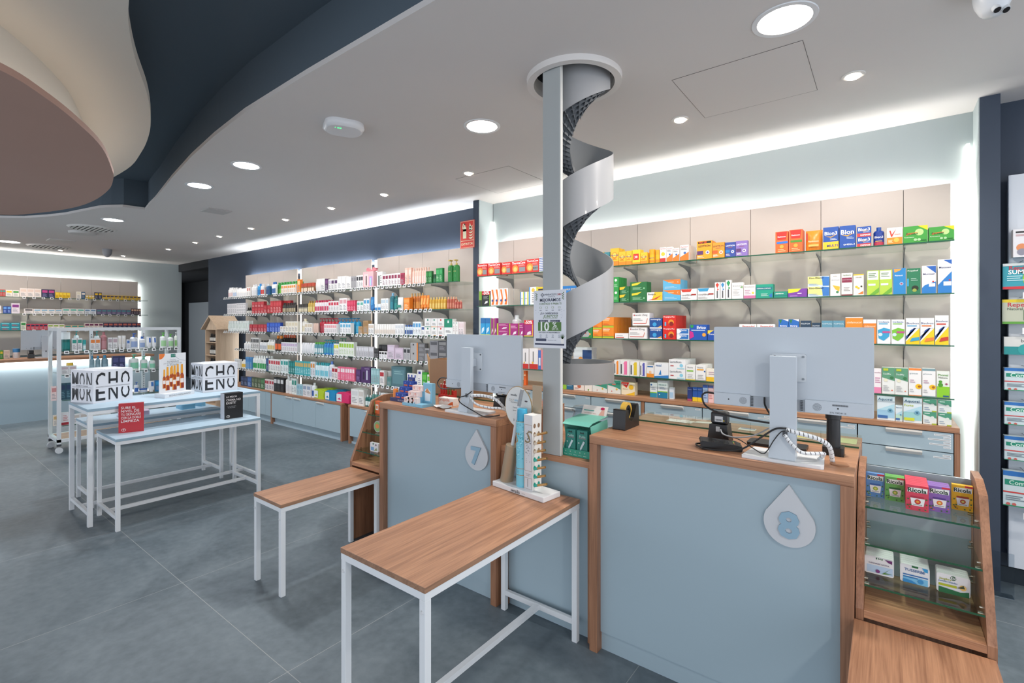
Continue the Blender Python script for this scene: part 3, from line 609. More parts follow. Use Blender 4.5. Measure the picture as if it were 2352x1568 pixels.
# poster taped to the post
def poster():
    t = thing('poster', 'white pharmacy promotion poster with a green ten percent offer, fixed to the post', 'poster', (-1.35, 2.06, 1.385))
    y0 = 2.0595; x0 = onY(1226, 700, y0).x; W_ = onY(1300, 700, y0).x - x0; z0 = onY(1262, 799, y0).z; H_ = onY(1262, 666, y0).z - z0
    P = lambda u, v, k=1: (x0 + u * W_, y0 - .0003 * k, z0 + v * H_)
    m = MB(); m.box(x0, x0 + W_, y0, y0 + .0015, z0, z0 + H_, 'dfe3ea')
    T = lambda s_, cu, cv, wf, c, b=0.0, it=0: m.text(s_, lambda a, bb: (x0 + cu * W_ + a, y0 - .0009, z0 + cv * H_ + bb), w=wf * W_, m=c, bold=b, cx=0, cy=0, italic=it)
    R = lambda u0, v0, u1, v1, c, k=1: m.poly([P(u0, v0, k), P(u1, v0, k), P(u1, v1, k), P(u0, v1, k)], c)
    G, N_ = '5a7a3c', '27304f'
    def plus(cu, cv, s_, c):
        a, b = s_ * H_ / W_, s_ ; R(cu - a, cv - b * .35, cu + a, cv + b * .35, c, 2); R(cu - a * .35, cv - b, cu + a * .35, cv + b, c, 2); R(cu - a * .7, cv - b * .18, cu + a * .7, cv + b * .18, 'dfe3ea', 3); R(cu - a * .18, cv - b * .7, cu + a * .18, cv + b * .7, 'dfe3ea', 3)
    plus(.28, .918, .036, N_)
    T('MARACEITE', .54, .923, .36, N_); T('24H', .80, .923, .12, 'b0303a', .03); T('FARMACIA', .57, .885, .22, '8a8f98')
    T('MEJORAMOS', .52, .822, .64, N_, .035); T('CONTIGO Y PARA TI', .52, .765, .68, G, .02)
    for i, cu in enumerate((.22, .41, .60, .80)):
        R(cu - .035, .685, cu + .035, .715, '8fa07a', 1); R(cu - .025, .69, cu + .025, .71, 'dfe3ea', 2); R(cu - .035, .655, cu + .035, .660, N_); R(cu - .03, .643, cu + .03, .648, N_)
        R(cu - .022, .200, cu + .022, .232, '7f8fa5', 1); R(cu - .012, .207, cu + .012, .226, 'dfe3ea', 2); R(cu - .035, .180, cu + .035, .186, '555f77')
    T('¡Lo celebramos', .49, .598, .54, N_, .015, .25); T('JUNTOS!', .53, .538, .44, G, .02, .25); R(.36, .505, .74, .508, G)
    R(.16, .448, .82, .482, N_, 1); T('SÁBADO 11      DOMINGO 12', .49, .465, .56, 'dfe3ea'); m.poly([P(.49 + .04 * math.cos(a), .465 + .026 * math.sin(a), 3) for a in [k * PI / 8 for k in range(16)]], 'dfe3ea')
    R(.14, .295, .86, .446, '4f7a38', 1); T('10', .36, .372, .27, 'eef2ee', .05); T('%', .66, .402, .13, 'eef2ee', .03); T('DTO.', .68, .33, .20, 'eef2ee', .01)
    T('EN TODA LA PARAFARMACIA', .50, .268, .66, N_, .01)
    R(.07, .115, .40, .162, '3c4560', 1); T('¡Síguenos por redes', .58, .135, .26, '5a6275', 0, .2); R(.04, .05, .95, .078, N_)
    m.poly([P(.84, .16, 2), P(.95, .16, 2), P(.93, .08, 2), P(.86, .08, 2)], 'f0f0ec')
    for a in range(7):
        an = math.radians(40 + a * 17); m.poly([P(.885, .16, 3), P(.91, .16, 3), P(.895 + math.cos(an) * .11, .16 + math.sin(an) * .10, 3)], '4c6b45')
    for cu, sg in ((.08, 1), (.92, -1)):
        for k in range(7):
            cv = .96 - k * .018; m.poly([P(cu, cv), P(cu + sg * .05 * (1 if k % 2 else -.6), cv - .012), P(cu + sg * .015, cv - .028)], '5f7a4e')
    for k in range(14):
        u, v = random.choice((random.uniform(.05, .16), random.uniform(.84, .95))), random.uniform(.5, .66); R(u, v, u + .012, v + .005, '6a7590')
    m.obj('sheet', t, world=True)
poster()
# ================================================================ SIGN ON THE PIER
t = thing('fire_extinguisher_sign', 'red photoluminescent extinguisher sign with the word EXTINTOR on the pier', 'sign', (-3.56, 3.865, 2.33))
x0, x1, z0, z1, y0 = -3.665, -3.462, 2.325, 2.62, 3.858
m = MB().box(x0, x1, y0, y0 + .004, z0, z1, M('dd3a2c', .4)); 
P = lambda u, v: (x0 + u * (x1 - x0), y0 - .0006, z0 + v * (z1 - z0)); YL = 'f2f0cc'
for a in (.03,): 
    for (u0, v0, u1, v1) in ((a, .02, 1 - a, .03), (a, .97, 1 - a, .98), (a, .02, a + .015, .98), (1 - a - .015, .02, 1 - a, .98), (a, .265, 1 - a, .28)): m.poly([P(u0, v0), P(u1, v0), P(u1, v1), P(u0, v1)], YL)
m.poly([P(.2, .36), P(.44, .36), P(.44, .74), P(.38, .80), P(.26, .80), P(.2, .74)], YL); m.poly([P(.2, .62), P(.44, .62), P(.44, .70), P(.2, .70)], 'c0392b'); 
m.poly([P(.28, .80), P(.36, .80), P(.36, .90), P(.28, .90)], YL); m.poly([P(.14, .72), P(.18, .72), P(.24, .86), P(.36, .86), P(.36, .9), P(.2, .9)], YL)
for k in range(5):
    v = .32 + k * .1; m.poly([P(.60, v + .06), P(.72, v), P(.86, v + .02), P(.90, v + .10), P(.84, v + .06), P(.72, v + .05)], YL)
m.poly([P(.62, .72), P(.70, .62), P(.86, .68), P(.78, .78), P(.70, .90)], YL)
m.text('EXTINTOR', lambda a, b: (a, y0 - .0008, b), w=.165, m=YL, bold=.02, cx=(x0 + x1) / 2, cy=z0 + .045)
m.obj('face', t, world=True)
MB().box(x1 - .004, x1 - .001, y0 + .004, 3.87, z0, z1, 'd9a9a0').obj('mounting_flap', t, world=True)
# ================================================================ CEILING MOUNTED DEVICES
q = onZ(2281, 8, 2.72); t = thing('dome_camera', 'white twin lens security camera under the ceiling, cut by the top edge', 'security camera', (.33, 2.635, ZC))
MB().lathe([(.062, 0), (.06, -.03), (.055, -.06), (.042, -.09), (.03, -.105), (0, -.11)], M('d6dade', .3), n=28, share=True).obj('housing', t)
for k, s_ in enumerate((-1, 1)):
    m = MB(); c = Vector((0, 0, -.085)) + RT * (s_ * .017) + FW * -.022; m.tube([c, c + Vector((0, 0, -.022)) + FW * -.012], .0135, M('cfd3d6', .3), 16); m.obj('lens_tube', t)
    m = MB(); c2 = c + Vector((0, 0, -.0222)) + FW * -.0121; m.tube([c2, c2 + Vector((0, 0, -.0015)) + FW * -.001], .011, M('1a1413', .1), 16); m.obj('lens', t)
t = thing('wifi_access_point', 'white rounded wifi access point with green digits on the ceiling', 'access point', (-2.82, 1.865, ZC), math.atan2(FW.y, FW.x) - PI / 2 + .5)
m = MB(); R_ = [rrect(.24, .22, .075, 6), rrect(.25, .23, .08, 6), rrect(.21, .19, .07, 6)]
zz = (0, -.028, -.045); n_ = len(R_[0])
m.add([(a, b, z) for P_, z in zip(R_, zz) for a, b in P_], [(k * n_ + i, k * n_ + (i + 1) % n_, (k + 1) * n_ + (i + 1) % n_, (k + 1) * n_ + i) for k in (0, 1) for i in range(n_)], M('d9dbde', .35), True)
m.poly([(a, b, zz[2]) for a, b in reversed(R_[2])], M('d9dbde', .35)); m.obj('body', t)
m = MB(); m.text('1', lambda a, b: (a, -b, -.0458), h=.02, m=M('35d07a', emit=1.5), cx=-.06, cy=.05); m.text('88', lambda a, b: (a, -b, -.0458), h=.02, m=M('35d07a', emit=1.5), cx=-.035, cy=.05); m.obj('digits', t)
# ================================================================ GOODS: cartons, bottles, tubes, jars and pouches
# a design is 'base' or ('base', [decor...]); decor in face fractions (u to the right, v up):
# ('r',u0,v0,u1,v1,col) ('t',text,cu,cv,w,col[,bold]) ('c',cu,cv,r,col) ('p',[(u,v)...],col) ('l',u0,v0,u1,v1,n,col)
def decorate(m, P, W_, H_, decor, step=.00045):
    k = 1
    for d in decor:
        o = step * k; k += 1
        if d[0] == 'r': _, a, b, c, e, col = d; m.poly([P(a, b, o), P(c, b, o), P(c, e, o), P(a, e, o)], col)
        elif d[0] == 'p': m.poly([P(u, v, o) for u, v in d[1]], d[2])
        elif d[0] == 'c':
            _, cu, cv, r, col = d; m.poly([P(cu + r * math.cos(a) * min(1, H_ / W_), cv + r * math.sin(a) * min(1, W_ / H_), o) for a in [2 * PI * q / 14 for q in range(14)]], col)
        elif d[0] == 'l':
            _, a, b, c, e, n_, col = d
            for q in range(n_):
                v = b + (e - b) * (q + .5) / n_; hh = (e - b) / n_ * .22; u1 = c - (c - a) * (.0, .22, .1, .35)[q % 4]; m.poly([P(a, v - hh, o), P(u1, v - hh, o), P(u1, v + hh, o), P(a, v + hh, o)], col)
        elif d[0] == 't':
            _, s_, cu, cv, wf, col = d[:6]; bo = d[6] if len(d) > 6 else .02
            m.text(s_, lambda a, b_: P(cu + a / W_, cv + b_ / H_, o), w=wf * W_, h=(d[7] if len(d) > 7 else .9) * H_, m=col, bold=bo, cx=0, cy=0)
def carton_mb(w_, h, d, des):
    base, dec = (des, []) if isinstance(des, str) else (des[0], des[1])
    side = des[2] if not isinstance(des, str) and len(des) > 2 else base
    m = MB(); m.box(-w_ / 2, w_ / 2, 0, d, 0, h, side, front=base)
    decorate(m, lambda u, v, o: (-w_ / 2 + u * w_, -o, v * h), w_, h, dec)
    return m
def bottle_prof(kind, r, h):
    if kind == 'pump': return [(r, 0), (r, h * .66), (r * .82, h * .74), (r * .32, h * .77), (r * .32, h * .84), (r * .12, h * .84), (r * .12, h * .95)], 3
    if kind == 'jar': return [(r * .96, 0), (r, .05 * h), (r, h * .62), (r * 1.02, h * .62), (r * 1.02, h)], 3
    if kind == 'dropper': return [(r, 0), (r, h * .58), (r * .45, h * .66), (r * .45, h * .8), (r * .25, h)], 3
    return [(r, 0), (r, h * .72), (r * .8, h * .8), (r * .45, h * .82), (r * .45, h)], 3
def item_mb(kind, w_, h, d, des):
    if kind in ('box', 'can'):
        if kind == 'box': return carton_mb(w_, h, d, des)
    base, dec = (des, []) if isinstance(des, str) else (des[0], des[1])
    cap = des[2] if not isinstance(des, str) and len(des) > 2 else 'f0f0f0'
    m = MB(); r = w_ * .47; BM = M(base, .3)
    yc = r + .002
    if kind in ('bot', 'pump', 'jar', 'dropper', 'can'):
        prof, k = bottle_prof(kind, r, h); 
        mats = [BM] * (len(prof) - 1)
        for i in range(k, len(mats)): mats[i] = M(cap, .35)
        if kind == 'jar': mats = [BM, BM, M(cap, .35), M(cap, .35)]
        if kind == 'dropper': mats = [BM, BM, M(cap, .4), M(cap, .4)]
        m.lathe(prof, mats, 0, yc, 14)
        if kind == 'pump': m.box(-r * .32, r * .32, yc - r * 1.0, yc + r * .3, h * .945, h, M(cap, .35))
        if dec:
            hb = h * (.62 if kind != 'jar' else .6)
            def P(u, v, o):
                a = -PI / 2 + (u - .5) * 2.2; rr = r + .0006 + o; return (rr * math.cos(a), yc + rr * math.sin(a), .02 * h + v * hb)
            for dd in dec:
                if dd[0] == 'r':
                    _, a, b, c, e, col = dd; n_ = 6
                    for q in range(n_): u0 = a + (c - a) * q / n_; u1 = a + (c - a) * (q + 1) / n_; m.poly([P(u0, b, 0), P(u1, b, 0), P(u1, e, 0), P(u0, e, 0)], col)
                elif dd[0] == 't': _, s_, cu, cv, wf, col = dd[:6]; m.text(s_, lambda a, b_: P(cu + a / (2 * r), cv + b_ / hb, .0006), w=wf * 2 * r, m=col, bold=.02, cx=0, cy=0)
                elif dd[0] == 'l':
                    _, a, b, c, e, n2, col = dd
                    for q in range(n2): v = b + (e - b) * (q + .5) / n2; hh = (e - b) / n2 * .2; m.poly([P(a, v - hh, .0004), P(c, v - hh, .0004), P(c, v + hh, .0004), P(a, v + hh, .0004)], col)
    elif kind == 'tube':                       # tube standing on its cap, crimped at the top
        n_ = 14; r2 = w_ / 2; R0 = [(r2 * .6 * math.cos(2 * PI * k / n_), .02 + r2 * .6 * math.sin(2 * PI * k / n_)) for k in range(n_)]
        R1 = [(r2 * .97 * math.cos(2 * PI * k / n_), .02 + min(.017, r2 * .7) * math.sin(2 * PI * k / n_)) for k in range(n_)]
        R2 = [(r2 * math.cos(2 * PI * k / n_), .02 + .002 * math.sin(2 * PI * k / n_)) for k in range(n_)]
        def band(A, za, B, zb, mat): m.add([(*p, za) for p in A] + [(*p, zb) for p in B], [(k, (k + 1) % n_, n_ + (k + 1) % n_, n_ + k) for k in range(n_)], mat, True)
        band(R0, 0, R0, h * .14, M(cap, .35)); m.poly([(*p, h * .14) for p in R1], BM); band(R1, h * .14, R1, h * .3, BM); band(R1, h * .3, R2, h, BM); m.poly([(*p, h) for p in R2], BM)
        for dd in dec:
            if dd[0] == 'r': _, a, b, c, e, col = dd; f = lambda u, v: (-r2 * .8 + u * r2 * 1.6, .02 - (min(.017, r2 * .7) * (1 - max(0, v - .3) / .75)) - .0012, v * h); m.poly([f(a, b), f(c, b), f(c, e), f(a, e)], col)
    elif kind == 'pouch':
        nx, nz = 6, 6; V = []
        for s_ in (-1, 1):
            for j in range(nz + 1):
                for i in range(nx + 1):
                    u, v = i / nx, j / nz; b_ = (math.sin(PI * min(1, max(0, u))) ** .5 if 0 < u < 1 else 0) * (math.sin(PI * (.12 + .88 * v) if v < 1 else PI) ** .6 if v < 1 else 0)
                    V.append((-w_ / 2 + u * w_, d / 2 + s_ * b_ * d * .48, v * h))
        k0 = (nx + 1) * (nz + 1); F = []
        for s_ in (0, 1):
            for j in range(nz):
                for i in range(nx):
                    a = s_ * k0 + j * (nx + 1) + i; q = (a, a + 1, a + nx + 2, a + nx + 1); F.append(q if s_ == 0 else q[::-1])
        m.add(V, F, M(base, .35), True)
        for dd in dec:
            if dd[0] == 'r': _, a, b, c, e, col = dd; m.poly([(-w_ / 2 + u * w_, d * .01 - .002, v * h) for u, v in ((a, b), (c, b), (c, e), (a, e))], col)
            elif dd[0] == 't': _, s_, cu, cv, wf, col = dd[:6]; m.text(s_, lambda a, b_: (-w_ / 2 + cu * w_ + a, d * .01 - .003, cv * h + b_), w=wf * w_, m=col, bold=.02, cx=0, cy=0)
    return m
KN = {'box': ('carton', 'box'), 'bot': ('bottle', 'bottle'), 'pump': ('pump_bottle', 'bottle'), 'jar': ('jar', 'jar'), 'dropper': ('dropper_bottle', 'bottle'), 'tube': ('tube', 'tube'), 'pouch': ('pouch', 'pouch'), 'can': ('can', 'can')}
SEEN = {}
def put(kind, w_, h, d, des, loc, label, group, rotz=0, mesh=None, name=None, cat=None):
    nm_, ct = KN[kind]
    if mesh is None: o = item_mb(kind, w_, h, d, des).obj(name or nm_, loc=loc, rotz=rotz)
    else: o = bpy.data.objects.new(name or nm_, mesh); COL.objects.link(o); o.location = loc; o.rotation_euler = (0, 0, rotz)
    tag(o, label, cat or ct, group)
    return o
def fitlabel(s_):
    w_ = s_.replace(',', ' , ').split()
    s_ = ' '.join(w_).replace(' ,', ',')
    return s_
ORD = ['first', 'second', 'third', 'fourth', 'fifth', 'sixth']
def pos_word(k, n):
    if n == 1 or n > 6: return []
    return [(',' if 0 else '') + ORD[k], 'from', 'the', 'left'] if n > 2 else (['at', 'the', 'left'] if k == 0 else ['at', 'the', 'right'])
def row(entries, z, where, group, conv, Y=3.66, plane='Y', maxd=.14, rotz=0, boxname='medicine_box'):
    """entries: (kind, x0, x1, ytop, n, design, description[, opts]) with x/ytop read in the photograph"""
    prev = None
    for e in entries:
        kind, x0, x1, yt, n, des, desc = e[:7]; op = e[7] if len(e) > 7 else {}
        yy = Y + op.get('dy', 0); zz = z + op.get('dz', 0) + .0006
        X0, Y0_ = conv(x0, yt); X1, _ = conv(x1, yt)
        if plane == 'Y': a = onY(X0, Y0_, yy); b = onY(X1, Y0_, yy); lo, hi = a.x, b.x; c = onY((X0 + X1) / 2, Y0_, yy)
        else: a = onX(X0, Y0_, yy); b = onX(X1, Y0_, yy); lo, hi = a.y, b.y; c = onX((X0 + X1) / 2, Y0_, yy)
        h = op.get('h') or max(.02, c.z - zz); st = op.get('stack', 1); h /= st
        if n == 0: n = max(1, round(abs(hi - lo) / op.get('w', .072)))
        wi = abs(hi - lo) / n; d = op.get('d') or min(maxd, max(.03, wi * .5)) if kind in ('box', 'pouch') else wi
        lab0 = (desc + ', ' + where).split()
        key = desc + where
        if key in SEEN and prev: lab0 = (desc + ', ' + where + ', by the ' + prev).split()
        SEEN[key] = 1
        deep = op.get('deep', 1); mesh = None
        for q in range(deep):
            for k in range(n):
                for s_ in range(st):
                    pos = lo + wi * (k + .5)
                    jit = random.uniform(-.004, .004) if st == 1 else 0
                    if plane == 'Y': loc = (pos, yy + q * (d + .003) + jit + .005, zz + s_ * (h + .0003))
                    else: loc = (yy - q * (d + .003) - jit, pos, zz + s_ * (h + .0003))
                    pre = []; pf = pos_word(k, n)
                    if st == 2: pre = ['upper', 'of'] if s_ else ['lower', 'of']
                    if q: pre = ['row', 'behind', 'the'] + pre
                    lab = ' '.join((pre + lab0)[:16 - len(pf)] + pf).rstrip(',')
                    o = put(kind, wi - .002, h, d, des, loc, lab, group + ((', ' + desc) if n * st * deep > 1 else ''), rotz, mesh, name=boxname if kind == 'box' else None)
                    mesh = o.data
        prev = op.get('short') or ' '.join(desc.split()[:3])
W = 'eceae8'
def D_(base, *dec, side=None): return (base, list(dec), side) if side else (base, list(dec))
def card(base, top, txt, col='fff', lines='999', tw=.8, cv=.8): return D_(base, ('r', 0, .62, 1, 1, top), ('t', txt, .5, cv, tw, col), ('l', .1, .12, .8, .5, 4, lines))
# ================================================================ MEDICINE WALL
Z3 = lambda x, y: (x / 3.92 + 1080, y / 3.92 + 480)
Z4 = lambda x, y: (x / 3.675 + 1600, y / 3.675 + 460)
Z5 = lambda x, y: (x / 3.92 + 1080, y / 3.92 + 780)
Z6 = lambda x, y: (x / 3.675 + 1600, y / 3.675 + 740)
WT = 'top medicine shelf'; WS = 'second medicine shelf'; W3 = 'third medicine shelf'; W4 = 'fourth medicine shelf'; W5 = 'wood worktop below'
def therm(t2='', c='d8322c'): return D_(c, ('t', 'ThermaCare', .5, .86, .9, 'fff', .03), ('c', .28, .4, .3, 'e8923a'), ('c', .28, .36, .18, 'f3c873'), ('r', .55, .14, .95, .5, '8d8f92'), *([('t', t2, .72, .32, .4, '111', .03)] if t2 else []), ('l', .5, .56, .95, .72, 3, 'f0b0a8'))
sup = D_('f6c531', ('c', .5, .6, .34, 'f08a1d'), ('c', .5, .62, .24, 'f9dc5a'), ('t', 'Supradyn', .5, .6, .9, '3a57a0'), ('r', 0, 0, 1, .28, 'ef8f22'), ('l', .1, .34, .8, .44, 2, 'e0861f'))
phar = D_(W, ('t', 'Pharmaton', .5, .88, .85, 'c33'), ('p', [(0, 0), (1, 0), (1, .55), (0, .25)], 'ef7d2a'), ('c', .55, .5, .15, '3b6fb5'), ('l', .1, .7, .8, .8, 2, '888'))
def leo(b, b2, c3): return D_(b, ('t', 'LEOTRON', .5, .77, .85, '2a2a30' if b[0] in 'f' else 'fff', .03), ('c', .72, .36, .15, 'f4efe8'), ('c', .72, .36, .08, c3), ('r', .04, .3, .45, .5, b2), ('l', .08, .1, .5, .24, 2, 'f4efe8'), ('l', .3, .62, .7, .68, 1, 'a66'))
def redox(g): return D_('f0662a', ('p', [(.08, .98), (.92, .98), (.84, .62), (.16, .62)], 'd92a22'), ('t', 'Redoxon', .5, .76, .62, 'fff', .02), ('r', .1, .44, .98, .54, g), ('c', .5, .3, .16, 'f6a03a'), ('l', .2, .06, .8, .2, 2, 'f8c08a'))
def bion(t_, lo, lt, ltc='1e3f93'): return D_('1e4fa3', ('r', 0, 0, 1, .34, lo), ('t', t_, .5, .72, .82, 'fff', .04), ('p', [(.1, .6), (.5, .52), (.95, .66), (.5, .57)], 'e0a63c'), ('t', lt, .6, .16, .7, ltc, .03), ('l', .45, .4, .9, .5, 2, 'cfd8ea'))
ber = D_('3f9b3c', ('p', [(.6, 1), (1, 1), (1, .7)], 'f2d021'), ('c', .66, .62, .2, 'b9dd8c'), ('p', [(.12, .46), (.66, .62), (.12, .60)], 'e6792c'), ('t', 'Berocca', .36, .56, .48, '20502a', .04), ('t', 'Performance', .25, .34, .4, 'dff0d8'), ('c', .5, .18, .08, 'a8cf9c'), ('c', .65, .18, .08, 'a8cf9c'), ('r', .74, .1, .94, .16, '1f6a2c'))
row([
 ('box', 60, 150, 492, 1, therm(), 'red heat wrap box with a neck picture'),
 ('box', 152, 268, 485, 1, therm(), 'wider red heat wrap box', {'d': .12}),
 ('box', 280, 362, 478, 1, therm(), 'small red heat wrap box'),
 ('box', 366, 500, 468, 1, therm(), 'wide red heat wrap box with orange back'),
 ('box', 502, 615, 448, 1, therm('SPORT'), 'red and black sport heat wrap box'),
 ('box', 617, 690, 430, 1, D_('e9e6e6', ('l', .03, .05, 1, .98, 8, '3a5fa8')), 'pile of flat white boxes seen edge on'),
 ('box', 1160, 1200, 388, 1, D_('f3c62c', ('r', .1, .4, .9, .6, '2f8f94')), 'yellow and teal box'),
 ('box', 1205, 1255, 388, 1, D_('3f8f9a', ('r', 0, .5, 1, .8, '2b6f80')), 'teal blue box'),
 ('box', 1258, 1335, 352, 1, sup, 'tall yellow vitamin box', {'deep': 3}),
 ('box', 1337, 1400, 382, 1, sup, 'medium yellow vitamin box', {'deep': 3}),
 ('box', 1402, 1455, 375, 1, sup, 'narrow yellow vitamin box', {'deep': 2}),
 ('box', 1458, 1530, 365, 1, D_('f4cf2e', ('r', .12, .3, .82, .72, 'd5281f'), ('t', '30', .47, .5, .4, 'fff', .04), ('r', 0, 0, 1, .14, 'f0901f')), 'yellow vitamin box with a red thirty label', {'deep': 2}),
 ('box', 1532, 1592, 390, 1, sup, 'short yellow vitamin box', {'deep': 2}),
 ('jar', 1597, 1655, 360, 1, ('f2b71f', [('t', 'Supradyn', .5, .6, .9, '3a57a0'), ('r', .1, .1, .9, .35, 'ee8a22')], 'f0a71c'), 'yellow vitamin jar'),
 ('jar', 1657, 1700, 365, 1, ('f2b71f', [('r', .1, .1, .9, .4, 'ee8a22')], 'f0a71c'), 'smaller yellow vitamin jar'),
 ('box', 1703, 1763, 343, 1, D_('f2efec', ('c', .5, .55, .3, 'f0c63a'), ('r', 0, 0, .9, .28, 'c9352c'), ('t', 'Pharmaton', .5, .9, .85, 'c33')), 'white energy box with a red ribbon'),
 ('box', 1765, 1820, 340, 1, phar, 'white and orange energy box'),
 ('box', 1823, 1883, 350, 1, phar, 'lower white and orange energy box', {'deep': 2}),
 ('box', 1886, 1965, 322, 1, phar, 'tall white and orange energy box', {'deep': 5, 'd': .045}),
 ('box', 2038, 2175, 285, 1, D_('f5a62a', ('r', .08, .86, .95, .97, '2a2422'), ('t', '90+18', .4, .915, .5, 'e8532a', .04), ('t', 'LEOTRON', .5, .72, .8, '2a2a30', .03), ('c', .72, .36, .13, 'f4efe8'), ('c', .72, .36, .07, '6a5aa8'), ('r', .02, .26, .42, .46, '5d3a70'), ('l', .05, .06, .5, .2, 2, 'f8e3c0')), 'large orange box with a black top strip', {'deep': 2}),
 ('box', 2178, 2290, 300, 1, leo('f29a36', 'e2632c', 'ef7a4a'), 'orange supplement box', {'deep': 2}),
], 1.985, 'on the ' + WT, 'goods on the top medicine shelf', Z3)
row([
 ('box', 238, 328, 352, 1, leo('3a4f9e', '2c7ac0', '4a7ac8'), 'royal blue supplement box'),
 ('box', 329, 430, 340, 1, leo('8a72b8', '5d3a70', '6b4a9a'), 'lilac supplement box'),
 ('box', 662, 772, 262, 1, redox('2a74c8'), 'orange effervescent box with blue strip'),
 ('box', 778, 893, 245, 1, redox('4f8a2c'), 'orange effervescent box with green strip', {'d': .11}),
 ('pouch', 915, 1060, 248, 1, ('ec8a2a', [('r', .06, .5, .16, .85, 'b8321c'), ('t', 'Redoxon', .5, .45, .6, 'f7e0b8'), ('r', .2, .2, .8, .3, 'f2b45a')]), 'shiny orange sweets pouch', {'d': .07}),
 ('box', 1067, 1200, 225, 1, bion('Bion3', 'f2c12e', 'MULTI'), 'blue and yellow multivitamin box', {'d': .08}),
 ('box', 1204, 1343, 212, 1, bion('Bion', '1e4fa3', 'OMEGA-3', 'fff'), 'tall blue omega box', {'d': .08}),
 ('box', 1352, 1475, 220, 1, bion('Bion3', 'c73a3c', 'DEFENSE', 'fff'), 'stacked small blue and red boxes', {'stack': 2, 'd': .06}),
 ('bot', 1486, 1590, 222, 1, ('243f90', [('t', 'Bion3', .5, .72, .75, 'fff'), ('r', .05, .02, .95, .3, 'b8344a'), ('r', .2, .34, .8, .4, 'e0a63c')], '24509f'), 'round blue gummies bottle', {'short': 'blue gummies bottle'}),
 ('box', 1606, 1738, 228, 1, D_(W, ('p', [(.14, .84), (.24, .84), (.32, .6), (.62, .94), (.34, .46), (.26, .46)], 'c9402a'), ('t', 'vitans', .68, .6, .4, 'e0662a'), ('r', 0, 0, 1, .42, 'ef8a24'), ('c', .62, .26, .18, 'f7b84a'), ('l', .08, .08, .4, .3, 3, 'fbe0b0')), 'white and orange vitamin box with a red tick'),
 ('box', 1743, 1953, 215, 1, ber, 'wide green energy box with yellow corner', {'d': .09}),
 ('box', 1958, 2178, 218, 1, ber, 'last wide green energy box with yellow corner', {'d': .07}),
], 1.985, 'on the ' + WT, 'goods on the top medicine shelf', Z4)
def orw(): return D_('f1eeec', ('p', [(.2, .95), (.62, .95), (.9, .4), (.75, .05), (.2, .05), (.6, .45)], 'ee7a24'), ('c', .45, .3, .22, '3a4a90'), side='ece4dc')
def coul(c): return D_(W, ('t', 'couldina', .36, .46, .62, '3a3a3e', .02), ('p', [(0, .98), (.7, .98), (.6, .72), (.1, .72)], c), ('r', .66, .42, .96, .54, 'a5352c'), ('l', .04, .1, .6, .28, 2, 'aaa'))
def vcoul(c): return D_(W, ('p', [(.15, .86), (.5, .66), (.85, .86), (.5, .98)], c), ('p', [(.5, .66), (.85, .58), (.5, .5)], c), ('r', .38, .08, .62, .5, '55555a'))
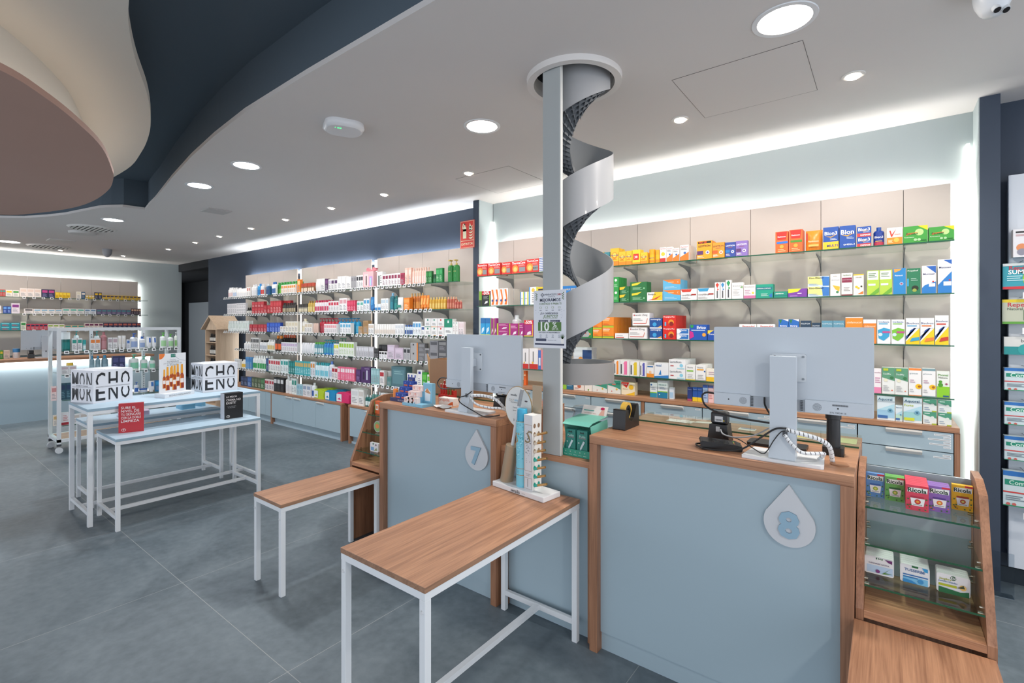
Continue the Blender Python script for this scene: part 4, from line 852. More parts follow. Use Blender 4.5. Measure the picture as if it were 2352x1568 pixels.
row([
 ('box', 75, 100, 740, 1, D_('7ea83a', ('r', 0, 0, 1, .4, '2f3a2c')), 'narrow green and dark box'),
 ('box', 101, 177, 737, 1, D_('24292a', ('r', 0, .74, 1, 1, 'c8252a'), ('t', '-50%', .5, .87, .8, 'fff', .04), ('r', .9, 0, 1, .74, '8db53c'), ('p', [(.3, .12), (.7, .2), (.72, .34), (.45, .3)], 'e8e8e8'), ('l', .2, .44, .8, .66, 3, '9aa09c')), 'black box with a red discount flash'),
 ('box', 180, 335, 715, 4, orw(), 'white and orange slim box', {'deep': 5, 'd': .045}),
 ('box', 449, 522, 745, 2, D_(W, ('r', 0, 0, .2, 1, '3d94cf'), ('r', .7, 0, .95, 1, 'c7d344'), ('t', 'Aero', .45, .5, .5, '777')), 'white box with blue and lime edges'),
 ('box', 525, 600, 700, 1, D_(W, ('r', 0, 0, .12, 1, '3d94cf'), ('r', .86, 0, 1, 1, 'c7d344'), ('c', .5, .82, .2, 'ecc04a'), ('l', .35, .1, .6, .7, 5, '999')), 'taller white box with blue and lime edges', {'d': .05}),
 ('box', 602, 670, 700, 1, D_('f1c71d', ('r', .1, .8, .9, .9, '33302c'), ('r', .2, .3, .8, .5, '2a5aa8')), 'bright yellow box half behind the post'),
 ('box', 815, 980, 690, 1, D_('1f76bd', ('t', 'ALMAX FORTE', .5, .8, .8, 'f3d9a8', .02), ('r', 0, 0, 1, .3, '2a3f90')), 'wide blue box behind the chute', {'d': .10}),
 ('box', 1283, 1335, 612, 1, D_('2d9a46', ('c', .5, .75, .22, 'e8efe4'), ('l', .2, .2, .8, .45, 3, 'a9d8b0')), 'stacked green boxes', {'stack': 2, 'deep': 3, 'd': .05}),
 ('box', 1342, 1433, 697, 1, D_('1f6b38', ('p', [(0, .92), (.6, .98), (.4, .64), (0, .55)], 'e9c52a'), ('l', .2, .14, .7, .5, 3, '8fc79c'), ('c', .84, .3, .08, '6fae7c')), 'stacked small dark green boxes', {'stack': 2}),
 ('box', 1437, 1588, 656, 1, D_('22703b', ('p', [(.1, .84), (.7, .98), (.45, .7), (.1, .62)], 'e9d02f'), ('l', .15, .16, .75, .5, 3, '8fc79c'), ('c', .84, .34, .09, '8fc79c')), 'stacked wide dark green boxes', {'stack': 2, 'd': .09}),
 ('box', 1591, 1730, 748, 1, D_(W, ('p', [(.5, 1), (1, 1), (1, .1), (.3, .1)], 'efc52c'), ('t', 'Bisolgrip', .32, .76, .5, '444', .02), ('p', [(.05, .1), (.5, .3), (.95, .66), (.6, .2)], 'c8402c')), 'white and yellow cold relief box', {'d': .07}),
 ('box', 1733, 1892, 635, 1, D_('5fb2da', ('p', [(0, 1), (1, 1), (1, .52), (.6, .6), (.2, .86)], 'ee7c28'), ('r', .3, .72, .62, .8, 'f3b98a'), ('t', 'C', .86, .76, .08, 'f6dcc0', .02), ('l', .1, .14, .8, .36, 2, 'b8dcee')), 'stacked orange and sky blue boxes', {'stack': 2, 'deep': 2, 'd': .08}),
 ('box', 1895, 2040, 718, 1, coul('d0402f'), 'white carton with red flag pattern', {'d': .07}),
 ('box', 2045, 2197, 710, 1, coul('3a9ac8'), 'white carton with blue flag pattern', {'d': .07}),
], 1.69, 'on the ' + WS, 'goods on the second medicine shelf', Z3)
row([
 ('box', 153, 196, 692, 1, vcoul('d0402f'), 'upright white carton with red diamond'),
 ('box', 198, 240, 690, 1, vcoul('3a8ac0'), 'upright white carton with blue diamond'),
 ('box', 243, 292, 672, 1, vcoul('2f9a60'), 'upright white carton with green diamond'),
 ('box', 294, 393, 692, 1, D_(W, ('t', 'Bronchostop', .5, .78, .85, '777'), ('p', [(.7, .7), (.95, .78), (.95, .62)], '7aa86a'), ('l', .1, .2, .7, .6, 5, 'bbb')), 'plain white cough box'),
 ('box', 396, 498, 712, 1, D_('efe8e8', ('r', 0, 0, 1, .22, 'c9779f'), ('t', 'Bronchostop', .5, .84, .85, '999'), ('c', .78, .4, .1, 'ecd04a'), ('l', .1, .3, .6, .66, 3, 'c9a8b8')), 'white cough box with a pink foot'),
 ('box', 500, 645, 708, 1, D_('1f9a80', ('r', 0, .6, .96, .8, '22707f'), ('t', 'ASPIRINA COMPLEX', .46, .7, .84, 'e6f2ee', .02), ('p', [(.78, .2), (.96, .34), (.96, .05), (.84, .04)], '2a6fb8'), ('l', .3, .12, .74, .34, 3, 'b8e0d6')), 'teal green painkiller box', {'d': .07}),
 ('box', 648, 768, 768, 1, D_('1c9078', ('t', 'ASPIRINA', .42, .66, .6, 'fff', .02), ('r', 0, .3, 1, .42, '2a6f7f')), 'flat teal painkiller box'),
 ('box', 771, 932, 745, 1, D_('7a3fa0', ('p', [(0, 1), (.7, 1), (.5, .62), (0, .5)], 'd6d93a'), ('r', .5, .38, .72, .5, 'e8d8f0'), ('r', .1, .1, .5, .18, 'b890d0')), 'purple box with a lime corner', {'d': .07}),
 ('box', 937, 1120, 640, 1, D_('cfe0ea', ('t', 'Rino-Ebastel', .4, .84, .66, '24262c', .03), ('p', [(0, .98), (.55, .98), (.8, .1), (0, .3)], 'e8e48a'), ('p', [(.66, .96), (1, .9), (1, .05), (.7, .05)], '3a78c0'), ('t', 'Rino-Ebastel', .4, .84, .66, '24262c', .03), ('l', .06, .1, .5, .3, 3, '9ab')), 'stacked pale yellow and blue cartons', {'stack': 2, 'd': .07}),
 ('box', 1128, 1215, 620, 1, D_('efece6', ('t', 'PROPOLIS', .5, .72, .8, '667'), ('p', [(.2, .5), (.95, .42), (.9, .2), (.5, .3)], 'efb43a'), ('c', .7, .18, .14, '4a8a5a'), ('t', 'arko', .5, .9, .4, '888')), 'white honey syrup box'),
 ('box', 1221, 1317, 613, 1, D_('efe9e4', ('r', .04, .58, .96, .8, '8a2f4a'), ('t', 'JARABE FUMADORES', .5, .7, .84, 'f2d8dc'), ('r', 0, 0, 1, .06, '7a2f3a'), ('t', 'herbora', .5, .91, .7, '4a7a4a'), ('l', .2, .2, .8, .4, 3, 'aaa')), 'white syrup box with burgundy band'),
 ('box', 1322, 1412, 622, 1, D_('f3ede0', ('r', 0, .94, 1, 1, 'e8c23a'), ('t', 'JARABE', .5, .84, .6, '777'), ('c', .3, .4, .14, 'ecc02a'), ('c', .5, .34, .12, 'ecc02a'), ('p', [(.4, .06), (.95, .2), (.95, .06)], 'e07a2a'), ('c', .78, .42, .1, '3a3a2a')), 'cream syrup box with yellow flowers'),
 ('box', 1437, 1652, 588, 2, D_('b4d24a', ('p', [(.04, .62), (.92, .62), (.92, .97), (.04, .97)], 'eef2ee'), ('l', .12, .7, .8, .9, 3, '6a8a5a'), ('r', .1, .38, .7, .46, 'eef2ee'), ('p', [(.2, 0), (.98, .3), (.98, .12), (.6, 0)], '6fae3a')), 'white and lime green medicine box'),
 ('box', 1658, 1767, 572, 1, D_('2a86c4', ('p', [(.05, .98), (.7, .98), (.5, .9), (.1, .84)], 'f0a04a'), ('t', 'Fluimucil', .44, .72, .6, 'fff', .02), ('c', .66, .4, .16, 'a8c8e4'), ('c', .66, .4, .09, 'b04a6a')), 'plain blue syrup box'),
 ('box', 1774, 1893, 572, 1, D_('2b7a55', ('t', 'Propalcof', .44, .9, .78, 'f0f4ee', .02), ('c', .6, .22, .26, '24301f'), ('c', .56, .14, .16, '9aa84a'), ('r', 0, .3, .14, .6, '3aa0c8'), ('l', .3, .5, .8, .62, 2, 'a8cdb8')), 'dark green syrup box with a portrait'),
 ('box', 1901, 2022, 550, 1, D_('ecebea', ('p', [(0, .98), (.3, .98), (1, .72), (1, .98)], '2a62b4'), ('p', [(0, 0), (1, 0), (1, .42), (.2, .3), (0, .2)], '2a7cc4'), ('t', 'Mucosan', .5, .7, .84, '2a3a70', .02), ('r', .5, .24, .95, .36, 'e8eef4'), ('c', .8, .42, .07, 'c33')), 'white and blue mucus syrup box', {'d': .06}),
 ('box', 2036, 2158, 495, 1, D_('ecebea', ('p', [(0, .98), (.4, .98), (1, .84), (1, .98)], '2a62b4'), ('p', [(0, 0), (1, 0), (1, .64), (0, .24)], '2a7cc4'), ('t', 'Mucosan', .5, .76, .84, '2a3a70', .02), ('r', .4, .22, .96, .34, 'e8eef4'), ('c', .84, .38, .07, 'c33')), 'tallest white and blue syrup box at the shelf end', {'d': .08}),
], 1.69, 'on the ' + WS, 'goods on the second medicine shelf', Z4)
mag = lambda: D_('a82a7c', ('r', 0, 0, .12, 1, 'bcc93a'), ('p', [(.4, .1), (.8, .2), (.85, .4), (.55, .34)], 'f0e4ec'), ('l', .2, .6, .9, .85, 2, 'e8a8cc'))
nor = D_('1d4f94', ('t', 'normogrip', .48, .86, .8, 'fff', .02), ('r', 0, 0, 1, .12, 'e8ecf2'), ('c', .4, .4, .2, '3aa0d8'), ('p', [(.6, .1), (.95, .1), (.95, .3)], 'f0b04a'))
prop = D_('d8281f', ('t', 'Propalgina Plus', .48, .86, .84, 'fff', .02), ('c', .64, .42, .24, 'e8922a'), ('c', .66, .3, .18, '8a1c18'), ('c', .2, .36, .08, '5ab8e0'), ('c', .2, .2, .08, '5ab8e0'))
esp = D_('f08a24', ('r', 0, 0, 1, .16, 'b8c42c'), ('r', 0, .15, 1, .19, '3f8a3a'), ('r', .05, .62, .6, .78, 'f8b870'), ('t', 'ESPIDIFEN', .36, .84, .6, 'fff', .02), ('l', .1, .26, .6, .42, 2, 'e06a1c'))
en = D_('efeceb', ('t', 'Enandol 25mg', .48, .82, .8, '44464c', .02), ('c', .1, .82, .05, 'c33'), ('r', .06, .14, .78, .2, 'c8452c'), ('p', [(.78, .14), (.82, .14), (.9, .56), (.87, .58)], 'd98a7a'), ('l', .06, .36, .6, .6, 2, 'bbb'))
row([
 ('box', 92, 175, 980, 2, D_('2f9cd4', ('r', 0, .7, 1, 1, '2a6fae'), ('p', [(.2, .1), (.8, .3), (.8, .5), (.3, .4)], 'cfe8f4'), ('r', 0, 0, 1, .08, 'c7d344')), 'narrow bright blue box'),
 ('box', 180, 235, 982, 2, D_('9c2f80', ('r', 0, 0, .2, 1, 'bcc93a'), ('p', [(.3, .1), (.9, .3), (.6, .45)], 'ecd0e0')), 'tall slim magenta box'),
 ('box', 237, 345, 1028, 1, mag(), 'stacked magenta boxes', {'stack': 2, 'd': .06}),
 ('bot', 352, 430, 955, 1, ('dcd9dc', [('r', .1, 0, .9, .5, 'b04a90')], 'eeeef0'), 'clear capped bottle with magenta label', {'dy': .10, 'h': .2}),
 ('box', 350, 428, 1030, 1, mag(), 'magenta box before the clear bottle'),
 ('box', 430, 476, 1025, 1, mag(), 'narrow magenta box'),
 ('box', 480, 562, 1000, 1, D_('a62a78', ('r', 0, .74, 1, 1, 'd42a2a'), ('t', '-50%', .5, .87, .84, 'fff', .04), ('r', .9, 0, 1, .74, 'e8a03a'), ('p', [(.3, .08), (.8, .14), (.75, .34), (.4, .26)], 'f0e0ea'), ('r', 0, 0, 1, .06, 'd9c24a')), 'magenta box with a red discount flash'),
 ('box', 985, 1100, 1030, 1, D_('2d8a44', ('p', [(0, .1), (.66, .1), (.8, .5), (.66, .9), (0, .9)], 'a9abac'), ('r', .02, .56, .5, .72, 'c8453c'), ('c', .8, .5, .14, 'f0a050')), 'stacked green and grey boxes', {'stack': 2, 'd': .05}),
 ('box', 1102, 1184, 1002, 1, esp, 'stacked small orange and lime boxes', {'stack': 2}),
 ('box', 1187, 1290, 973, 1, esp, 'pile of orange and lime boxes going back', {'stack': 2, 'deep': 5, 'd': .065}),
 ('box', 1303, 1420, 1118, 1, D_('f0edec', ('r', .05, .1, .7, .24, 'c8452c'), ('r', .1, .5, .6, .62, 'bbb')), 'flat white and red box'),
 ('box', 1424, 1588, 1065, 1, en, 'white painkiller box with red stripe', {'d': .09}),
 ('box', 1457, 1612, 965, 1, en, 'white painkiller box lying on top', {'dz': .1045, 'd': .09, 'h': .098}),
 ('box', 1613, 1727, 982, 1, nor, 'stacked navy flu boxes', {'stack': 2, 'd': .06}),
 ('box', 1732, 1850, 957, 1, prop, 'stacked red flu boxes in a deep row', {'stack': 2, 'deep': 7, 'd': .032}),
 ('box', 1856, 1970, 1076, 1, D_('dfe6ee', ('r', .2, .1, .95, .9, '2a6fb8'), ('t', 'Pharma', .55, .7, .5, 'fff'), ('p', [(0, .1), (.2, .1), (.4, .5), (.2, .9), (0, .9)], 'f0f2f4')), 'stacked slim blue and white boxes', {'stack': 2}),
 ('box', 1973, 2130, 1040, 1, D_('1e56b0', ('t', 'ilvico', .68, .82, .52, 'fff', .04), ('p', [(.04, .98), (.22, .98), (.22, .84), (.13, .76), (.04, .84)], '2f9a4c'), ('p', [(0, .05), (.26, .2), (.2, .5), (0, .6)], 'c82a8c'), ('c', .84, .34, .12, 'efa63a'), ('l', .1, .58, .9, .68, 1, 'c8d8f0')), 'large blue cold sachets box', {'d': .07}),
 ('box', 2134, 2230, 1090, 1, D_('1d4ea8', ('p', [(0, .98), (.6, .98), (0, .6)], 'f0cf3a'), ('t', 'Frenadol', .5, .6, .7, 'fff')), 'small navy and yellow box by the monitor'),
], 1.397, 'on the ' + W3, 'goods on the third medicine shelf', Z3)
cft = lambda c: D_('e9ebeb', ('t', 'Cinfatós', .5, .9, .8, '3a6fa0', .02), ('r', .12, .8, .8, .84, c), ('p', [(.05, .56), (.5, .66), (.98, .6), (.9, .3), (.5, .12), (.1, .22)], c), ('c', .24, .38, .16, 'cfe4ea'), ('r', .4, .44, .98, .52, 'c0508a'))
bis = lambda c, c2: D_('e9ebeb', ('p', [(0, 0), (1, 0), (1, .62), (0, .1)], 'f2cf1f'), ('p', [(0, .3), (.5, .46), (1, .78), (1, .98), (.7, .92), (0, .16)], '27509e'), ('p', [(0, .42), (.6, .62), (0, .9)], 'e9ebeb'), ('r', 0, .62, 1, .98, 'e9ebeb'), ('t', 'Bisolvon', .5, .8, .88, '2d3a70', .02), ('r', .1, .68, .8, .73, c2), ('p', [(.3, .1), (.98, .16), (.98, .28), (.44, .24)], c))
row([
 ('box', 357, 503, 1045, 1, D_(W, ('t', 'Frenadol', .55, .86, .7, 'c0392b', .03)), 'white flu box just above the monitor'),
 ('box', 507, 662, 1045, 1, D_(W, ('t', 'Frenadol', .55, .86, .7, 'c0392b', .03)), 'second white flu box above the monitor'),
 ('box', 690, 865, 1003, 2, D_('2a6ab8', ('p', [(.04, .98), (.36, .98), (.2, .8)], '2c7a4a'), ('p', [(.4, 1), (1, 1), (1, .9)], 'eef'), ('t', 'BisGrip', .5, .7, .7, 'fff')), 'blue box with a green corner'),
 ('box', 876, 966, 1015, 1, D_('2a4258', ('t', 'FLUTOX', .5, .86, .84, 'dfe8ee', .03)), 'dark slate cough box'),
 ('box', 972, 1046, 1032, 1, D_('2a4258', ('t', 'FLUTOX', .5, .84, .84, 'dfe8ee', .03)), 'lower dark slate cough box'),
 ('box', 1053, 1250, 1015, 2, D_('5f93a8', ('t', 'FLUIMUCIL', .5, .86, .86, 'e4eef2', .02), ('r', 0, 0, 1, .5, '7aa8ba')), 'blue grey mucus box'),
 ('box', 1255, 1404, 985, 1, D_('f08c2c', ('t', 'cinfamucol', .5, .8, .84, 'fbe4c4', .02), ('r', 0, .97, 1, 1, 'eee')), 'large orange mucus box'),
 ('box', 1406, 1518, 1005, 1, D_('ef842a', ('t', 'cinfamucol', .5, .72, .84, 'fbe4c4', .02), ('r', 0, .84, 1, 1, 'eee')), 'second orange mucus box'),
 ('box', 1523, 1638, 1005, 1, cft('3aa0cc'), 'white cough syrup box with blue throat'),
 ('box', 1642, 1759, 1005, 1, cft('7abf3a'), 'white cough syrup box with green throat'),
 ('box', 1765, 1884, 993, 1, bis('3aa0c8', '7ab0d0'), 'yellow and blue syrup box with cyan label', {'short': 'cyan labelled syrup'}),
 ('box', 1887, 2008, 992, 1, bis('e8843a', 'e0844a'), 'yellow and blue syrup box with orange label', {'short': 'orange labelled syrup'}),
 ('box', 2013, 2130, 970, 1, bis('c8402c', 'd05a4a'), 'tall yellow and blue syrup box with red label', {'d': .07}),
], 1.397, 'on the ' + W3, 'goods on the third medicine shelf', Z4)
strep = lambda c: D_('ecebe9', ('p', [(.3, .05), (.75, .05), (.75, .95), (.5, .95), (.35, .8), (.42, .74), (.42, .1)], c), ('r', .06, .1, .2, .75, '55565a'))
row([
 ('box', 470, 525, 80, 1, D_('efebea', ('r', 0, 0, 1, .24, 'd03028'), ('c', .3, .3, .12, 'eec04a'), ('r', .4, .35, .55, .8, '888')), 'white carton with a red base'),
 ('box', 529, 606, 78, 1, D_('efebea', ('r', 0, 0, 1, .24, 'd03028'), ('c', .4, .3, .12, 'eec04a'), ('r', .4, .35, .5, .85, '666')), 'wider white carton with a red base'),
 ('box', 608, 650, 95, 1, D_('e2868c', ('r', 0, 0, .6, 1, '4a78c0'), ('r', .1, .2, .5, .6, 'dfe4f0')), 'pink and blue carton touching the post', {'deep': 2}),
 ('box', 925, 1090, 152, 1, D_('e9eaee', ('r', .5, .2, 1, .9, '27487e'), ('c', .4, .5, .12, 'ee9a3a')), 'flat white and navy carton behind the tray', {'dy': .12, 'h': .205}),
 ('box', 1293, 1345, 183, 1, strep('ef8a2a'), 'white carton with orange numeral', {'deep': 5, 'd': .04}),
 ('box', 1347, 1433, 187, 1, strep('f07aa8'), 'white throat box with pink numeral', {'deep': 5, 'd': .04}),
 ('box', 1437, 1521, 196, 1, strep('e6c62f'), 'white throat box with yellow numeral', {'deep': 5, 'd': .04}),
 ('box', 1524, 1583, 202, 1, strep('5a5ab0'), 'white throat box with violet numeral', {'deep': 5, 'd': .04}),
 ('box', 1585, 1651, 230, 1, D_('ece9e6', ('r', 0, 0, 1, .3, 'f0932c'), ('c', .5, .42, .18, 'f5c89a'), ('r', .1, .84, .9, .94, '2a70b0')), 'white carton with orange foot'),
 ('box', 1654, 1783, 210, 1, D_('eaecee', ('p', [(.3, .2), (.46, .55), (.5, .2)], '2f80c4'), ('p', [(0, 0), (1, 0), (1, .2), (0, .1)], '2f80c4'), ('t', 'nasal', .3, .84, .4, '3a70a8')), 'white carton with blue drops', {'d': .07}),
 ('box', 1785, 1936, 180, 1, D_('edeeef', ('t', 'Lactoflora', .42, .76, .7, '3a4250', .02), ('c', .76, .4, .18, '8fd0e8'), ('r', .1, .3, .3, .4, 'c05a5a'), ('r', .5, .06, .95, .16, 'a8dce8')), 'stacked white probiotic boxes', {'stack': 2, 'deep': 4, 'd': .06}),
 ('box', 1940, 2026, 228, 1, D_('eeeeec', ('t', 'Nutra', .45, .84, .6, '777'), ('r', .1, .56, .8, .66, '8ac24a'), ('l', .2, .1, .8, .4, 3, 'bbb'), ('r', 0, 0, 1, .06, 'd8c04a')), 'white carton with lime band', {'deep': 2}),
 ('box', 2030, 2120, 228, 1, D_('eeeeec', ('t', 'Nutra', .45, .84, .6, '777'), ('r', .1, .66, .8, .74, 'efa83a'), ('c', .9, .6, .08, '2a5aa0'), ('l', .2, .1, .8, .4, 3, 'bbb'), ('r', 0, 0, 1, .06, '999')), 'white carton with amber band', {'deep': 4, 'd': .04}),
 ('box', 2123, 2240, 262, 1, D_('f0e8d8', ('r', 0, 0, 1, .34, 'f0c02e'), ('l', .2, .5, .8, .8, 2, 'b9a')), 'cream and yellow carton by the monitor'),
], 1.10, 'on the ' + W4, 'goods on the lowest medicine shelf', Z5)
sed = D_('e9ebe6', ('r', 0, .62, 1, 1, '5f9a78'), ('p', [(0, .62), (1, .5), (1, .62)], '5f9a78'), ('t', 'Sediflu', .4, .76, .6, 'e4f0e8', .02), ('c', .3, .52, .16, 'e8e4c8'), ('c', .78, .62, .15, '3a7a4a'), ('r', .1, .88, .5, .97, 'b9c43a'), ('c', .8, .14, .06, 'e06a4a'), ('l', .1, .1, .6, .34, 4, 'bbb'))
gri = lambda c: D_('efeeec', ('r', 0, .92, 1, 1, c), ('t', 'grintuss', .4, .80, .66, '8a9aa0', .01), ('c', .78, .34, .26, 'f2c020'), ('c', .84, .34, .12, 'a8641c'), ('r', 0, 0, 1, .02, c), ('l', .1, .46, .5, .6, 2, 'b9a'), ('l', .1, .12, .4, .26, 2, 'bbb'))
row([
 ('box', 1455, 1560, 390, 1, D_('efe9ea', ('r', 0, 0, 1, .24, 'e88ab0'), ('t', 'noche', .7, .84, .5, '9a6a80'), ('l', .5, .4, .95, .66, 3, 'c8a')), 'white and pink carton beside the monitor'),
 ('box', 1564, 1785, 385, 2, sed, 'green topped herbal syrup box', {'deep': 2}),
 ('box', 1790, 1900, 388, 1, gri('ef8a3c'), 'white sunflower syrup box with orange top'),
 ('box', 1904, 2019, 392, 1, gri('7a9aa0'), 'white sunflower syrup box with grey top', {'deep': 2}),
 ('box', 2025, 2138, 415, 1, D_('e9ece4', ('r', .02, 0, 1, .42, '8ccc2a'), ('t', 'Phonal', .5, .86, .8, '5f9a3a', .02), ('t', 'Natura', .5, .76, .7, '6a6a60'), ('c', .3, .6, .14, '4f9a2a'), ('c', .3, .48, .2, '4f9a2a'), ('c', .76, .52, .1, 'a04a6a'), ('r', .5, .03, .95, .08, '2a5a8a')), 'white and lime throat box at the shelf end'),
], 1.10, 'on the ' + W4, 'goods on the lowest medicine shelf', Z6)
sdn = D_('e4e8e4', ('p', [(0, 1), (1, 1), (1, .34), (.6, .5), (0, .62)], '3f9a80'), ('t', 'Sediflu', .42, .8, .4, 'e4f4ee'), ('c', .7, .34, .08, 'e8c04a'), ('c', .32, .18, .04, 'c33'), ('r', .34, .66, .62, .74, 'e0806a'))
row([
 ('box', 478, 500, 280, 1, D_('ee6a24', ('c', .5, .7, .3, 'f8d0a8')), 'narrow orange carton'),
 ('box', 833, 925, 355, 1, D_('2a6a90', ('r', 0, 0, .36, 1, '9ac83a'), ('c', .2, .6, .14, 'e8f0d8'), ('l', .45, .3, .9, .7, 3, 'a8c8d8')), 'navy and lime carton'),
 ('box', 928, 1021, 362, 1, D_('efe4dc', ('r', 0, .86, .95, 1, 'b8382a'), ('c', .55, .4, .2, 'c86a4a'), ('l', .1, .1, .5, .3, 2, 'b99')), 'white and brick red carton', {'deep': 2}),
 ('box', 1024, 1096, 365, 1, D_('f0ebe4', ('c', .5, .82, .14, 'e88a3a'), ('c', .5, .12, .1, '7aa84a')), 'cream carton with orange dot'),
 ('box', 1100, 1232, 372, 1, sdn, 'green and white carton with a leaf'),
 ('box', 1236, 1354, 366, 1, sdn, 'taller green and white carton'),
 ('box', 1358, 1480, 385, 1, D_('f2e6c8', ('p', [(0, 1), (.6, 1), (.4, .56), (0, .86)], 'd8352a'), ('t', 'Juanola', .24, .84, .38, 'fff', .02), ('c', .74, .64, .2, 'f2c02a'), ('p', [(.3, 0), (1, 0), (1, .3), (.8, .2)], 'f0c232'), ('t', 'PROPOLIS', .3, .46, .36, 'b07a4a')), 'cream propolis carton with a red corner'),
 ('box', 1615, 1680, 388, 1, D_('e8eeee', ('r', 0, 0, 1, .3, '2f90b0'), ('r', 0, .3, 1, .36, '8cc63f'), ('c', .2, .86, .12, '3a70b0'), ('l', .2, .5, .8, .7, 2, '9ab')), 'small white and blue allergy carton', {'deep': 3}),
 ('box', 1683, 1775, 370, 1, D_('e8eeee', ('r', 0, 0, 1, .34, '1f7fa8'), ('r', 0, .34, 1, .4, '8cc63f'), ('t', 'VISUALIX', .5, .76, .8, '3a8a8a'), ('l', .2, .5, .8, .66, 2, '9ab'), ('c', .2, .2, .05, 'fff')), 'taller white and blue allergy carton', {'deep': 3}),
 ('box', 1790, 1832, 432, 1, D_('dfe8f0', ('r', .1, .1, .9, .6, 'a8cce8')), 'tiny pale blue carton'),
 ('box', 1954, 1997, 428, 1, D_('2c3f80', ('t', 'Optiva', .5, .84, .8, 'cdf'), ('r', 0, 0, 1, .16, 'b04a6a')), 'first navy eye drop carton'),
 ('box', 1999, 2090, 430, 2, D_('2a57a8', ('t', 'Optiva', .5, .84, .8, 'cdf'), ('r', 0, 0, 1, .3, 'eec92a')), 'navy and yellow eye drop carton'),
 ('box', 2092, 2138, 408, 1, D_('a8c0e0', ('r', 0, .84, 1, 1, '3a5aa8'), ('l', .2, .2, .8, .6, 3, '6a80b8')), 'pale blue eye drop carton'),
 ('box', 2140, 2190, 412, 1, D_('ecc4c4', ('r', 0, .84, 1, 1, '5a6aa8'), ('l', .2, .2, .8, .6, 3, 'd08a8a')), 'pale pink eye drop carton'),
], .9405, 'on the ' + W5, 'goods on the worktop of the drawer unit', Z5, Y=3.69)
aq = lambda t2, c: D_('dde9ee', ('r', 0, .1, .98, .42, c), ('p', [(0, .42), (.98, .42), (.98, .7), (.5, .56)], 'b6dce8'), ('t', 'Aquoral', .46, .86, .8, '1f5f80', .02), *([('t', t2, .3, .7, .5, 'b8c43a', .01)] if t2 else []), ('c', .74, .42, .15, '7ab0c8'), ('c', .74, .42, .07, '3a6f88'), ('r', .04, .08, .6, .2, '3a6aa8' if not t2 else 'd0d83a'))
smd = D_('dfe6e2', ('p', [(0, 1), (1, 1), (1, .5), (.5, .62), (0, .76)], '4f9a7c'), ('c', .7, .56, .13, 'dfe8e0'), ('r', .66, 0, 1, .1, 'a8b83a'), ('l', .1, .1, .5, .4, 2, '9ab'), ('r', .1, .84, .5, .9, 'cfe8dc'))
row([
 ('box', 1522, 1675, 625, 1, aq('', 'a0cce4'), 'pale blue eye care box right of the monitor', {'d': .07}),
 ('box', 1678, 1741, 703, 1, aq('', 'b8dcc8'), 'tiny pale green eye care box'),
 ('box', 1744, 1905, 640, 1, aq('Forte', '9cd0d0'), 'aqua eye care box with lime wording', {'d': .07}),
 ('box', 1910, 2028, 650, 1, smd, 'stacked green and white lozenge boxes', {'stack': 2, 'd': .05}),
 ('box', 2038, 2155, 660, 1, smd, 'last stacked green and white lozenge boxes', {'stack': 2, 'd': .05}),
], .9405, 'on the ' + W5, 'goods on the worktop of the drawer unit', Z6, Y=3.665)
# ================================================================ COSMETICS WALL
Z2 = lambda x, y: (x / 3.92 + 500, y / 3.92 + 560)
def lab(base, col, cap='f2f2f2'): return (base, [('r', .08, .15, .92, .75, col), ('l', .2, .3, .8, .6, 3, '8c8c90')], cap)
def pk(base, *cols): return (base, [('r', .1, .1 + .3 * i, .9, .28 + .3 * i, c) for i, c in enumerate(cols)] + [('l', .2, .5, .8, .9, 3, '9a9a9e')])
def bx(base, c=None, c2='9a9a9e', side=None):
    d = [('l', .14, .12, .84, .5, 4, c2)]
    if c: d = [('r', .1, .6, .9, .88, c)] + d
    return (base, d, side) if side else (base, d)
WB = lab('eceae8', 'dcdcde'); T1 = 'top cosmetics shelf'; G_ = 'goods on the %s'
B2 = {'deep': 2}
def crow(ents, i, nm_): row(ents, CZ[i], 'on the ' + nm_, G_ % nm_, Z2, maxd=.10, boxname='cosmetics_carton')
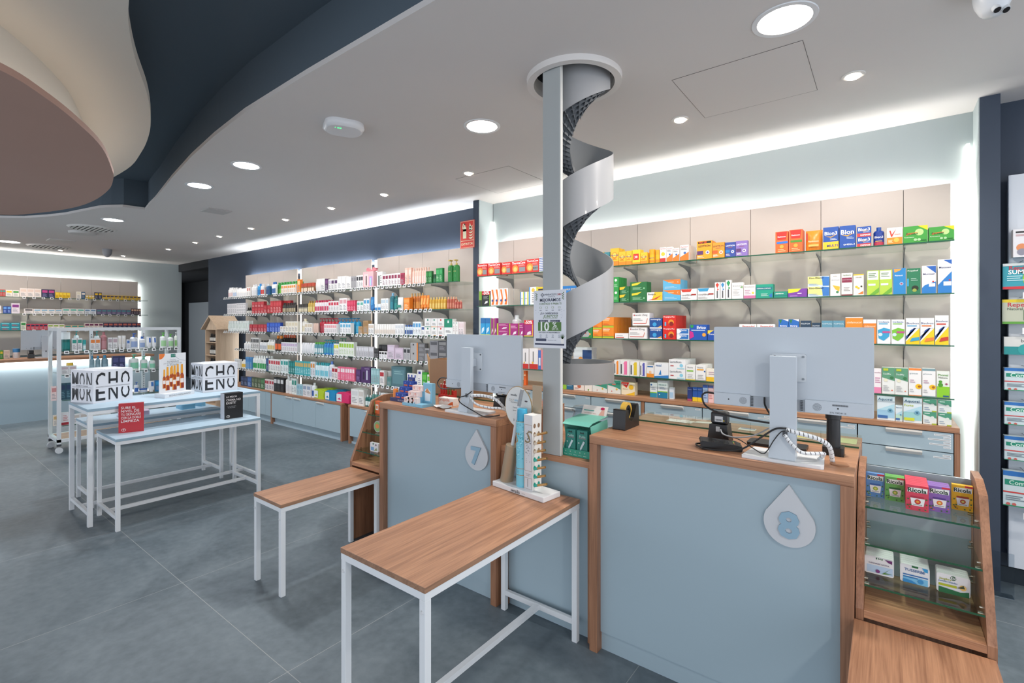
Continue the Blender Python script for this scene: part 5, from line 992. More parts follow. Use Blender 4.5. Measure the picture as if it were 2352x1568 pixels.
crow([
 ('bot', 85, 128, 392, 0, lab('ecebe9', 'e2c8c8'), 'white bottle with pinkish label', B2), ('bot', 130, 160, 392, 0, lab('ecebe9', 'b8c8e0'), 'white bottle with pale blue label', B2),
 ('jar', 162, 255, 402, 0, WB, 'white capped tub', B2), ('box', 258, 292, 388, 0, bx('efece9', 'c88a80'), 'thin white and red carton'),
 ('bot', 298, 337, 365, 0, WB, 'round white bottle', B2), ('bot', 345, 373, 357, 0, lab('2f9bd8', '2a78b8', '2a8ad0'), 'bright blue bottle', B2),
 ('bot', 378, 410, 360, 0, lab('ece8e6', 'd83a30'), 'white bottle with a red label', B2), ('bot', 425, 450, 358, 0, lab('27608f', '2a4a78', 'e8e8e8'), 'navy bottle', B2),
 ('bot', 474, 514, 342, 0, lab('e8eaec', '3f6aa0', '2a6ab8'), 'white bottle with blue cap'), ('bot', 517, 698, 340, 7, lab('3fa845', '8cd060', '2f9a40'), 'round green shampoo bottle', {'dy': .07, 'deep': 2}),
 ('box', 570, 700, 365, 7, bx('f0ece4', 'ee9a4a', 'e0a070'), 'white and orange carton before the green bottles', {'d': .06, 'dy': -.01}),
 ('box', 712, 738, 318, 1, bx('ee8a2a', 'f6c88a'), 'tall orange tester box'), ('jar', 742, 855, 352, 6, lab('8a5a38', 'e6d6c0', 'b8452c'), 'brown jar with rusty lid', B2),
 ('pouch', 860, 920, 312, 1, ('ebe8e6', [('l', .2, .2, .8, .6, 3, 'aaa')]), 'white foil pouch', {'deep': 2}), ('box', 925, 962, 312, 1, bx('efedeb'), 'white slim carton'), ('box', 964, 990, 314, 1, bx('56305a', '7a4a80'), 'dark plum carton'),
 ('box', 992, 1018, 318, 1, bx('efedeb', 'c8b8d0'), 'white carton with mauve panel'), ('box', 1020, 1075, 316, 2, bx('eceae9', '5a3a66'), 'white and plum carton'),
 ('box', 1078, 1150, 290, 2, bx('f0efee'), 'tall plain white carton'), ('box', 1152, 1196, 294, 1, bx('e6e4e2'), 'off white carton'), ('box', 1198, 1244, 290, 2, bx('a5a3a6', '8a888c'), 'stone grey carton'),
 ('box', 1246, 1306, 282, 3, bx('efedec', '3a3a3e'), 'white carton with black panel'),
 ('box', 1430, 1480, 250, 1, (W, [('r', .25, .1, .5, .75, '4a5a55'), ('l', .6, .2, .9, .8, 4, '999')]), 'white gift box with a dark bottle picture'), ('box', 1482, 1640, 268, 6, bx('eeebea', '8a3050', '7a5060'), 'white carton with burgundy frame'),
 ('box', 1642, 1680, 262, 1, bx('a83a55', '8a2a45'), 'burgundy carton'), ('box', 1684, 1738, 215, 2, bx('f0c4b4', 'f6d8cc'), 'blush pink carton'), ('bot', 1742, 1870, 212, 6, lab('f2cfc2', 'f6dfd6', 'f0c8b8'), 'blush pink bottle', B2),
 ('box', 1874, 1924, 245, 3, bx('2f7a3f', '3f9a50', 'a8d0a8'), 'small green patterned carton'), ('jar', 1926, 1958, 272, 1, lab('235c38', '2f7a48', '1f4a30'), 'small dark green jar'), ('box', 1963, 2022, 217, 2, bx('2a8a4a', '3fa860', 'a8d0a8'), 'green carton'),
 ('pump', 2053, 2148, 140, 2, ('24803a', [('t', 'NUXE', .5, .72, .5, 'd8c88a'), ('l', .3, .3, .7, .5, 3, '7ab080')], 'c8b060'), 'tall green pump bottle with gold collar'),
], 0, T1)
# gift box with a bow
a = onY(500 + 1308 / 3.92, 640, 3.66).x; b = onY(500 + 1400 / 3.92, 640, 3.66).x
gh = onY(500 + 1350 / 3.92, 560 + 250 / 3.92, 3.66).z - CZ[0]
t = thing('gift_box', 'pink gift box with a big ribbon bow on the top cosmetics shelf', 'gift box', ((a + b) / 2, 3.662, CZ[0] + .0003))
m = carton_mb(b - a, gh, .13, ('f2bcc0', [('r', .08, .1, .5, .85, 'f6d4d4'), ('r', .26, .15, .36, .75, '33282c'), ('r', .6, .1, .92, .7, 'c8a0d8'), ('r', .7, .12, .8, .6, 'b4e0ea')])); m.obj('carton', t)
m = MB()
for s_ in (-1, 1):
    for k in range(2):
        P = [(s_ * .005, .05, gh + .005), (s_ * (.05 + .03 * k), .03, gh + .055 - .015 * k), (s_ * (.10), .045, gh + .045 - .03 * k), (s_ * .06, .055, gh + .012)]
        m.add(P + [(x, y + .03, z) for x, y, z in P], [(0, 1, 2, 3), (4, 5, 6, 7), (0, 1, 5, 4), (1, 2, 6, 5), (2, 3, 7, 6)], 'e59aa4')
m.obj('ribbon_bow', t)
T2 = 'second cosmetics shelf'
crow([
 ('box', 85, 165, 538, 0, bx('dcd9dc', 'c4c4c8'), 'silver white carton', {'deep': 2}), ('box', 167, 248, 533, 0, bx('e0dde0', 'b8b8bc'), 'stacked silver white carton', {'stack': 2}),
 ('dropper', 250, 297, 572, 0, lab('1d1c1e', 'd8d4cc', '141414'), 'small black dropper bottle', B2),
 ('box', 305, 412, 520, 4, bx('b02a35', 'c8404a', 'e8b0b0'), 'stacked red carton', {'stack': 2}), ('box', 414, 468, 552, 2, bx('a82832', 'c03a44', 'e8b0b0'), 'short red carton'), ('box', 470, 572, 512, 4, bx('b52c34', 'cc444c', 'e8b0b0'), 'tall red carton'), ('box', 574, 655, 510, 3, bx('c03038', 'd8504c', 'e8b0b0'), 'bright red carton', {'dy': .08}),
 ('bot', 574, 692, 530, 7, lab('3a3530', 'b8a888', '2a2826'), 'dark grey gold labelled bottle', {'d': .05}),
 ('jar', 718, 800, 540, 5, lab('8a8478', 'd8cdb0', '38342e'), 'squat taupe jar', B2), ('bot', 804, 862, 512, 3, lab('c8a850', 'e0cc88', 'b08a3a'), 'golden oil bottle'),
 ('bot', 865, 992, 505, 6, lab('efe8ea', 'cf4a68', 'c8385a'), 'white bottle with raspberry cap', B2), ('box', 994, 1086, 514, 4, bx('f0ecec', 'cf3550'), 'white and crimson carton'), ('box', 1090, 1160, 488, 2, bx('f1efee', 'd8a0a8'), 'tall white carton with rose print'),
 ('box', 1162, 1236, 508, 4, bx('d03a5c', 'e05070', 'f0b0c0'), 'raspberry pink carton'), ('box', 1252, 1308, 516, 2, bx('eff0ef', '5fb0a0'), 'white carton with teal dot'), ('box', 1312, 1362, 492, 2, bx('eef0f2', '4aa0d0'), 'white and sky blue carton'),
 ('tube', 1365, 1398, 476, 1, ('2878b8', [('r', .1, .4, .9, .8, '4a98d0')], '2a68a8'), 'bright blue tube'), ('jar', 1400, 1460, 540, 2, lab('e0e6ea', '3a8ac8', 'e8eef2'), 'white and blue jar'),
 ('box', 1464, 1532, 490, 3, bx('f0f0ee', 'b8ccd8'), 'white carton with grey blue print'), ('bot', 1536, 1571, 440, 1, lab('1f6a78', '2a8090', '8ac0e0'), 'tall deep teal bottle'), ('bot', 1573, 1604, 465, 1, lab('1f6f70', '2f8a88', '1f7a7a'), 'shorter deep teal bottle'),
 ('pouch', 1606, 1652, 480, 1, ('e6eaea', [('r', .1, .2, .9, .4, '3a8a7a')]), 'white pouch with green foot'), ('box', 1670, 1722, 484, 1, bx('e8842a', 'f0a050', 'f6d0a0'), 'orange carton'),
 ('bot', 1724, 1845, 442, 5, lab('c8722a', 'e0984a', 'd8b070'), 'amber tanning oil bottle', {'dy': .07}), ('tube', 1815, 1892, 462, 3, ('ee8a2c', [('r', .1, .35, .9, .8, 'f6b060')], 'd87a20'), 'orange tube', {'dy': -.005}),
 ('bot', 1896, 2048, 478, 6, lab('d8a83a', 'e8c870', 'e2c880'), 'golden body oil bottle', B2), ('bot', 2052, 2122, 474, 3, lab('b8604a', 'd08870', 'e0b090'), 'copper red oil bottle', B2), ('bot', 2124, 2186, 505, 3, lab('b05548', 'cc8070', 'd8a890'), 'short copper red oil bottle'),
], 1, T2)
T3 = 'third cosmetics shelf'
crow([
 ('tube', 85, 270, 692, 0, ('e6ebe8', [('r', .1, .3, .9, .8, 'd0dcd6')], 'dfe4e2'), 'white tube with faint green print', {'w': .06, 'deep': 2}), ('box', 285, 436, 724, 6, bx('a82a38', 'c03c48', 'e8a8b0'), 'small dark red carton', {'dy': .01}),
 ('box', 440, 560, 708, 5, bx('2c50b0', '3a68cc', 'a8c0f0'), 'royal blue carton'), ('box', 560, 606, 742, 2, bx('f0eeec', 'c8b8a8'), 'small white carton'), ('box', 610, 716, 696, 4, bx('efe9dc', 'e0d4b8'), 'cream carton with gold edge'),
 ('bot', 742, 776, 672, 1, lab('efeae0', 'e0d4b8', 'e8dcc0'), 'tall cream bottle'), ('box', 778, 850, 712, 3, bx('efeae4', 'd8c8b0'), 'cream and sand carton'), ('pouch', 852, 898, 712, 2, ('d8b8a8', [('l', .2, .2, .8, .6, 3, 'a98')]), 'beige foil pouch'),
 ('pump', 902, 1072, 665, 6, lab('c83a4c', 'd86070', 'c02a40'), 'red pump bottle', {'dy': .06, 'h': .2}), ('box', 955, 1068, 722, 6, bx('f2eaea', 'e8a0a8'), 'white and pale pink carton', {'dy': -.01, 'd': .05}),
 ('pump', 1072, 1262, 658, 6, lab('2a9ac8', '5ab8d8', '2a88b8'), 'blue pump bottle', {'dy': .06, 'h': .2}), ('box', 1100, 1196, 712, 4, bx('f0f0f0', '6ab0d0'), 'white carton with blue print', {'dy': -.01, 'd': .05}),
 ('box', 1264, 1302, 742, 1, bx('b8946a', 'a8845a'), 'small kraft carton'), ('box', 1304, 1350, 690, 1, bx('b08c62', 'a07c52'), 'tall kraft carton'), ('box', 1352, 1402, 720, 2, bx('efedea', 'd8c8b8'), 'white slim carton with sand print'),
 ('jar', 1406, 1592, 722, 9, lab('efece8', 'dcd0c4', 'f0eeea'), 'white cream jar', B2), ('box', 1596, 1672, 720, 3, bx('f0f0ef', 'd0d4d8'), 'pure white carton'), ('bot', 1676, 1752, 728, 4, lab('d8e4ec', '3a5a98', '3a68b0'), 'clear bottle with blue label', B2),
 ('box', 1754, 1826, 700, 3, bx('eef2f4', '5aa0d0'), 'white carton with azure stripe'), ('box', 1828, 1858, 738, 1, bx('f0f0ee', '3a5a98'), 'white carton with navy stripe'),
 ('box', 1860, 1916, 670, 1, (W, [('r', .4, .72, .62, .9, '2a8a70'), ('r', 0, 0, 1, .06, '2a8a70'), ('l', .2, .2, .8, .5, 3, '999')]), 'stacked white box with a green square', {'stack': 2}),
 ('box', 1918, 1974, 670, 1, (W, [('r', .4, .72, .62, .9, '5aa08a'), ('r', 0, 0, 1, .06, 'e0a050'), ('l', .2, .2, .8, .5, 3, '999')]), 'stacked white box with a sage square', {'stack': 2}),
 ('box', 1976, 2034, 670, 1, (W, [('r', .4, .72, .62, .9, 'd04a4a'), ('r', 0, 0, 1, .06, 'd04a4a'), ('l', .2, .2, .8, .5, 3, '999')]), 'stacked white box with a red square', {'stack': 2}),
 ('box', 2038, 2112, 674, 1, ('eef0ee', [('r', 0, .5, 1, 1, '1f8a6c'), ('r', .4, .76, .58, .9, 'e8f4f0'), ('l', .2, .2, .8, .34, 2, '666')]), 'large emerald and white box'), ('box', 2114, 2162, 698, 2, (W, [('r', .4, .84, .6, .95, '2a8a70'), ('l', .3, .3, .7, .7, 3, 'c0b0b0')]), 'white narrow carton with green square'),
 ('box', 2164, 2214, 700, 2, bx('ecdfe0', 'e4d0d2'), 'pale pink narrow carton'),
], 2, T3)
T4 = 'fourth cosmetics shelf'
crow([
 ('bot', 228, 292, 880, 0, WB, 'small white toiletry bottle', B2), ('box', 298, 368, 845, 0, bx('dcdad8', '4a4a4c', '444'), 'tall white and black patterned carton'), ('bot', 370, 432, 868, 0, lab('e6e6e8', 'b8bcc4', '18181a'), 'white bottle with black cap', B2),
 ('bot', 434, 500, 862, 0, lab('ecebe6', 'd8c080', 'e8e8e8'), 'white bottle with yellow band'), ('bot', 502, 560, 826, 2, lab('2a2420', 'e8642a', 'f08a1a'), 'black bottle with orange neon top'), ('bot', 575, 685, 818, 6, lab('2a2420', 'e8642a', 'e8602a'), 'black bottle with red orange top', {'dy': .17, 'h': .24}),
 ('box', 568, 710, 886, 8, bx('e8e8ea', 'c8b0d0', 'a88'), 'pale carton with pastel drawing', {'d': .05}), ('pouch', 742, 856, 890, 5, ('e9e9eb', [('l', .2, .2, .8, .7, 4, 'b8b8bc')]), 'white crinkled pouch', {'d': .05}),
 ('bot', 862, 942, 884, 5, lab('5a9aa8', 'e0ecec', '6ac04a'), 'blue glass bottle with lime cap', B2), ('pump', 948, 1038, 864, 4, lab('2a80c8', '48a0b0', '28a0a0'), 'blue pump bottle with teal neck', B2),
 ('box', 1040, 1086, 898, 2, bx('ecece6', 'e0e048'), 'white carton with lemon print'), ('pump', 1088, 1140, 856, 2, lab('28906a', '58b090', '1f7a5a'), 'dark green pump bottle', {'dy': .08, 'h': .22}), ('box', 1088, 1225, 882, 6, bx('e9ece4', '9ac83a', 'b0c890'), 'white and lime carton', {'d': .05}),
 ('box', 1244, 1402, 924, 7, bx('c4c2c6', 'd8d8dc'), 'silver grey carton'), ('box', 1404, 1446, 940, 2, bx('2a2829', '444'), 'black cube carton'), ('box', 1448, 1520, 908, 3, bx('1f1e20', '3a3a3c'), 'tall black carton', {'dy': .05}),
 ('box', 1448, 1518, 968, 3, bx('ecebec', '222'), 'small white and black carton', {'dy': -.01, 'd': .04}), ('box', 1523, 1588, 910, 1, bx('cdbccb', 'd8c8d8'), 'tall lilac box'), ('box', 1590, 1664, 935, 1, bx('cdbacb', 'd8c6d6'), 'wide lilac box'),
 ('box', 1668, 1730, 935, 2, bx('b4b2b4', '3a3a3e'), 'grey carton with dark window'), ('box', 1732, 1800, 890, 1, (('aaa8a8'), [('r', .3, .7, .5, .88, '444'), ('r', .84, 0, 1, 1, 'e88a3a')]), 'stacked silver carton with an orange edge', {'stack': 2, 'd': .09}), ('box', 1802, 1862, 896, 1, bx('6f6e70', '8a8a8c'), 'stacked dark silver carton', {'stack': 2}),
 ('box', 1864, 1904, 940, 1, bx('9c9b9e', '555'), 'narrow silver carton'), ('box', 1906, 1980, 872, 1, bx('8d8c90', '55555a'), 'stacked gunmetal carton', {'stack': 2}), ('box', 1982, 2060, 872, 1, bx('56565a', '888'), 'stacked charcoal carton', {'stack': 2}),
], 3, T4)
T5 = 'lowest cosmetics shelf'
crow([
 ('box', 150, 200, 1035, 0, bx('e8e8e6', 'd0d0d0'), 'white toiletry carton'), ('bot', 202, 244, 1042, 0, lab('ece8dc', 'e8b83a'), 'white bottle with yellow label'), ('box', 248, 300, 1018, 0, bx('5a9ad0', '3a80c0'), 'azure carton'), ('bot', 304, 430, 1010, 0, lab('ecefec', '3aa05a'), 'white bottle with green band', B2),
 ('box', 432, 454, 1030, 0, bx('2a4a7a', '3a5a90'), 'navy carton'), ('box', 456, 560, 1038, 0, bx('ecebe9', 'c83a48'), 'white carton with red mark'), ('box', 566, 632, 1040, 3, bx('e6efee', '2fa09a'), 'white and turquoise carton'), ('box', 634, 688, 1056, 3, bx('1f7a78', '2a9490', 'b0e0dc'), 'deep turquoise carton'),
 ('box', 690, 830, 1056, 7, bx('48b0b8', 'd8b060', 'c8e8e8'), 'turquoise and gold carton'), ('box', 832, 870, 1062, 2, bx('dfe4ea', 'e89a4a'), 'white carton with orange mark'), ('bot', 872, 988, 1072, 6, lab('ddeef2', '7ac8d8', '38a8b0'), 'white bottle with turquoise cap', B2), ('bot', 990, 1020, 1058, 1, lab('e6eaf2', 'b8c8e0', '5a80c8'), 'white bottle with periwinkle cap'),
 ('box', 1022, 1078, 1108, 2, bx('efe4e2', 'b02a38'), 'white carton with crimson side'), ('box', 1080, 1228, 1110, 7, bx('ee7090', 'f6e4e8', 'f0b0c0'), 'pink and white carton'), ('box', 1244, 1284, 1132, 1, bx('4a2a5e', '5a3a70', '9a80b0'), 'short purple carton'), ('box', 1286, 1368, 1110, 1, ('4e2c64', [('r', .2, .2, .4, .7, '2a1838'), ('r', .6, .2, .72, .8, 'e0e4f0'), ('l', .4, .86, .9, .94, 1, 'c0a8d0')]), 'large purple gift box'),
 ('box', 1376, 1450, 1122, 3, bx('8fb8bc', 'a8ccd0'), 'pale teal carton'), ('box', 1454, 1496, 1140, 1, bx('e8e2e0', 'b8323a'), 'white and red carton'), ('jar', 1498, 1544, 1145, 1, lab('b8d0c8', '9ab8b0', 'ece8e4'), 'white lidded mint jar', {'dy': .06}),
 ('box', 1522, 1560, 1200, 1, bx('5a8a88', '4a7a78'), 'small grey green carton'), ('box', 1562, 1690, 1105, 1, ('50747c', [('r', .1, .15, .9, .85, '5f8890'), ('l', .2, .6, .8, .8, 2, '8ab0b4')]), 'large translucent teal gift box'), ('box', 1700, 1790, 1168, 3, (W, [('r', .3, .76, .7, .92, '3a4a9a'), ('l', .2, .2, .8, .6, 4, '9a9ab0')]), 'white carton with indigo square'),
 ('box', 1792, 1836, 1135, 1, (W, [('r', .25, .8, .75, .92, '3a3a8a'), ('l', .2, .2, .8, .6, 4, '9a9ab0')]), 'tall white carton with indigo square'), ('box', 1838, 1882, 1158, 1, bx('3aa02c', '6ac050', 'd8f0d0'), 'vivid green carton'), ('box', 1884, 1936, 1178, 2, bx('e6ece2', '6ac040'), 'white and green carton'),
], 4, T5)
# on the low cabinets
def onlow(ents, Y=3.67, z=.4905): row(ents, z, 'on the low cabinet', 'goods on the low cabinets', Z2, Y=Y, maxd=.14, boxname='cosmetics_carton')
onlow([
 ('box', 205, 264, 1195, 0, bx('2a3350', '3a4870', '8a98b8'), 'navy blue box', {'w': .12}), ('box', 266, 302, 1200, 0, bx('3a5a98', '4a70b0', 'a8c0e0'), 'denim blue box', {'w': .12}), ('box', 304, 384, 1206, 3, bx('4d5a40', '6a7858', 'c0c8b0'), 'olive green box'),
 ('box', 386, 418, 1214, 1, bx('3f6a42', '5a8a5a', 'c0d8b8'), 'bottle green box'), ('box', 420, 500, 1222, 4, bx('e8dedc', 'b83a48', '3a4a70'), 'white red and navy carton'), ('box', 502, 590, 1206, 3, bx('242326', 'dcdcdc', '444'), 'black base box with pale top'),
 ('bot', 594, 626, 1190, 1, WB, 'tall white bottle by the divider'), ('bot', 628, 658, 1206, 1, WB, 'white bottle beside the tall one'), ('box', 664, 704, 1212, 2, bx('e8efec', '1f8a78'), 'white carton with jade top'), ('box', 706, 762, 1265, 2, bx('a8ccd8', '88b8c8'), 'ice blue carton'), ('box', 764, 834, 1268, 2, bx('e8e8ea', '9aa8c0'), 'white carton with slate print'), ('bot', 836, 864, 1252, 1, lab('eceef2', '3a60a8'), 'white bottle with blue label'),
])
def soft(x0, x1, yt, n, col, desc):
    a = onY(*Z2(x0, yt), 3.68); b = onY(*Z2(x1, yt), 3.68); wi = (b.x - a.x); h = .125; me = None
    for q in range(n):
        if me is None:
            m = MB(); w_, d = wi * .96, .12; nx, ny, nz = 8, 5, 4
            def S(x, y, z):
                fx, fy, fz = abs(x) * 2, abs(y) * 2, abs(z * 2 - 1); bul = .07 * (1 - fx ** 2) * (1 - fy ** 4) + .0
                k = 1 - .10 * (fx ** 4) * (fz ** 2) ; return (x * w_ * (1 - .05 * fy ** 6), (y * d * k), max(0, z * h * (1 - .10 * fx ** 4) + (bul * h if z > .9 else 0) + .004 * math.sin(x * 40 + y * 30)) if z > 0 else 0)
            def face(f, na, nb, mt):
                V = [S(*f(i / na, j / nb)) for j in range(nb + 1) for i in range(na + 1)]; m.add(V, [(j * (na + 1) + i, j * (na + 1) + i + 1, (j + 1) * (na + 1) + i + 1, (j + 1) * (na + 1) + i) for j in range(nb) for i in range(na)], mt, True)
            cm = M(col, .35)
            face(lambda u, v: (u - .5, -.5, v), nx, nz, cm); face(lambda u, v: (.5, u - .5, v), ny, nz, cm); face(lambda u, v: (.5 - u, .5, v), nx, nz, cm); face(lambda u, v: (-.5, .5 - u, v), ny, nz, cm); face(lambda u, v: (u - .5, v - .5, 1), nx, ny, cm)
            m.poly([(-w_ * .46, -d / 2 - .004, h * .1), (-w_ * .05, -d / 2 - .004, h * .1), (-w_ * .05, -d / 2 - .004, h * .86), (-w_ * .46, -d / 2 - .004, h * .86)], 'e8eef0')
            m.poly([(-w_ * .4, -d / 2 - .005, h * .3), (-w_ * .2, -d / 2 - .005, h * .5), (-w_ * .1, -d / 2 - .005, h * .25)], M(col, .35))
            o = m.obj('tissue_pack', loc=(0, 0, 0)); me = o.data
        else: o = bpy.data.objects.new('tissue_pack', me); COL.objects.link(o)
        o.location = ((a.x + b.x) / 2, 3.735 + q * .123, .4905)
        tag(o, ('%s tissue pack at the front of its row on the low cabinet' % desc) if q == 0 else '%s tissue pack behind the front one on the low cabinet' % desc, 'tissue pack', '%s tissue packs' % desc)
soft(866, 960, 1285, 2, 'b9d12a', 'lime green'); soft(966, 1064, 1297, 2, '1b8fc4', 'bright blue'); soft(1068, 1186, 1312, 2, 'e0306e', 'hot pink')
onlow([
 ('box', 1198, 1264, 1308, 1, bx('eeedeb', 'dcdcdc'), 'large white cosmetic box', {'deep': 2}), ('box', 1266, 1312, 1314, 1, bx('eeece8', 'd8d0c8'), 'white cosmetic box with beige print', {'deep': 2}), ('bot', 1314, 1372, 1362, 2, lab('1f6a66', 'e0eeec', 'dfe8e8'), 'dark teal bottle with clear cap'),
 ('bot', 1376, 1450, 1330, 3, lab('5a8a82', 'cfe0dc', 'e8ecec'), 'pale teal bottle'), ('jar', 1452, 1610, 1350, 6, lab('e6e9e9', 'd0dcd8', 'f2f2f2'), 'white pot'),
 ('box', 1612, 1700, 1345, 4, bx('efeeec', 'c8d0d4'), 'white small carton'),
])
# ================================================================ DISTANT COUNTER AND SHELVES ON THE FAR WALL (facing the room)
ZL = lambda x, y: (x / 3.92, y / 3.92 + 500)
t = thing('far_counter', 'pale blue counter with a wooden top and light strip at the left edge', 'counter', (-10.9, 0, 0))
MB().box(-11.15, -10.45, -1.6, 3.05, .93, .965, WY).obj('top_panel', t, world=True); MB().box(-11.1, -10.5, -1.55, 3.0, .0, .925, BLUE).obj('body', t, world=True)
MB().box(-10.50, -10.496, -1.55, 3.0, .905, .925, M('fffaf2', emit=2.5)).obj('light_strip', t, world=True)
area('led_strip', (-10.46, .75, .915), .02, 11, NEU, (0, .3, 0), 'RECTANGLE', 4.5)
XF = -12.12
for z, s_ in zip((1.985, 1.69, 1.397), ('top', 'middle', 'lowest')):
    t = thing('glass_shelf', '%s glass shelf on the far wall' % s_, 'shelf', (-12.26, .9, z - .008), group='glass shelves on the far wall')
    g = MB().box(-12.395, -12.102, -1.5, 3.42, z - .008, z, GLASS); g.box(-12.102, -12.1, -1.5, 3.42, z - .008, z, GEDGE); g.obj('pane', t, world=True)
    for y in ys[1:8]: MB().prism([(-12.399, z - .0085), (-12.2, z - .0085), (-12.2, z - .016), (-12.35, z - .05), (-12.399, z - .11)], 1, y - .003, y + .003, BRK).obj('bracket', t, world=True)
    for y in tagrow(1.6, 3.38, .12): o = bpy.data.objects.new('price_tag', TAGMESH); COL.objects.link(o); o.parent = t; o.location = Vector((-12.094, y, z - .004)) - t.location; o.rotation_euler = (-.35, 0, PI / 2)
def frow(ents, z, s_): row(ents, z, 'on the %s far shelf' % s_, 'goods on the %s shelf of the far wall' % s_, ZL, Y=XF, plane='X', rotz=PI / 2, maxd=.12, boxname='supplement_pack')
frow([('box', 0, 50, 645, 2, bx('c8453c', '2f9a90'), 'red and teal box'), ('box', 52, 112, 650, 1, bx('efe6dc', 'ecc83a'), 'white box with lemon print'), ('box', 113, 175, 652, 1, bx('efe6dc', '4aa04a'), 'white box with leaf print'), ('box', 178, 372, 636, 3, bx('efe2da', 'e8cfc0'), 'tall pale box with lime lid'), ('box', 374, 494, 645, 2, bx('2a2a4e', 'c8488a', '8a88b0'), 'dark indigo box'), ('box', 498, 632, 672, 4, bx('efbe1e', 'f6d84a', 'a88a20'), 'bright yellow box'),
      ('box', 690, 732, 664, 1, bx('efe6da', 'e8e0c8'), 'cream box'), ('box', 734, 768, 668, 1, bx('2f5a80', 'efe6da'), 'blue banded box'), ('box', 772, 850, 700, 3, bx('e8c02a', 'efe6da'), 'low yellow and white pack'), ('box', 852, 918, 672, 2, bx('2f3350', 'ecc02a'), 'dark and yellow pack'), ('box', 920, 1268, 702, 10, bx('e6b81e', '3a3a60'), 'low yellow display pack with purple top')], 1.985, 'top')
frow([('box', 0, 12, 790, 1, bx('efe6e6'), 'white carton edge'), ('box', 28, 100, 796, 2, bx('2a4a9a', '6aa0e0', 'a8c0f0'), 'cobalt blue box'), ('box', 103, 178, 770, 1, bx('efe2ea', '8a3a8a'), 'large white and purple box'), ('box', 218, 300, 818, 1, bx('efe6e2', '444'), 'long white box'), ('box', 302, 560, 822, 4, bx('efe9e4', '8ab8d0'), 'low white carton with blue swirl'), ('box', 562, 760, 818, 3, bx('e9e6e2', '6ab8a8'), 'low white carton with mint lid'),
      ('box', 762, 866, 822, 2, bx('dfe4ea', '6a90b0'), 'low white carton with slate print'), ('box', 870, 1180, 826, 7, bx('6a6080', '4a8a90', 'a898b0'), 'plum and teal low pack'), ('box', 1182, 1268, 818, 4, bx('4a3040', 'e0b898'), 'dark maroon carton')], 1.69, 'middle')
frow([('box', 5, 180, 944, 2, bx('1f8fa0', '7ad0d8', 'd8504a'), 'stacked teal carton', {'stack': 2}), ('box', 185, 236, 936, 1, bx('d8dcc8', '3a8a4a'), 'box with a green leaf'), ('box', 238, 428, 955, 5, bx('c8485a', '2a2a4a'), 'pink and navy carton'), ('box', 430, 580, 958, 3, bx('efe6e0', '9ab858'), 'pale carton above the trolley'), ('box', 582, 760, 966, 3, bx('e0b898', '3a9a8a'), 'low peach carton'), ('box', 762, 930, 948, 4, bx('e9dcd4', '7a3a5a'), 'pale rose carton'), ('box', 932, 1268, 945, 8, bx('2a2f55', 'c86a5a'), 'dark navy carton')], 1.397, 'lowest')
ZC3 = lambda x, y: (x / 3.92, y / 3.92 + 720)
for (x0, x1, c, lb, hh) in ((0, 28, '3a9a3a', 'green carton with yellow flash on the distant counter', .13), (32, 88, 'e8d8c8', 'beige carton on the distant counter', .13), ):
    a = onX(*ZC3(x0, 380), -10.9).y; b = onX(*ZC3(x1, 380), -10.9).y
    tag(carton_mb(b - a, hh, .07, bx(c, 'e8d03a' if x0 == 0 else 'dcc8b8')).obj('carton', loc=(-10.9, (a + b) / 2, .966), rotz=PI / 2), lb, 'box')
a = onX(*ZC3(111, 380), -10.9).y + .05; tag(item_mb('jar', .09, .15, .09, lab('ece8e8', 'dcdcdc', '3a8ac8')).obj('jar', loc=(-10.9, a, .966), rotz=PI / 2), 'white pill jar with blue lid on the distant counter', 'jar')
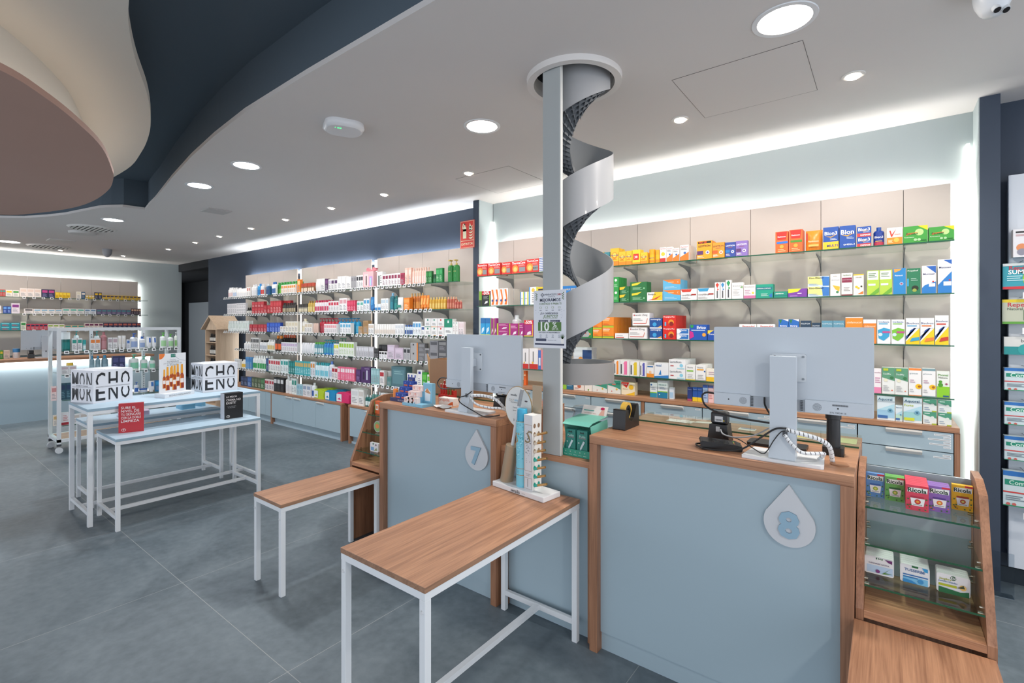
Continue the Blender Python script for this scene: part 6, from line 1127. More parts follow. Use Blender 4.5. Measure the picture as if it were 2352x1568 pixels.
# ================================================================ MONITORS
MW = M('c3ccd4', .35, name='monitor_white'); BK = M('17181a', .35, name='black_plastic'); SLV = M('b9bec4', .3)
def monitor(loc, rotz, w_, h, zb, label, col_x, col_w, col_top, base_w, stand_y=-.055):
    """local frame: screen faces +y, the back faces -y; zb = height of the lower edge above the counter"""
    t = thing('computer_monitor', label, 'monitor', loc, rotz)
    P = rrect(w_, h, .006, 3, 0, zb + h / 2)
    MB().prism(P, 1, 0, .014, MW, MW).obj('panel_back', t, bevel=.002)
    MB().box(-w_ / 2 + .008, w_ / 2 - .008, .0141, .0155, zb + .02, zb + h - .008, M('0c0d10', .15)).obj('screen', t)
    ch = MB(); zc = zb + h * .155
    for a, b in ((-w_ / 2 + .002, -.13), (.06, w_ / 2 - .002)): ch.box(a, b, -.008, -.0003, zb + .002, zc, MW)
    ch.box(-.13, .06, -.003, -.0003, zb + .004, zc - .004, M('aab2ba', .4)); ch.obj('chin_cover', t, bevel=.001)
    sp = MB()
    for cx in (-w_ / 2 + .115, .10):
        for r in range(5):
            for k in range(max(1, 6 * r)):
                a = 2 * PI * k / max(1, 6 * r); x = cx + .0033 * r * math.cos(a); z = zb + h * .078 + .0033 * r * math.sin(a)
                sp.poly([(x - .0009, -.0085, z - .0009), (x + .0009, -.0085, z - .0009), (x + .0009, -.0085, z + .0009), (x - .0009, -.0085, z + .0009)], '3a3f44')
    for a in (-.123, .050):
        for k in range(7): sp.box(a - .004, a + .004, -.0086, -.0032, zb + .006 + k * .006, zb + .009 + k * .006, '4a5056')
    sp.obj('speaker_grille', t)
    mk = MB()
    for cx in (-w_ / 2 + .06, .165): mk.poly([(cx + a, -.0086, zb + h * .08 + b) for a, b in circ(.003, 10)], '1c1c1e')
    mk.obj('screw_hole', t); mk = MB()
    for k in range(22): x = .148 + k * .0022; mk.poly([(x, -.0086, zb + h * .105), (x + .0014, -.0086, zb + h * .105), (x + .0014, -.0086, zb + h * .125), (x, -.0086, zb + h * .125)], '55595e')
    mk.obj('barcode_sticker', t); mk = MB(); mk.text('S/N 70024110', lambda a, b: (a, -.0087, b), w=.05, m='55595e', cx=.165, cy=zb + h * .03); mk.obj('rating_sticker', t)
    v = MB().prism(rrect(.118, .105, .008, 3, col_x + .012, zb + h * .52), 1, -.008, -.0003, M('cfd6dc', .4)); v.obj('mounting_plate', t, bevel=.001)
    for sx in (-1, 1):
        for sz in (-1, 1): mm = MB(); mm.tube([(col_x + .012 + sx * .048, -.008, zb + h * .52 + sz * .042), (col_x + .012 + sx * .048, -.0105, zb + h * .52 + sz * .042)], .0042, M('6f7478', .3, 1), 10); mm.obj('screw', t)
    MB().box(col_x - .02, col_x + .03, stand_y + .012, -.0085, zb + h * .5 - .02, zb + h * .5 + .025, MW).obj('tilt_hinge', t, bevel=.003)
    c = MB().prism([(stand_y + .012, .012), (stand_y - .012 - .03, .012), (stand_y - .014, .10), (stand_y - .012, col_top), (stand_y + .012, col_top)], 0, col_x - col_w / 2, col_x + col_w / 2, MW); c.obj('stand_column', t, bevel=.002)
    MB().box(col_x + .0, col_x + .016, stand_y - .016, stand_y - .0125, .085, .115, M('4a4e52', .4)).obj('cable_slot', t)
    b = MB().prism([(-base_w / 2 + col_x, stand_y - .055), (base_w / 2 + col_x - .008, stand_y - .055), (base_w / 2 + col_x, stand_y - .045), (base_w / 2 + col_x - .012, stand_y + .11), (-base_w / 2 + col_x + .012, stand_y + .11)], 2, 0, .012, M('dde1e4', .3)); b.obj('base', t, bevel=.003)
    return t
m8 = monitor((-.304, 2.15, 1.0), 0, .542, .324, .181, 'white computer monitor seen from behind on counter eight', -.005, .088, .395, .27)
m7 = monitor((-1.86, 2.135, 1.0), -.06, .60, .328, .125, 'white computer monitor seen from behind on counter seven', -.06, .075, .38, .27)
# ---------------------------------------------------------------- cables
def cable(name, pts, r, m, label, rings=0):
    P = spline([Vector(p) for p in pts], 8); mb = MB(); mb.tube(P, r, m, 8); o = mb.obj(name); tag(o, label, 'cable')
    if rings:
        L = MB(); n_ = len(P) - 1
        for k in range(rings):
            f = (k + .5) / rings * n_; i = int(f); c = P[i].lerp(P[i + 1], f - i); d = (P[i + 1] - P[i]).normalized(); tlt = Vector((0, 0, 1)) * .35
            L.tube([c - (d + tlt) * .0012, c + (d + tlt) * .0012], r * 1.03, BK, 10)
        L.obj('wrap_gap', o)
    return o
Z0 = 1.0
WRP = M('e3e6e8', .35, name='white_spiral_wrap')
def C8(px, py, Y): q = onY(px, py, Y); return (q.x, q.y, q.z)
cable('cable_sleeve', [C8(1805, 986, 2.075), C8(1840, 996, 2.09), C8(1880, 1008, 2.11), C8(1905, 1026, 2.13), (-.158, 2.17, 1.006)], .0085, WRP, 'thick white spiral wrapped cable sleeve running from the monitor stand to the desk hole', 16)
cable('cable_sleeve', [C8(1802, 998, 2.068), C8(1815, 1016, 2.06), C8(1840, 1038, 2.05), C8(1870, 1041, 2.07), C8(1893, 1042, 2.10), (-.20, 2.15, 1.008)], .0065, WRP, 'thinner white spiral wrapped cable sleeve lying below the thick one', 14)
cable('power_cable', [C8(1640, 903, 2.16), C8(1622, 901, 2.16), C8(1613, 910, 2.15), C8(1625, 935, 2.12), C8(1680, 956, 2.10), C8(1768, 971, 2.09)], .004, BK, 'black cable looping from the left edge of the monitor on counter eight')
cable('power_cable', [C8(1806, 984, 2.072), C8(1780, 985, 2.06), C8(1745, 1006, 2.05), C8(1700, 1032, 2.05), (-.54, 2.062, 1.008), (-.60, 2.07, 1.008), (-.64, 2.12, 1.008), (-.605, 2.14, 1.012)], .0035, BK, 'black cable curling from the stand to the card terminal')
cable('thin_cable', [C8(1812, 990, 2.068), C8(1795, 991, 2.06), C8(1778, 1010, 2.055), C8(1762, 1035, 2.05), C8(1750, 1041, 2.05), C8(1725, 1026, 2.10), C8(1690, 1006, 2.2), (-.575, 2.26, 1.02)], .002, BK, 'thin black cable hanging in a V before the monitor base')
cable('grey_cable', [C8(1655, 986, 2.235), C8(1662, 997, 2.22), C8(1690, 1004, 2.2), C8(1730, 1000, 2.16), C8(1767, 983, 2.11)], .003, M('9fa3a6', .4), 'grey cable leaving the socket of the scanner cradle')
cable('power_cable', [C8(1756, 912, 2.14), C8(1757, 930, 2.13), C8(1768, 950, 2.105)], .0035, BK, 'short black cable plugged under the monitor on counter eight')
tag(MB().lathe([(.030, 0), (.030, .003), (.027, .004), (0, .004)], M('9c6f50', .5), n=28).obj('cable_grommet', loc=(-.135, 2.155, 1.0003)), 'round wood coloured cable grommet in the top of counter eight', 'cable grommet')
def C7(px, py, Y): return C8(px, py, Y)
cable('cable_sleeve', [C7(1080, 908, 2.06), C7(1105, 908, 2.06), C7(1130, 913, 2.07), C7(1148, 925, 2.09), (-1.70, 2.18, 1.01)], .0085, WRP, 'upper white spiral wrapped sleeve behind the monitor of counter seven', 14)
cable('cable_sleeve', [C7(1080, 912, 2.06), C7(1095, 928, 2.045), C7(1125, 936, 2.05), C7(1150, 938, 2.08), (-1.69, 2.2, 1.01)], .0065, WRP, 'lower white spiral wrapped sleeve behind the monitor of counter seven', 14)
cable('power_cable', [C7(1025, 868, 2.15), C7(1012, 868, 2.15), C7(1005, 880, 2.14), C7(1015, 892, 2.12), C7(1045, 892, 2.10), C7(1070, 891, 2.085)], .0035, BK, 'black cable looping from the edge of the monitor on counter seven')
cable('power_cable', [C7(1084, 898, 2.065), C7(1070, 908, 2.05), C7(1055, 913, 2.04), C7(1058, 925, 2.035), C7(1090, 945, 2.03), C7(1115, 957, 2.03), C7(1148, 953, 2.06)], .003, BK, 'black cable drooping over the front of counter seven')
# ---------------------------------------------------------------- devices on the counters
def cradle(loc, label):
    t = thing('barcode_scanner', label, 'barcode scanner', loc)
    MB().prism([(-.046, 0), (.046, 0), (.036, .075), (-.036, .075)], 1, -.035, .035, BK).obj('cradle', t, bevel=.006)
    MB().box(-.034, .034, -.026, .03, .0755, .128, M('202226', .3)).obj('scanner_head', t, bevel=.008)
    m = MB(); m.poly([(-.016, -.0265, .086), (.018, -.0265, .086), (.018, -.0265, .110), (-.016, -.0265, .110)], 'd8dcde')
    for k in range(9): m.poly([(-.012 + k * .003, -.0268, .090), (-.0105 + k * .003, -.0268, .090), (-.0105 + k * .003, -.0268, .098), (-.012 + k * .003, -.0268, .098)], '333')
    m.poly([(.022 + a, -.0268, .092 + b) for a, b in circ(.003, 10)], 'd8c040'); m.obj('sticker', t)
    MB().box(-.008, .008, -.040, -.0345, .045, .066, M('a8abad', .4)).obj('plug', t)
cradle((-.585, 2.285, 1.0), 'black barcode scanner standing in its cradle on counter eight')
cradle((-1.86, 2.33, 1.0), 'black barcode scanner behind the monitor column on counter seven')
t = thing('card_terminal', 'black card payment terminal with coloured keys lying on counter eight', 'card terminal', (-.545, 2.135, 1.0), .35)
MB().prism([(-.075, 0), (.075, 0), (.082, .018), (.06, .026), (-.075, .036), (-.082, .028)], 1, -.042, .042, BK).obj('body', t, bevel=.005)
m = MB()
for i in range(3):
    for j in range(4):
        x = -.03 + j * .022; m.box(x, x + .016, -.03 + i * .02, -.016 + i * .02, .031 - j * .0022, .0335 - j * .0022, ('2c2f33', '2c2f33', '2c2f33', ('c8402c', 'd8b83a', '3f9a44')[i])[j] if j == 3 else '2c2f33')
m.obj('key', t)
tag(MB().prism(rrect(.22, .10, .012, 4), 2, 0, .012, BK).obj('keyboard_tray', loc=(-.365, 2.32, 1.0005), bevel=.003), 'flat black pad lying behind the base of the monitor on counter eight', 'pad')
t = thing('handset_stand', 'tall black cylindrical stand at the rear of counter eight', 'device stand', (-.165, 2.31, 1.0))
MB().prism([(-.036, -.03), (.036, -.03), (.036, .035), (-.036, .035)], 2, 0, .032, BK).obj('foot', t, bevel=.008)
MB().lathe([(.024, .032), (.023, .14), (.027, .142), (.027, .160), (.022, .166), (0, .166)], BK, n=24).obj('shaft', t)
# tape dispensers
def tape(loc, rotz, label, logo=True, s=1.0):
    t = thing('tape_dispenser', label, 'tape dispenser', loc, rotz)
    P = [(-.085, 0), (.085, 0), (.078, .106), (.066, .114), (.052, .106), (.018, .048), (-.012, .036), (-.036, .044), (-.044, .096), (-.076, .098)]
    MB().prism([(a * s, b * s) for a, b in P], 0, -.033 * s, .033 * s, BK).obj('body', t, bevel=.004)
    r = MB(); cx, cz = -.002 * s, .082 * s; n_ = 28
    for a, b, mt in ((.044, .030, 'd9b04a'), (.030, .014, '1a1a1c')):
        for x in (-.0125, .0125):
            r.add([(x * s, cx + a * s * math.cos(2 * PI * k / n_), cz + a * s * math.sin(2 * PI * k / n_)) for k in range(n_)] + [(x * s, cx + b * s * math.cos(2 * PI * k / n_), cz + b * s * math.sin(2 * PI * k / n_)) for k in range(n_)], [(k, (k + 1) % n_, n_ + (k + 1) % n_, n_ + k) for k in range(n_)], M(mt, .3))
        r.add([(x * s, cx + a * s * math.cos(2 * PI * k / n_), cz + a * s * math.sin(2 * PI * k / n_)) for x in (-.0125, .0125) for k in range(n_)], [(k, (k + 1) % n_, n_ + (k + 1) % n_, n_ + k) for k in range(n_)], M(mt, .3), True)
    r.obj('tape_roll', t)
    if logo:
        m = MB(); m.text('Plico', lambda a, b: (a, -.0795 * s - b * .08, b), w=.03 * s, m='b8bcc0', cx=0, cy=.036 * s)
        m.v = [(x, -.0825 * s + (z / (.098 * s)) * .0085 * s - .0008, z) for x, y, z in m.v]; m.obj('logo', t)
tape((-1.032, 2.285, 1.0), 0, 'glossy black tape dispenser with a yellow roll at the corner of counter eight')
tape((-1.19, 2.58, .8603), .25, 'second black tape dispenser with yellow roll, half hidden behind the teal carton', False, 1.05)
t = thing('glass_jar', 'clear lidded jar of small packets behind the steel post', 'jar', (-1.375, 2.46, .8603))
m = MB(); m.lathe([(.052, 0), (.058, .02), (.058, .13), (.05, .15), (.05, .16)], CLEARP, n=24, share=True); m.obj('jar_body', t); MB().lathe([(.062, .1605), (.064, .172), (.055, .184), (0, .19)], CLEARP, n=24).obj('jar_lid', t)
for k in range(6): 
    a = k * 1.05; MB().box(-.02, .02, -.012, .012, 0, .012, ('dfe6ee', '7a98c8', '4a4a50')[k % 3]).obj('packet', t, loc=(.018 * math.cos(a), .018 * math.sin(a), .006 + .016 * k), rotz=a)
# ---------------------------------------------------------------- teal shelf carton with nail pens
t = thing('display_carton', 'open teal cardboard display holding blister packs on the bridge shelf', 'counter display', (-1.213, 2.2, .8603))
TL = M('7fd0bd', .5); TD = M('2f9a82', .5); hw = .075
m = MB(); y0, y1 = -.10, .095
m.box(-hw, hw, y0, y1, 0, .003, TD); m.box(-hw, hw, y0, y0 + .002, .0031, .036, TD); m.box(-hw, hw, y1 - .002, y1, .0031, .15, TL)
for x in (-hw, hw - .002): m.prism([(y0 + .0021, .0031), (y1 - .0021, .0031), (y1 - .0021, .165), (y0 + .012, .155), (y0 + .03, .08), (y0 + .0021, .036)], 0, x, x + .002, TL)
m.prism([(y0 - .004, .156), (y0 + .03, .168), (y1, .178), (y1, .181), (y0 + .03, .171), (y0 - .004, .158)], 0, -hw - .001, hw + .001, TL)
for k in range(5):
    x = -.058 + k * .027; m.text('+', lambda a, b: (a, y0 - .0006, b), h=.007, m='cfe8e0', cx=x, cy=.024); m.poly([(x - .009, y0 - .0006, .009), (x + .009, y0 - .0006, .009), (x + .009, y0 - .0006, .011), (x - .009, y0 - .0006, .011)], 'a8d8cc')
m.obj('tray', t)
f = MB(); f.prism([(y1 - .02, .172), (y1 + .012, .225), (y1 + .014, .223), (y1 - .018, .170)], 0, -hw + .004, hw - .002, 'f0e8e4')
pf = lambda a, b: (a, y1 - .0205 + b * .032 - .001, .172 + b * .053)
f.poly([pf(-.06, .5), pf(0, .5), pf(0, .58), pf(-.06, .58)], '4aa89a'); f.poly([pf(.03, .2), pf(.062, .2), pf(.056, .8), pf(.04, .6)], 'e8b0a0'); f.poly([pf(.045 + .012 * math.cos(a), .8 + .12 * math.sin(a)) for a in [k * PI / 6 for k in range(12)]], 'c82a5c')
f.text('Pollié INSTANT NAILS', lambda a, b: pf(a, .3 + b * 14), w=.07, m='c87a6a', cx=-.02, cy=0); f.obj('header_card', t)
for k, x in enumerate((-.036, .030)):
    def mk():
        p = MB(); p.box(-.029, .029, 0, .002, 0, .128, '2a8378')
        g = lambda a, b, o=.0006: (a, -o, b)
        p.poly([g(-.012, .112), g(.012, .112), g(.009, .122), g(0, .118), g(-.009, .122)], '10403a'); p.text('Pollié', lambda a, b: g(a, b), w=.034, m='bfe0d8', cx=.002, cy=.098); p.text('INSTANT NAIL', lambda a, b: g(a, b), w=.036, m='d8508a', cx=.003, cy=.089)
        p.poly([g(.008, .078, .003), g(.018, .074, .003), g(-.002, .036, .003), g(-.010, .040, .003)], 'c8e0e4'); p.poly([g(-.010, .040, .003), g(-.002, .036, .003), g(-.014, .012, .003)], '9ac8d0')
        for q in range(3): p.poly([g(-.012 + q * .009 + .005 * math.cos(a), .010 + .009 * math.sin(a)) for a in [j * PI / 6 for j in range(12)]], 'e0b0a0')
        p.poly([g(.016 + .010 * math.cos(a), .026 + .005 * math.sin(a)) for a in [j * PI / 6 for j in range(12)]], 'eccab8'); p.text('+', lambda a, b: g(a, b), h=.008, m='fff', cx=-.018, cy=.066)
        return p
    for q in range(3):
        o = mk().obj('blister_pack', loc=(-1.213 + x, 2.2 + y0 + .008 + q * .012, .864)); tag(o, ('%s teal nail pen blister pack in the open carton' if q == 0 else 'teal nail pen pack behind the %s one in the carton') % ('left' if k == 0 else 'right'), 'blister pack', 'nail pen blister packs')
# ================================================================ MASCARA DISPLAY ON THE FOREGROUND TABLE
t = thing('mascara_display', 'white mascara display stand with giant blue bottle, wand and round price card', 'counter display', (-1.435, 1.985, .6785), -.13)
GLD = M('a8957c', .35, .35, name='satin_gold'); GL2 = M('c09a64', .25, .8, name='polished_gold')
m = MB().box(-.175, .175, -.065, .06, 0, .026, 'e6e8ea'); m.text('sensilis', lambda a, b: (a, -.0656, b), w=.062, m='3a3d42', bold=.03, cx=-.01, cy=.013); m.text('make up', lambda a, b: (a, -.0656, b), w=.022, m='9a9da0', cx=.045, cy=.012); m.obj('base', t, bevel=.003)
m = MB(); n_ = 40; P = [(-.093 + .098 * math.cos(2 * PI * k / n_), .405 + .108 * math.sin(2 * PI * k / n_)) for k in range(n_)]
m.prism(P, 1, .042, .045, 'b89a6a'); P2 = [(-.093 + .0945 * math.cos(2 * PI * k / n_), .405 + .1045 * math.sin(2 * PI * k / n_)) for k in range(n_)]; m.poly([(a, .0412, b) for a, b in P2], 'dfe2e0'); m.box(-.10, -.03, .0421, .0449, .026, .32, 'e4e6e8')
tx = lambda s_, w_, c, x, z, bo=.0: m.text(s_, lambda a, b: (a, .0406, b), w=w_, m=c, bold=bo, cx=x, cy=z)
tx('sensilis', .046, '4a4d52', -.125, .465, .03); tx('DAY', .036, 'a8a49c', -.140, .437); tx('&NIGHT', .056, '48a8cc', -.092, .437); tx('TREATMENT [MASCARA]', .08, '5a5d62', -.108, .425); tx('Fortalecen y', .06, '6a6d72', -.10, .398); tx('aportan brillo', .062, '6a6d72', -.10, .384); tx('Fortalecen y revitalizan', .045, 'a0a3a6', -.095, .367); tx('10,95€', .052, '3a3d42', -.10, .333, .01)
m.poly([(-.036 + .011 * math.cos(a), .0406, .440 + .004 * math.sin(a)) for a in [k * PI / 8 for k in range(16)]], '5a5058'); m.obj('price_card', t)
# leaning mascara tube with its wand
ax0, ax1 = Vector((-.125, -.012, .027)), Vector((-.090, -.004, .215)); m = MB(); m.tube([ax0, ax1], .034, GLD, 20); m.obj('mascara_tube', t)
w0, w1, w2 = ax1, Vector((-.052, .004, .42)), Vector((-.032, .008, .505)); m = MB(); m.tube([w0, w1], .0085, 'd8dcdf', 12); m.tube([w1, w2], .0035, 'b8bcc0', 8)
for k in range(26):
    c = w1.lerp(w2, k / 25); m.tube([c, c + (w2 - w1).normalized() * .0012], .010, 'c4c8cc', 10)
m.obj('wand', t)
BB = M('7cc8dc', .25, name='aqua_gloss'); m = MB(); m.lathe([(.029, .026), (.031, .034), (.031, .345), (.029, .352)], BB, -.012, -.012, 28); m.lathe([(.0255, .3525), (.0255, .395), (.0245, .412), (.023, .414)], M('3aa6cc', .3), -.012, -.012, 28)
for z in (.350, .118, .086): m.lathe([(.0314, z), (.0314, z + .0025)], GL2, -.012, -.012, 28, caps=False)
for k in range(60):
    a = -PI / 2 + random.uniform(-.9, .9); z = random.uniform(.16, .34); r = .0314; s_ = random.uniform(.002, .005); m.add([((-.012) + r * math.cos(a + dx / r), -.012 + r * math.sin(a + dx / r), z + dz) for dx, dz in ((-s_, 0), (0, -s_ * .6), (s_, s_ * .3), (s_ * .2, s_))], [(0, 1, 2, 3)], random.choice(('5ab0c4', '9adce8', '3f9aa8', 'b4e4ee')))
m.text('S', lambda a, b: (-.012 + .032 * math.cos(-PI / 2 - .35 + a / .031), -.012 + .032 * math.sin(-PI / 2 - .35 + a / .031), b), h=.055, m='a89060', cx=0, cy=.27, italic=.3)
for i, z in enumerate((.105, .098, .091)): m.text(('Tratamiento', 'de pestañas', 'día y noche')[i], lambda a, b: (-.012 + .0318 * math.cos(-PI / 2 - .2 + a / .031), -.012 + .0318 * math.sin(-PI / 2 - .2 + a / .031), b), w=.024, m='2a7a94', cx=0, cy=z + .006)
m.obj('blue_bottle', t)
m = MB(); X0, X1, Y0, Y1 = .022, .078, -.036, .030; m.box(X0, X1, Y0, Y1, .026, .392, 'ece9e4', front=M('d3d6da', .3))
for z0, z1 in ((.03, .085), (.118, .345)):
    for a in ((X0 + .003, X0 + .0045, z0, z1), (X1 - .0045, X1 - .003, z0, z1), (X0 + .003, X1 - .003, z0, z0 + .0015), (X0 + .003, X1 - .003, z1 - .0015, z1)): m.poly([(a[0], Y0 - .0005, a[2]), (a[1], Y0 - .0005, a[2]), (a[1], Y0 - .0005, a[3]), (a[0], Y0 - .0005, a[3])], 'a08468')
for k in range(70):
    u = random.gauss(.05, .011); z = random.gauss(.25, .045); s_ = random.uniform(.001, .004)
    if X0 + .007 < u < X1 - .009 and .14 < z < .335: m.poly([(u - s_, Y0 - .0006, z), (u, Y0 - .0006, z - s_ * .5), (u + s_ * .8, Y0 - .0006, z + s_ * .4), (u, Y0 - .0006, z + s_)], random.choice(('4a4d52', '7a7d82', 'a0a3a8', '5d6066')))
m.text('S', lambda a, b: (a, Y0 - .001, b), h=.062, m='8a7a58', cx=.054, cy=.285, italic=.3); m.text('Los angeles', lambda a, b: (a, Y0 - .0008, b), w=.032, m='8a8d90', cx=.05, cy=.104); m.text('de negro', lambda a, b: (a, Y0 - .0008, b), w=.026, m='8a8d90', cx=.05, cy=.096)
m.box(X0 + .024, X0 + .027, Y0 - .0006, Y0 - .0002, .04, .08, '6a6d72')
for yy in (-.020, .010):
    for k in range(8):
        z = .340 - k * .041; m.poly([(X1 + .0006, yy + .0085 * math.cos(a), z + .0115 * math.sin(a)) for a in [j * PI / 8 for j in range(16)]], ('8a6f58', '8a6f58', '8f7d6a', '9a8a78', '1f9a88', '1f9a88', '1f9a88', '1f9a88')[k])
m.obj('tester_box', t, bevel=.0008)
MB().box(X0 - .004, X0 + .056, .030, .034, .35, .53, GLD).obj('gold_lid', t, bevel=.001); 
for k in range(7):
    z = .299 - k * .041; m = MB(); a0 = Vector((X1 + .001, -.020, z - .004)); d = Vector((.92, .06, .30)).normalized(); m.tube([a0, a0 + d * .02], .0065, M('d8ccb8' if k < 3 else '35b0a0', .15), 10); m.tube([a0 + d * .0201, a0 + d * (.068 if k % 3 else .078)], .006, GL2, 12); m.obj('lipstick_tester', t)
# ================================================================ COUNTER SEVEN GOODS
t = thing('pastille_display', 'light blue counter display of small pink boxes on counter seven', 'counter display', (-2.345, 2.095, 1.0003), -.02)
LB = M('86bfd8', .45)
m = MB().box(-.095, .095, -.06, .05, 0, .018, LB); m.prism([(-.06, .0181), (.05, .0181), (.05, .10), (.03, .11)], 0, .010, .012, LB); m.box(.0125, .0945, .02, .05, .0181, .14, LB)
m.poly([(.03, .0195, .03), (.078, .0195, .03), (.082, .0195, .09), (.055, .0195, .11), (.03, .0195, .10)], 'e8eef2'); m.poly([(.03, .0193, .085), (.080, .0193, .075), (.08, .0193, .082), (.05, .0193, .112)], 'd8905a'); m.obj('tray', t)
for i in range(3):
    for j in range(2 + (i == 0)):
        o = carton_mb(.048, .034, .03, ('efd8d2', [('c', .35, .55, .22, 'e07a5a'), ('t', 'A', .35, .55, .2, 'fff'), ('r', .6, .3, .9, .7, 'f6e6e0')])).obj('small_box', loc=(-2.435 + .026 + (j if i else j * .7) * .050 + i * .004, 2.045 + i * .031, 1.0185 + i * .0342)); 
        tag(o, '%s pink and white pastille box in %s step of the blue display' % (('first', 'second', 'third')[j], ('the lowest', 'the middle', 'the highest')[i]), 'box', 'pastille boxes in the blue display')
t = thing('sun_care_display', 'navy counter display of blue boxes at the left end of counter seven', 'counter display', (-2.555, 2.16, 1.0003), -.05)
m = MB().box(-.09, .085, -.06, .055, 0, .022, M('262f66', .4)); m.text('HELIOCARE', lambda a, b: (a, -.0606, b), w=.07, m='c8cce0', cx=.03, cy=.011); m.box(-.015, .045, .03, .045, .0221, .155, M('2a3a80', .4)); m.poly([(-.008, .0295, .05), (.038, .0295, .05), (.038, .0295, .12), (-.008, .0295, .12)], 'c8542a'); m.text('SUN', lambda a, b: (a, .0292, b), w=.03, m='e8b84a', cx=.015, cy=.135); m.obj('tray', t)
for i in range(3):
    for j in range(2):
        o = carton_mb(.050, .036, .03, ('1e46a0', [('r', .15, .1, .85, .35, 'e0642a'), ('c', .4, .7, .14, '6a8ad0')])).obj('small_box', loc=(-2.555 + .005 + j * .052 + .002 * i - .015, 2.105 + i * .031 - (.0), 1.0225 + i * .0365)); tag(o, '%s blue sun care box in %s step of the navy display' % (('first', 'second')[j], ('the lowest', 'the middle', 'the highest')[i]), 'box', 'blue boxes in the navy display')
tag(item_mb('bot', .035, .07, .03, ('ee8a3a', [], 'c8d0e0')).obj('bottle', loc=(-2.625, 2.115, 1.0225)), 'small orange bottle with pale cap at the end of the navy display', 'bottle')
# open cardboard box, lip balms and tissue
xa, xb = onY(987, 870, 2.47).x, onY(987, 870, 2.47).x + .42
t = thing('cardboard_box', 'open brown cardboard box standing on the rear of counter seven', 'cardboard box', ((xa + xb) / 2, 2.58, 1.0127))
KB = M('a07c5c', .7, name='kraft_board'); m = MB(); L = xb - xa
for a in ((-L / 2, L / 2, -.11, -.106), (-L / 2, L / 2, .106, .11)): m.box(a[0], a[1], a[2], a[3], .004, .245, KB)
for a in ((-L / 2, -L / 2 + .004), (L / 2 - .004, L / 2)): m.box(a[0], a[1], -.1059, .1059, .004, .245, KB)
m.box(-L / 2, L / 2, -.11, .11, 0, .0039, KB); m.obj('carton_body', t)
m = MB(); m.prism([(-L / 2, .245), (-L / 2 - .035, .285), (-L / 2 - .002, .06), (-L / 2, .02)], 1, -.1055, -.102, M('c89a68', .7)); m.prism([(-L / 2, .246), (-L / 2 - .04, .27), (L / 2 - .03, .292), (L / 2, .246)], 1, .107, .110, M('c89a68', .7)); m.obj('flap', t)
t = thing('lip_balm_rack', 'red counter rack of lip balms before the cardboard box', 'counter display', (-2.30, 2.30, 1.0003))
m = MB().box(-.055, .055, -.03, .03, 0, .05, 'c8322a'); m.box(-.055, .055, .0, .03, .0501, .075, 'c8322a')
m.obj('tray', t)
for k in range(10):
    m = MB(); m.lathe([(.0055, .05 if k < 5 else .076), (.0055, .115 if k < 5 else .135), (.004, .12 if k < 5 else .14)], ['c8342c' if k % 5 < 3 else '6a6a2a', 'e8e0d8'], 0, 0, 8); m.obj('lip_balm', t, loc=(-.044 + (k % 5) * .022, -.016 if k < 5 else .016, .0003))
tag(carton_mb(.13, .045, .05, ('f0e8e2', [('t', 'propolis', .4, .7, .7, 'd8602a', .02), ('p', [(.6, .05), (.98, .05), (.98, .6), (.85, .5)], 'e0662a')])).obj('carton', loc=(-2.215, 2.20, 1.0003)), 'white carton with orange corner before the red lip balm rack', 'box')
m = MB(); 
pts = [(math.cos(2 * PI * k / 9) * (.05 + .02 * (k % 2)), math.sin(2 * PI * k / 9) * (.035 + .012 * (k % 3)), .004 + .010 * (k % 2)) for k in range(9)]
for k in range(9): m.poly([pts[k], pts[(k + 1) % 9], (0, 0, .02)], 'f0ece8'); m.poly([pts[(k + 1) % 9], pts[k], (0, 0, 0)], 'f0ece8')
tag(m.obj('crumpled_tissue', loc=(-2.16, 2.12, 1.0005)), 'crumpled white tissue lying on counter seven', 'tissue')
# ---------------------------------------------------------------- goods on the sloping racks
def ric(c, c2, blob, n_, lb, pxs, yb_, z=.862):
    a, b = onZ(pxs[0], yb_, z), onZ(pxs[1], yb_, z); w_ = b.x - a.x; yf = (a.y + b.y) / 2
    des = (c, [('r', .62, .93, 1, 1, 'd83040'), ('p', [(.06, .72), (.94, .72), (.96, .92), (.1, .9)], 'f0f4ee'), ('t', 'Ricola', .5, .81, .82, '1f3a26', .05), ('r', .22, .50, .8, .57, c2), ('p', [(.2, .5), (.84, .5), (.78, .2), (.26, .2)], 'f0f0ee'), ('c', .52, .37, .14, blob), ('c', .52, .37, .07, 'e8d870' if blob[0] != 'c' else 'e89a3a'), ('l', .32, .22, .72, .28, 1, '999')] +
           [('c', u, v, .045, '3f6a34') for u, v in ((.08, .2), (.16, .12), (.2, .22), (.9, .5), (.9, .3), (.1, .45), (.6, .08), (.85, .1))] + [('c', u, v, .035, blob) for u, v in ((.12, .16), (.24, .1), (.9, .2))])
    me = None
    for q in range(n_):
        o = put('box', w_, .088, .021, des, ((a.x + b.x) / 2, yf + q * .0225, z + .0004), lb if q == 0 else 'one of the %s stacked behind the front one' % lb.replace(' on the top glass shelf', ''), 'sweet boxes on the rack', 0, me); o.name = 'sweets_box'; me = o.data
ric('5f8fc8', '3a62a8', '9ab83a', 1, 'blue herb sweets box on the top glass shelf', (1989, 2031), 1141)
ric('6cb45a', '2a6a34', '8ab83a', 2, 'green herb sweets box on the top glass shelf', (2033, 2077), 1151)
ric('d8455c', 'b02a44', 'c8342c', 6, 'red berry sweets box on the top glass shelf', (2081, 2132), 1173)
ric('8a66b4', '5a3a8c', 'e0702a', 3, 'purple elderflower sweets box on the top glass shelf', (2133, 2181), 1176)
ric('efb91e', 'a83a20', 'b84a20', 1, 'yellow original sweets box on the top glass shelf', (2188, 2233), 1173)
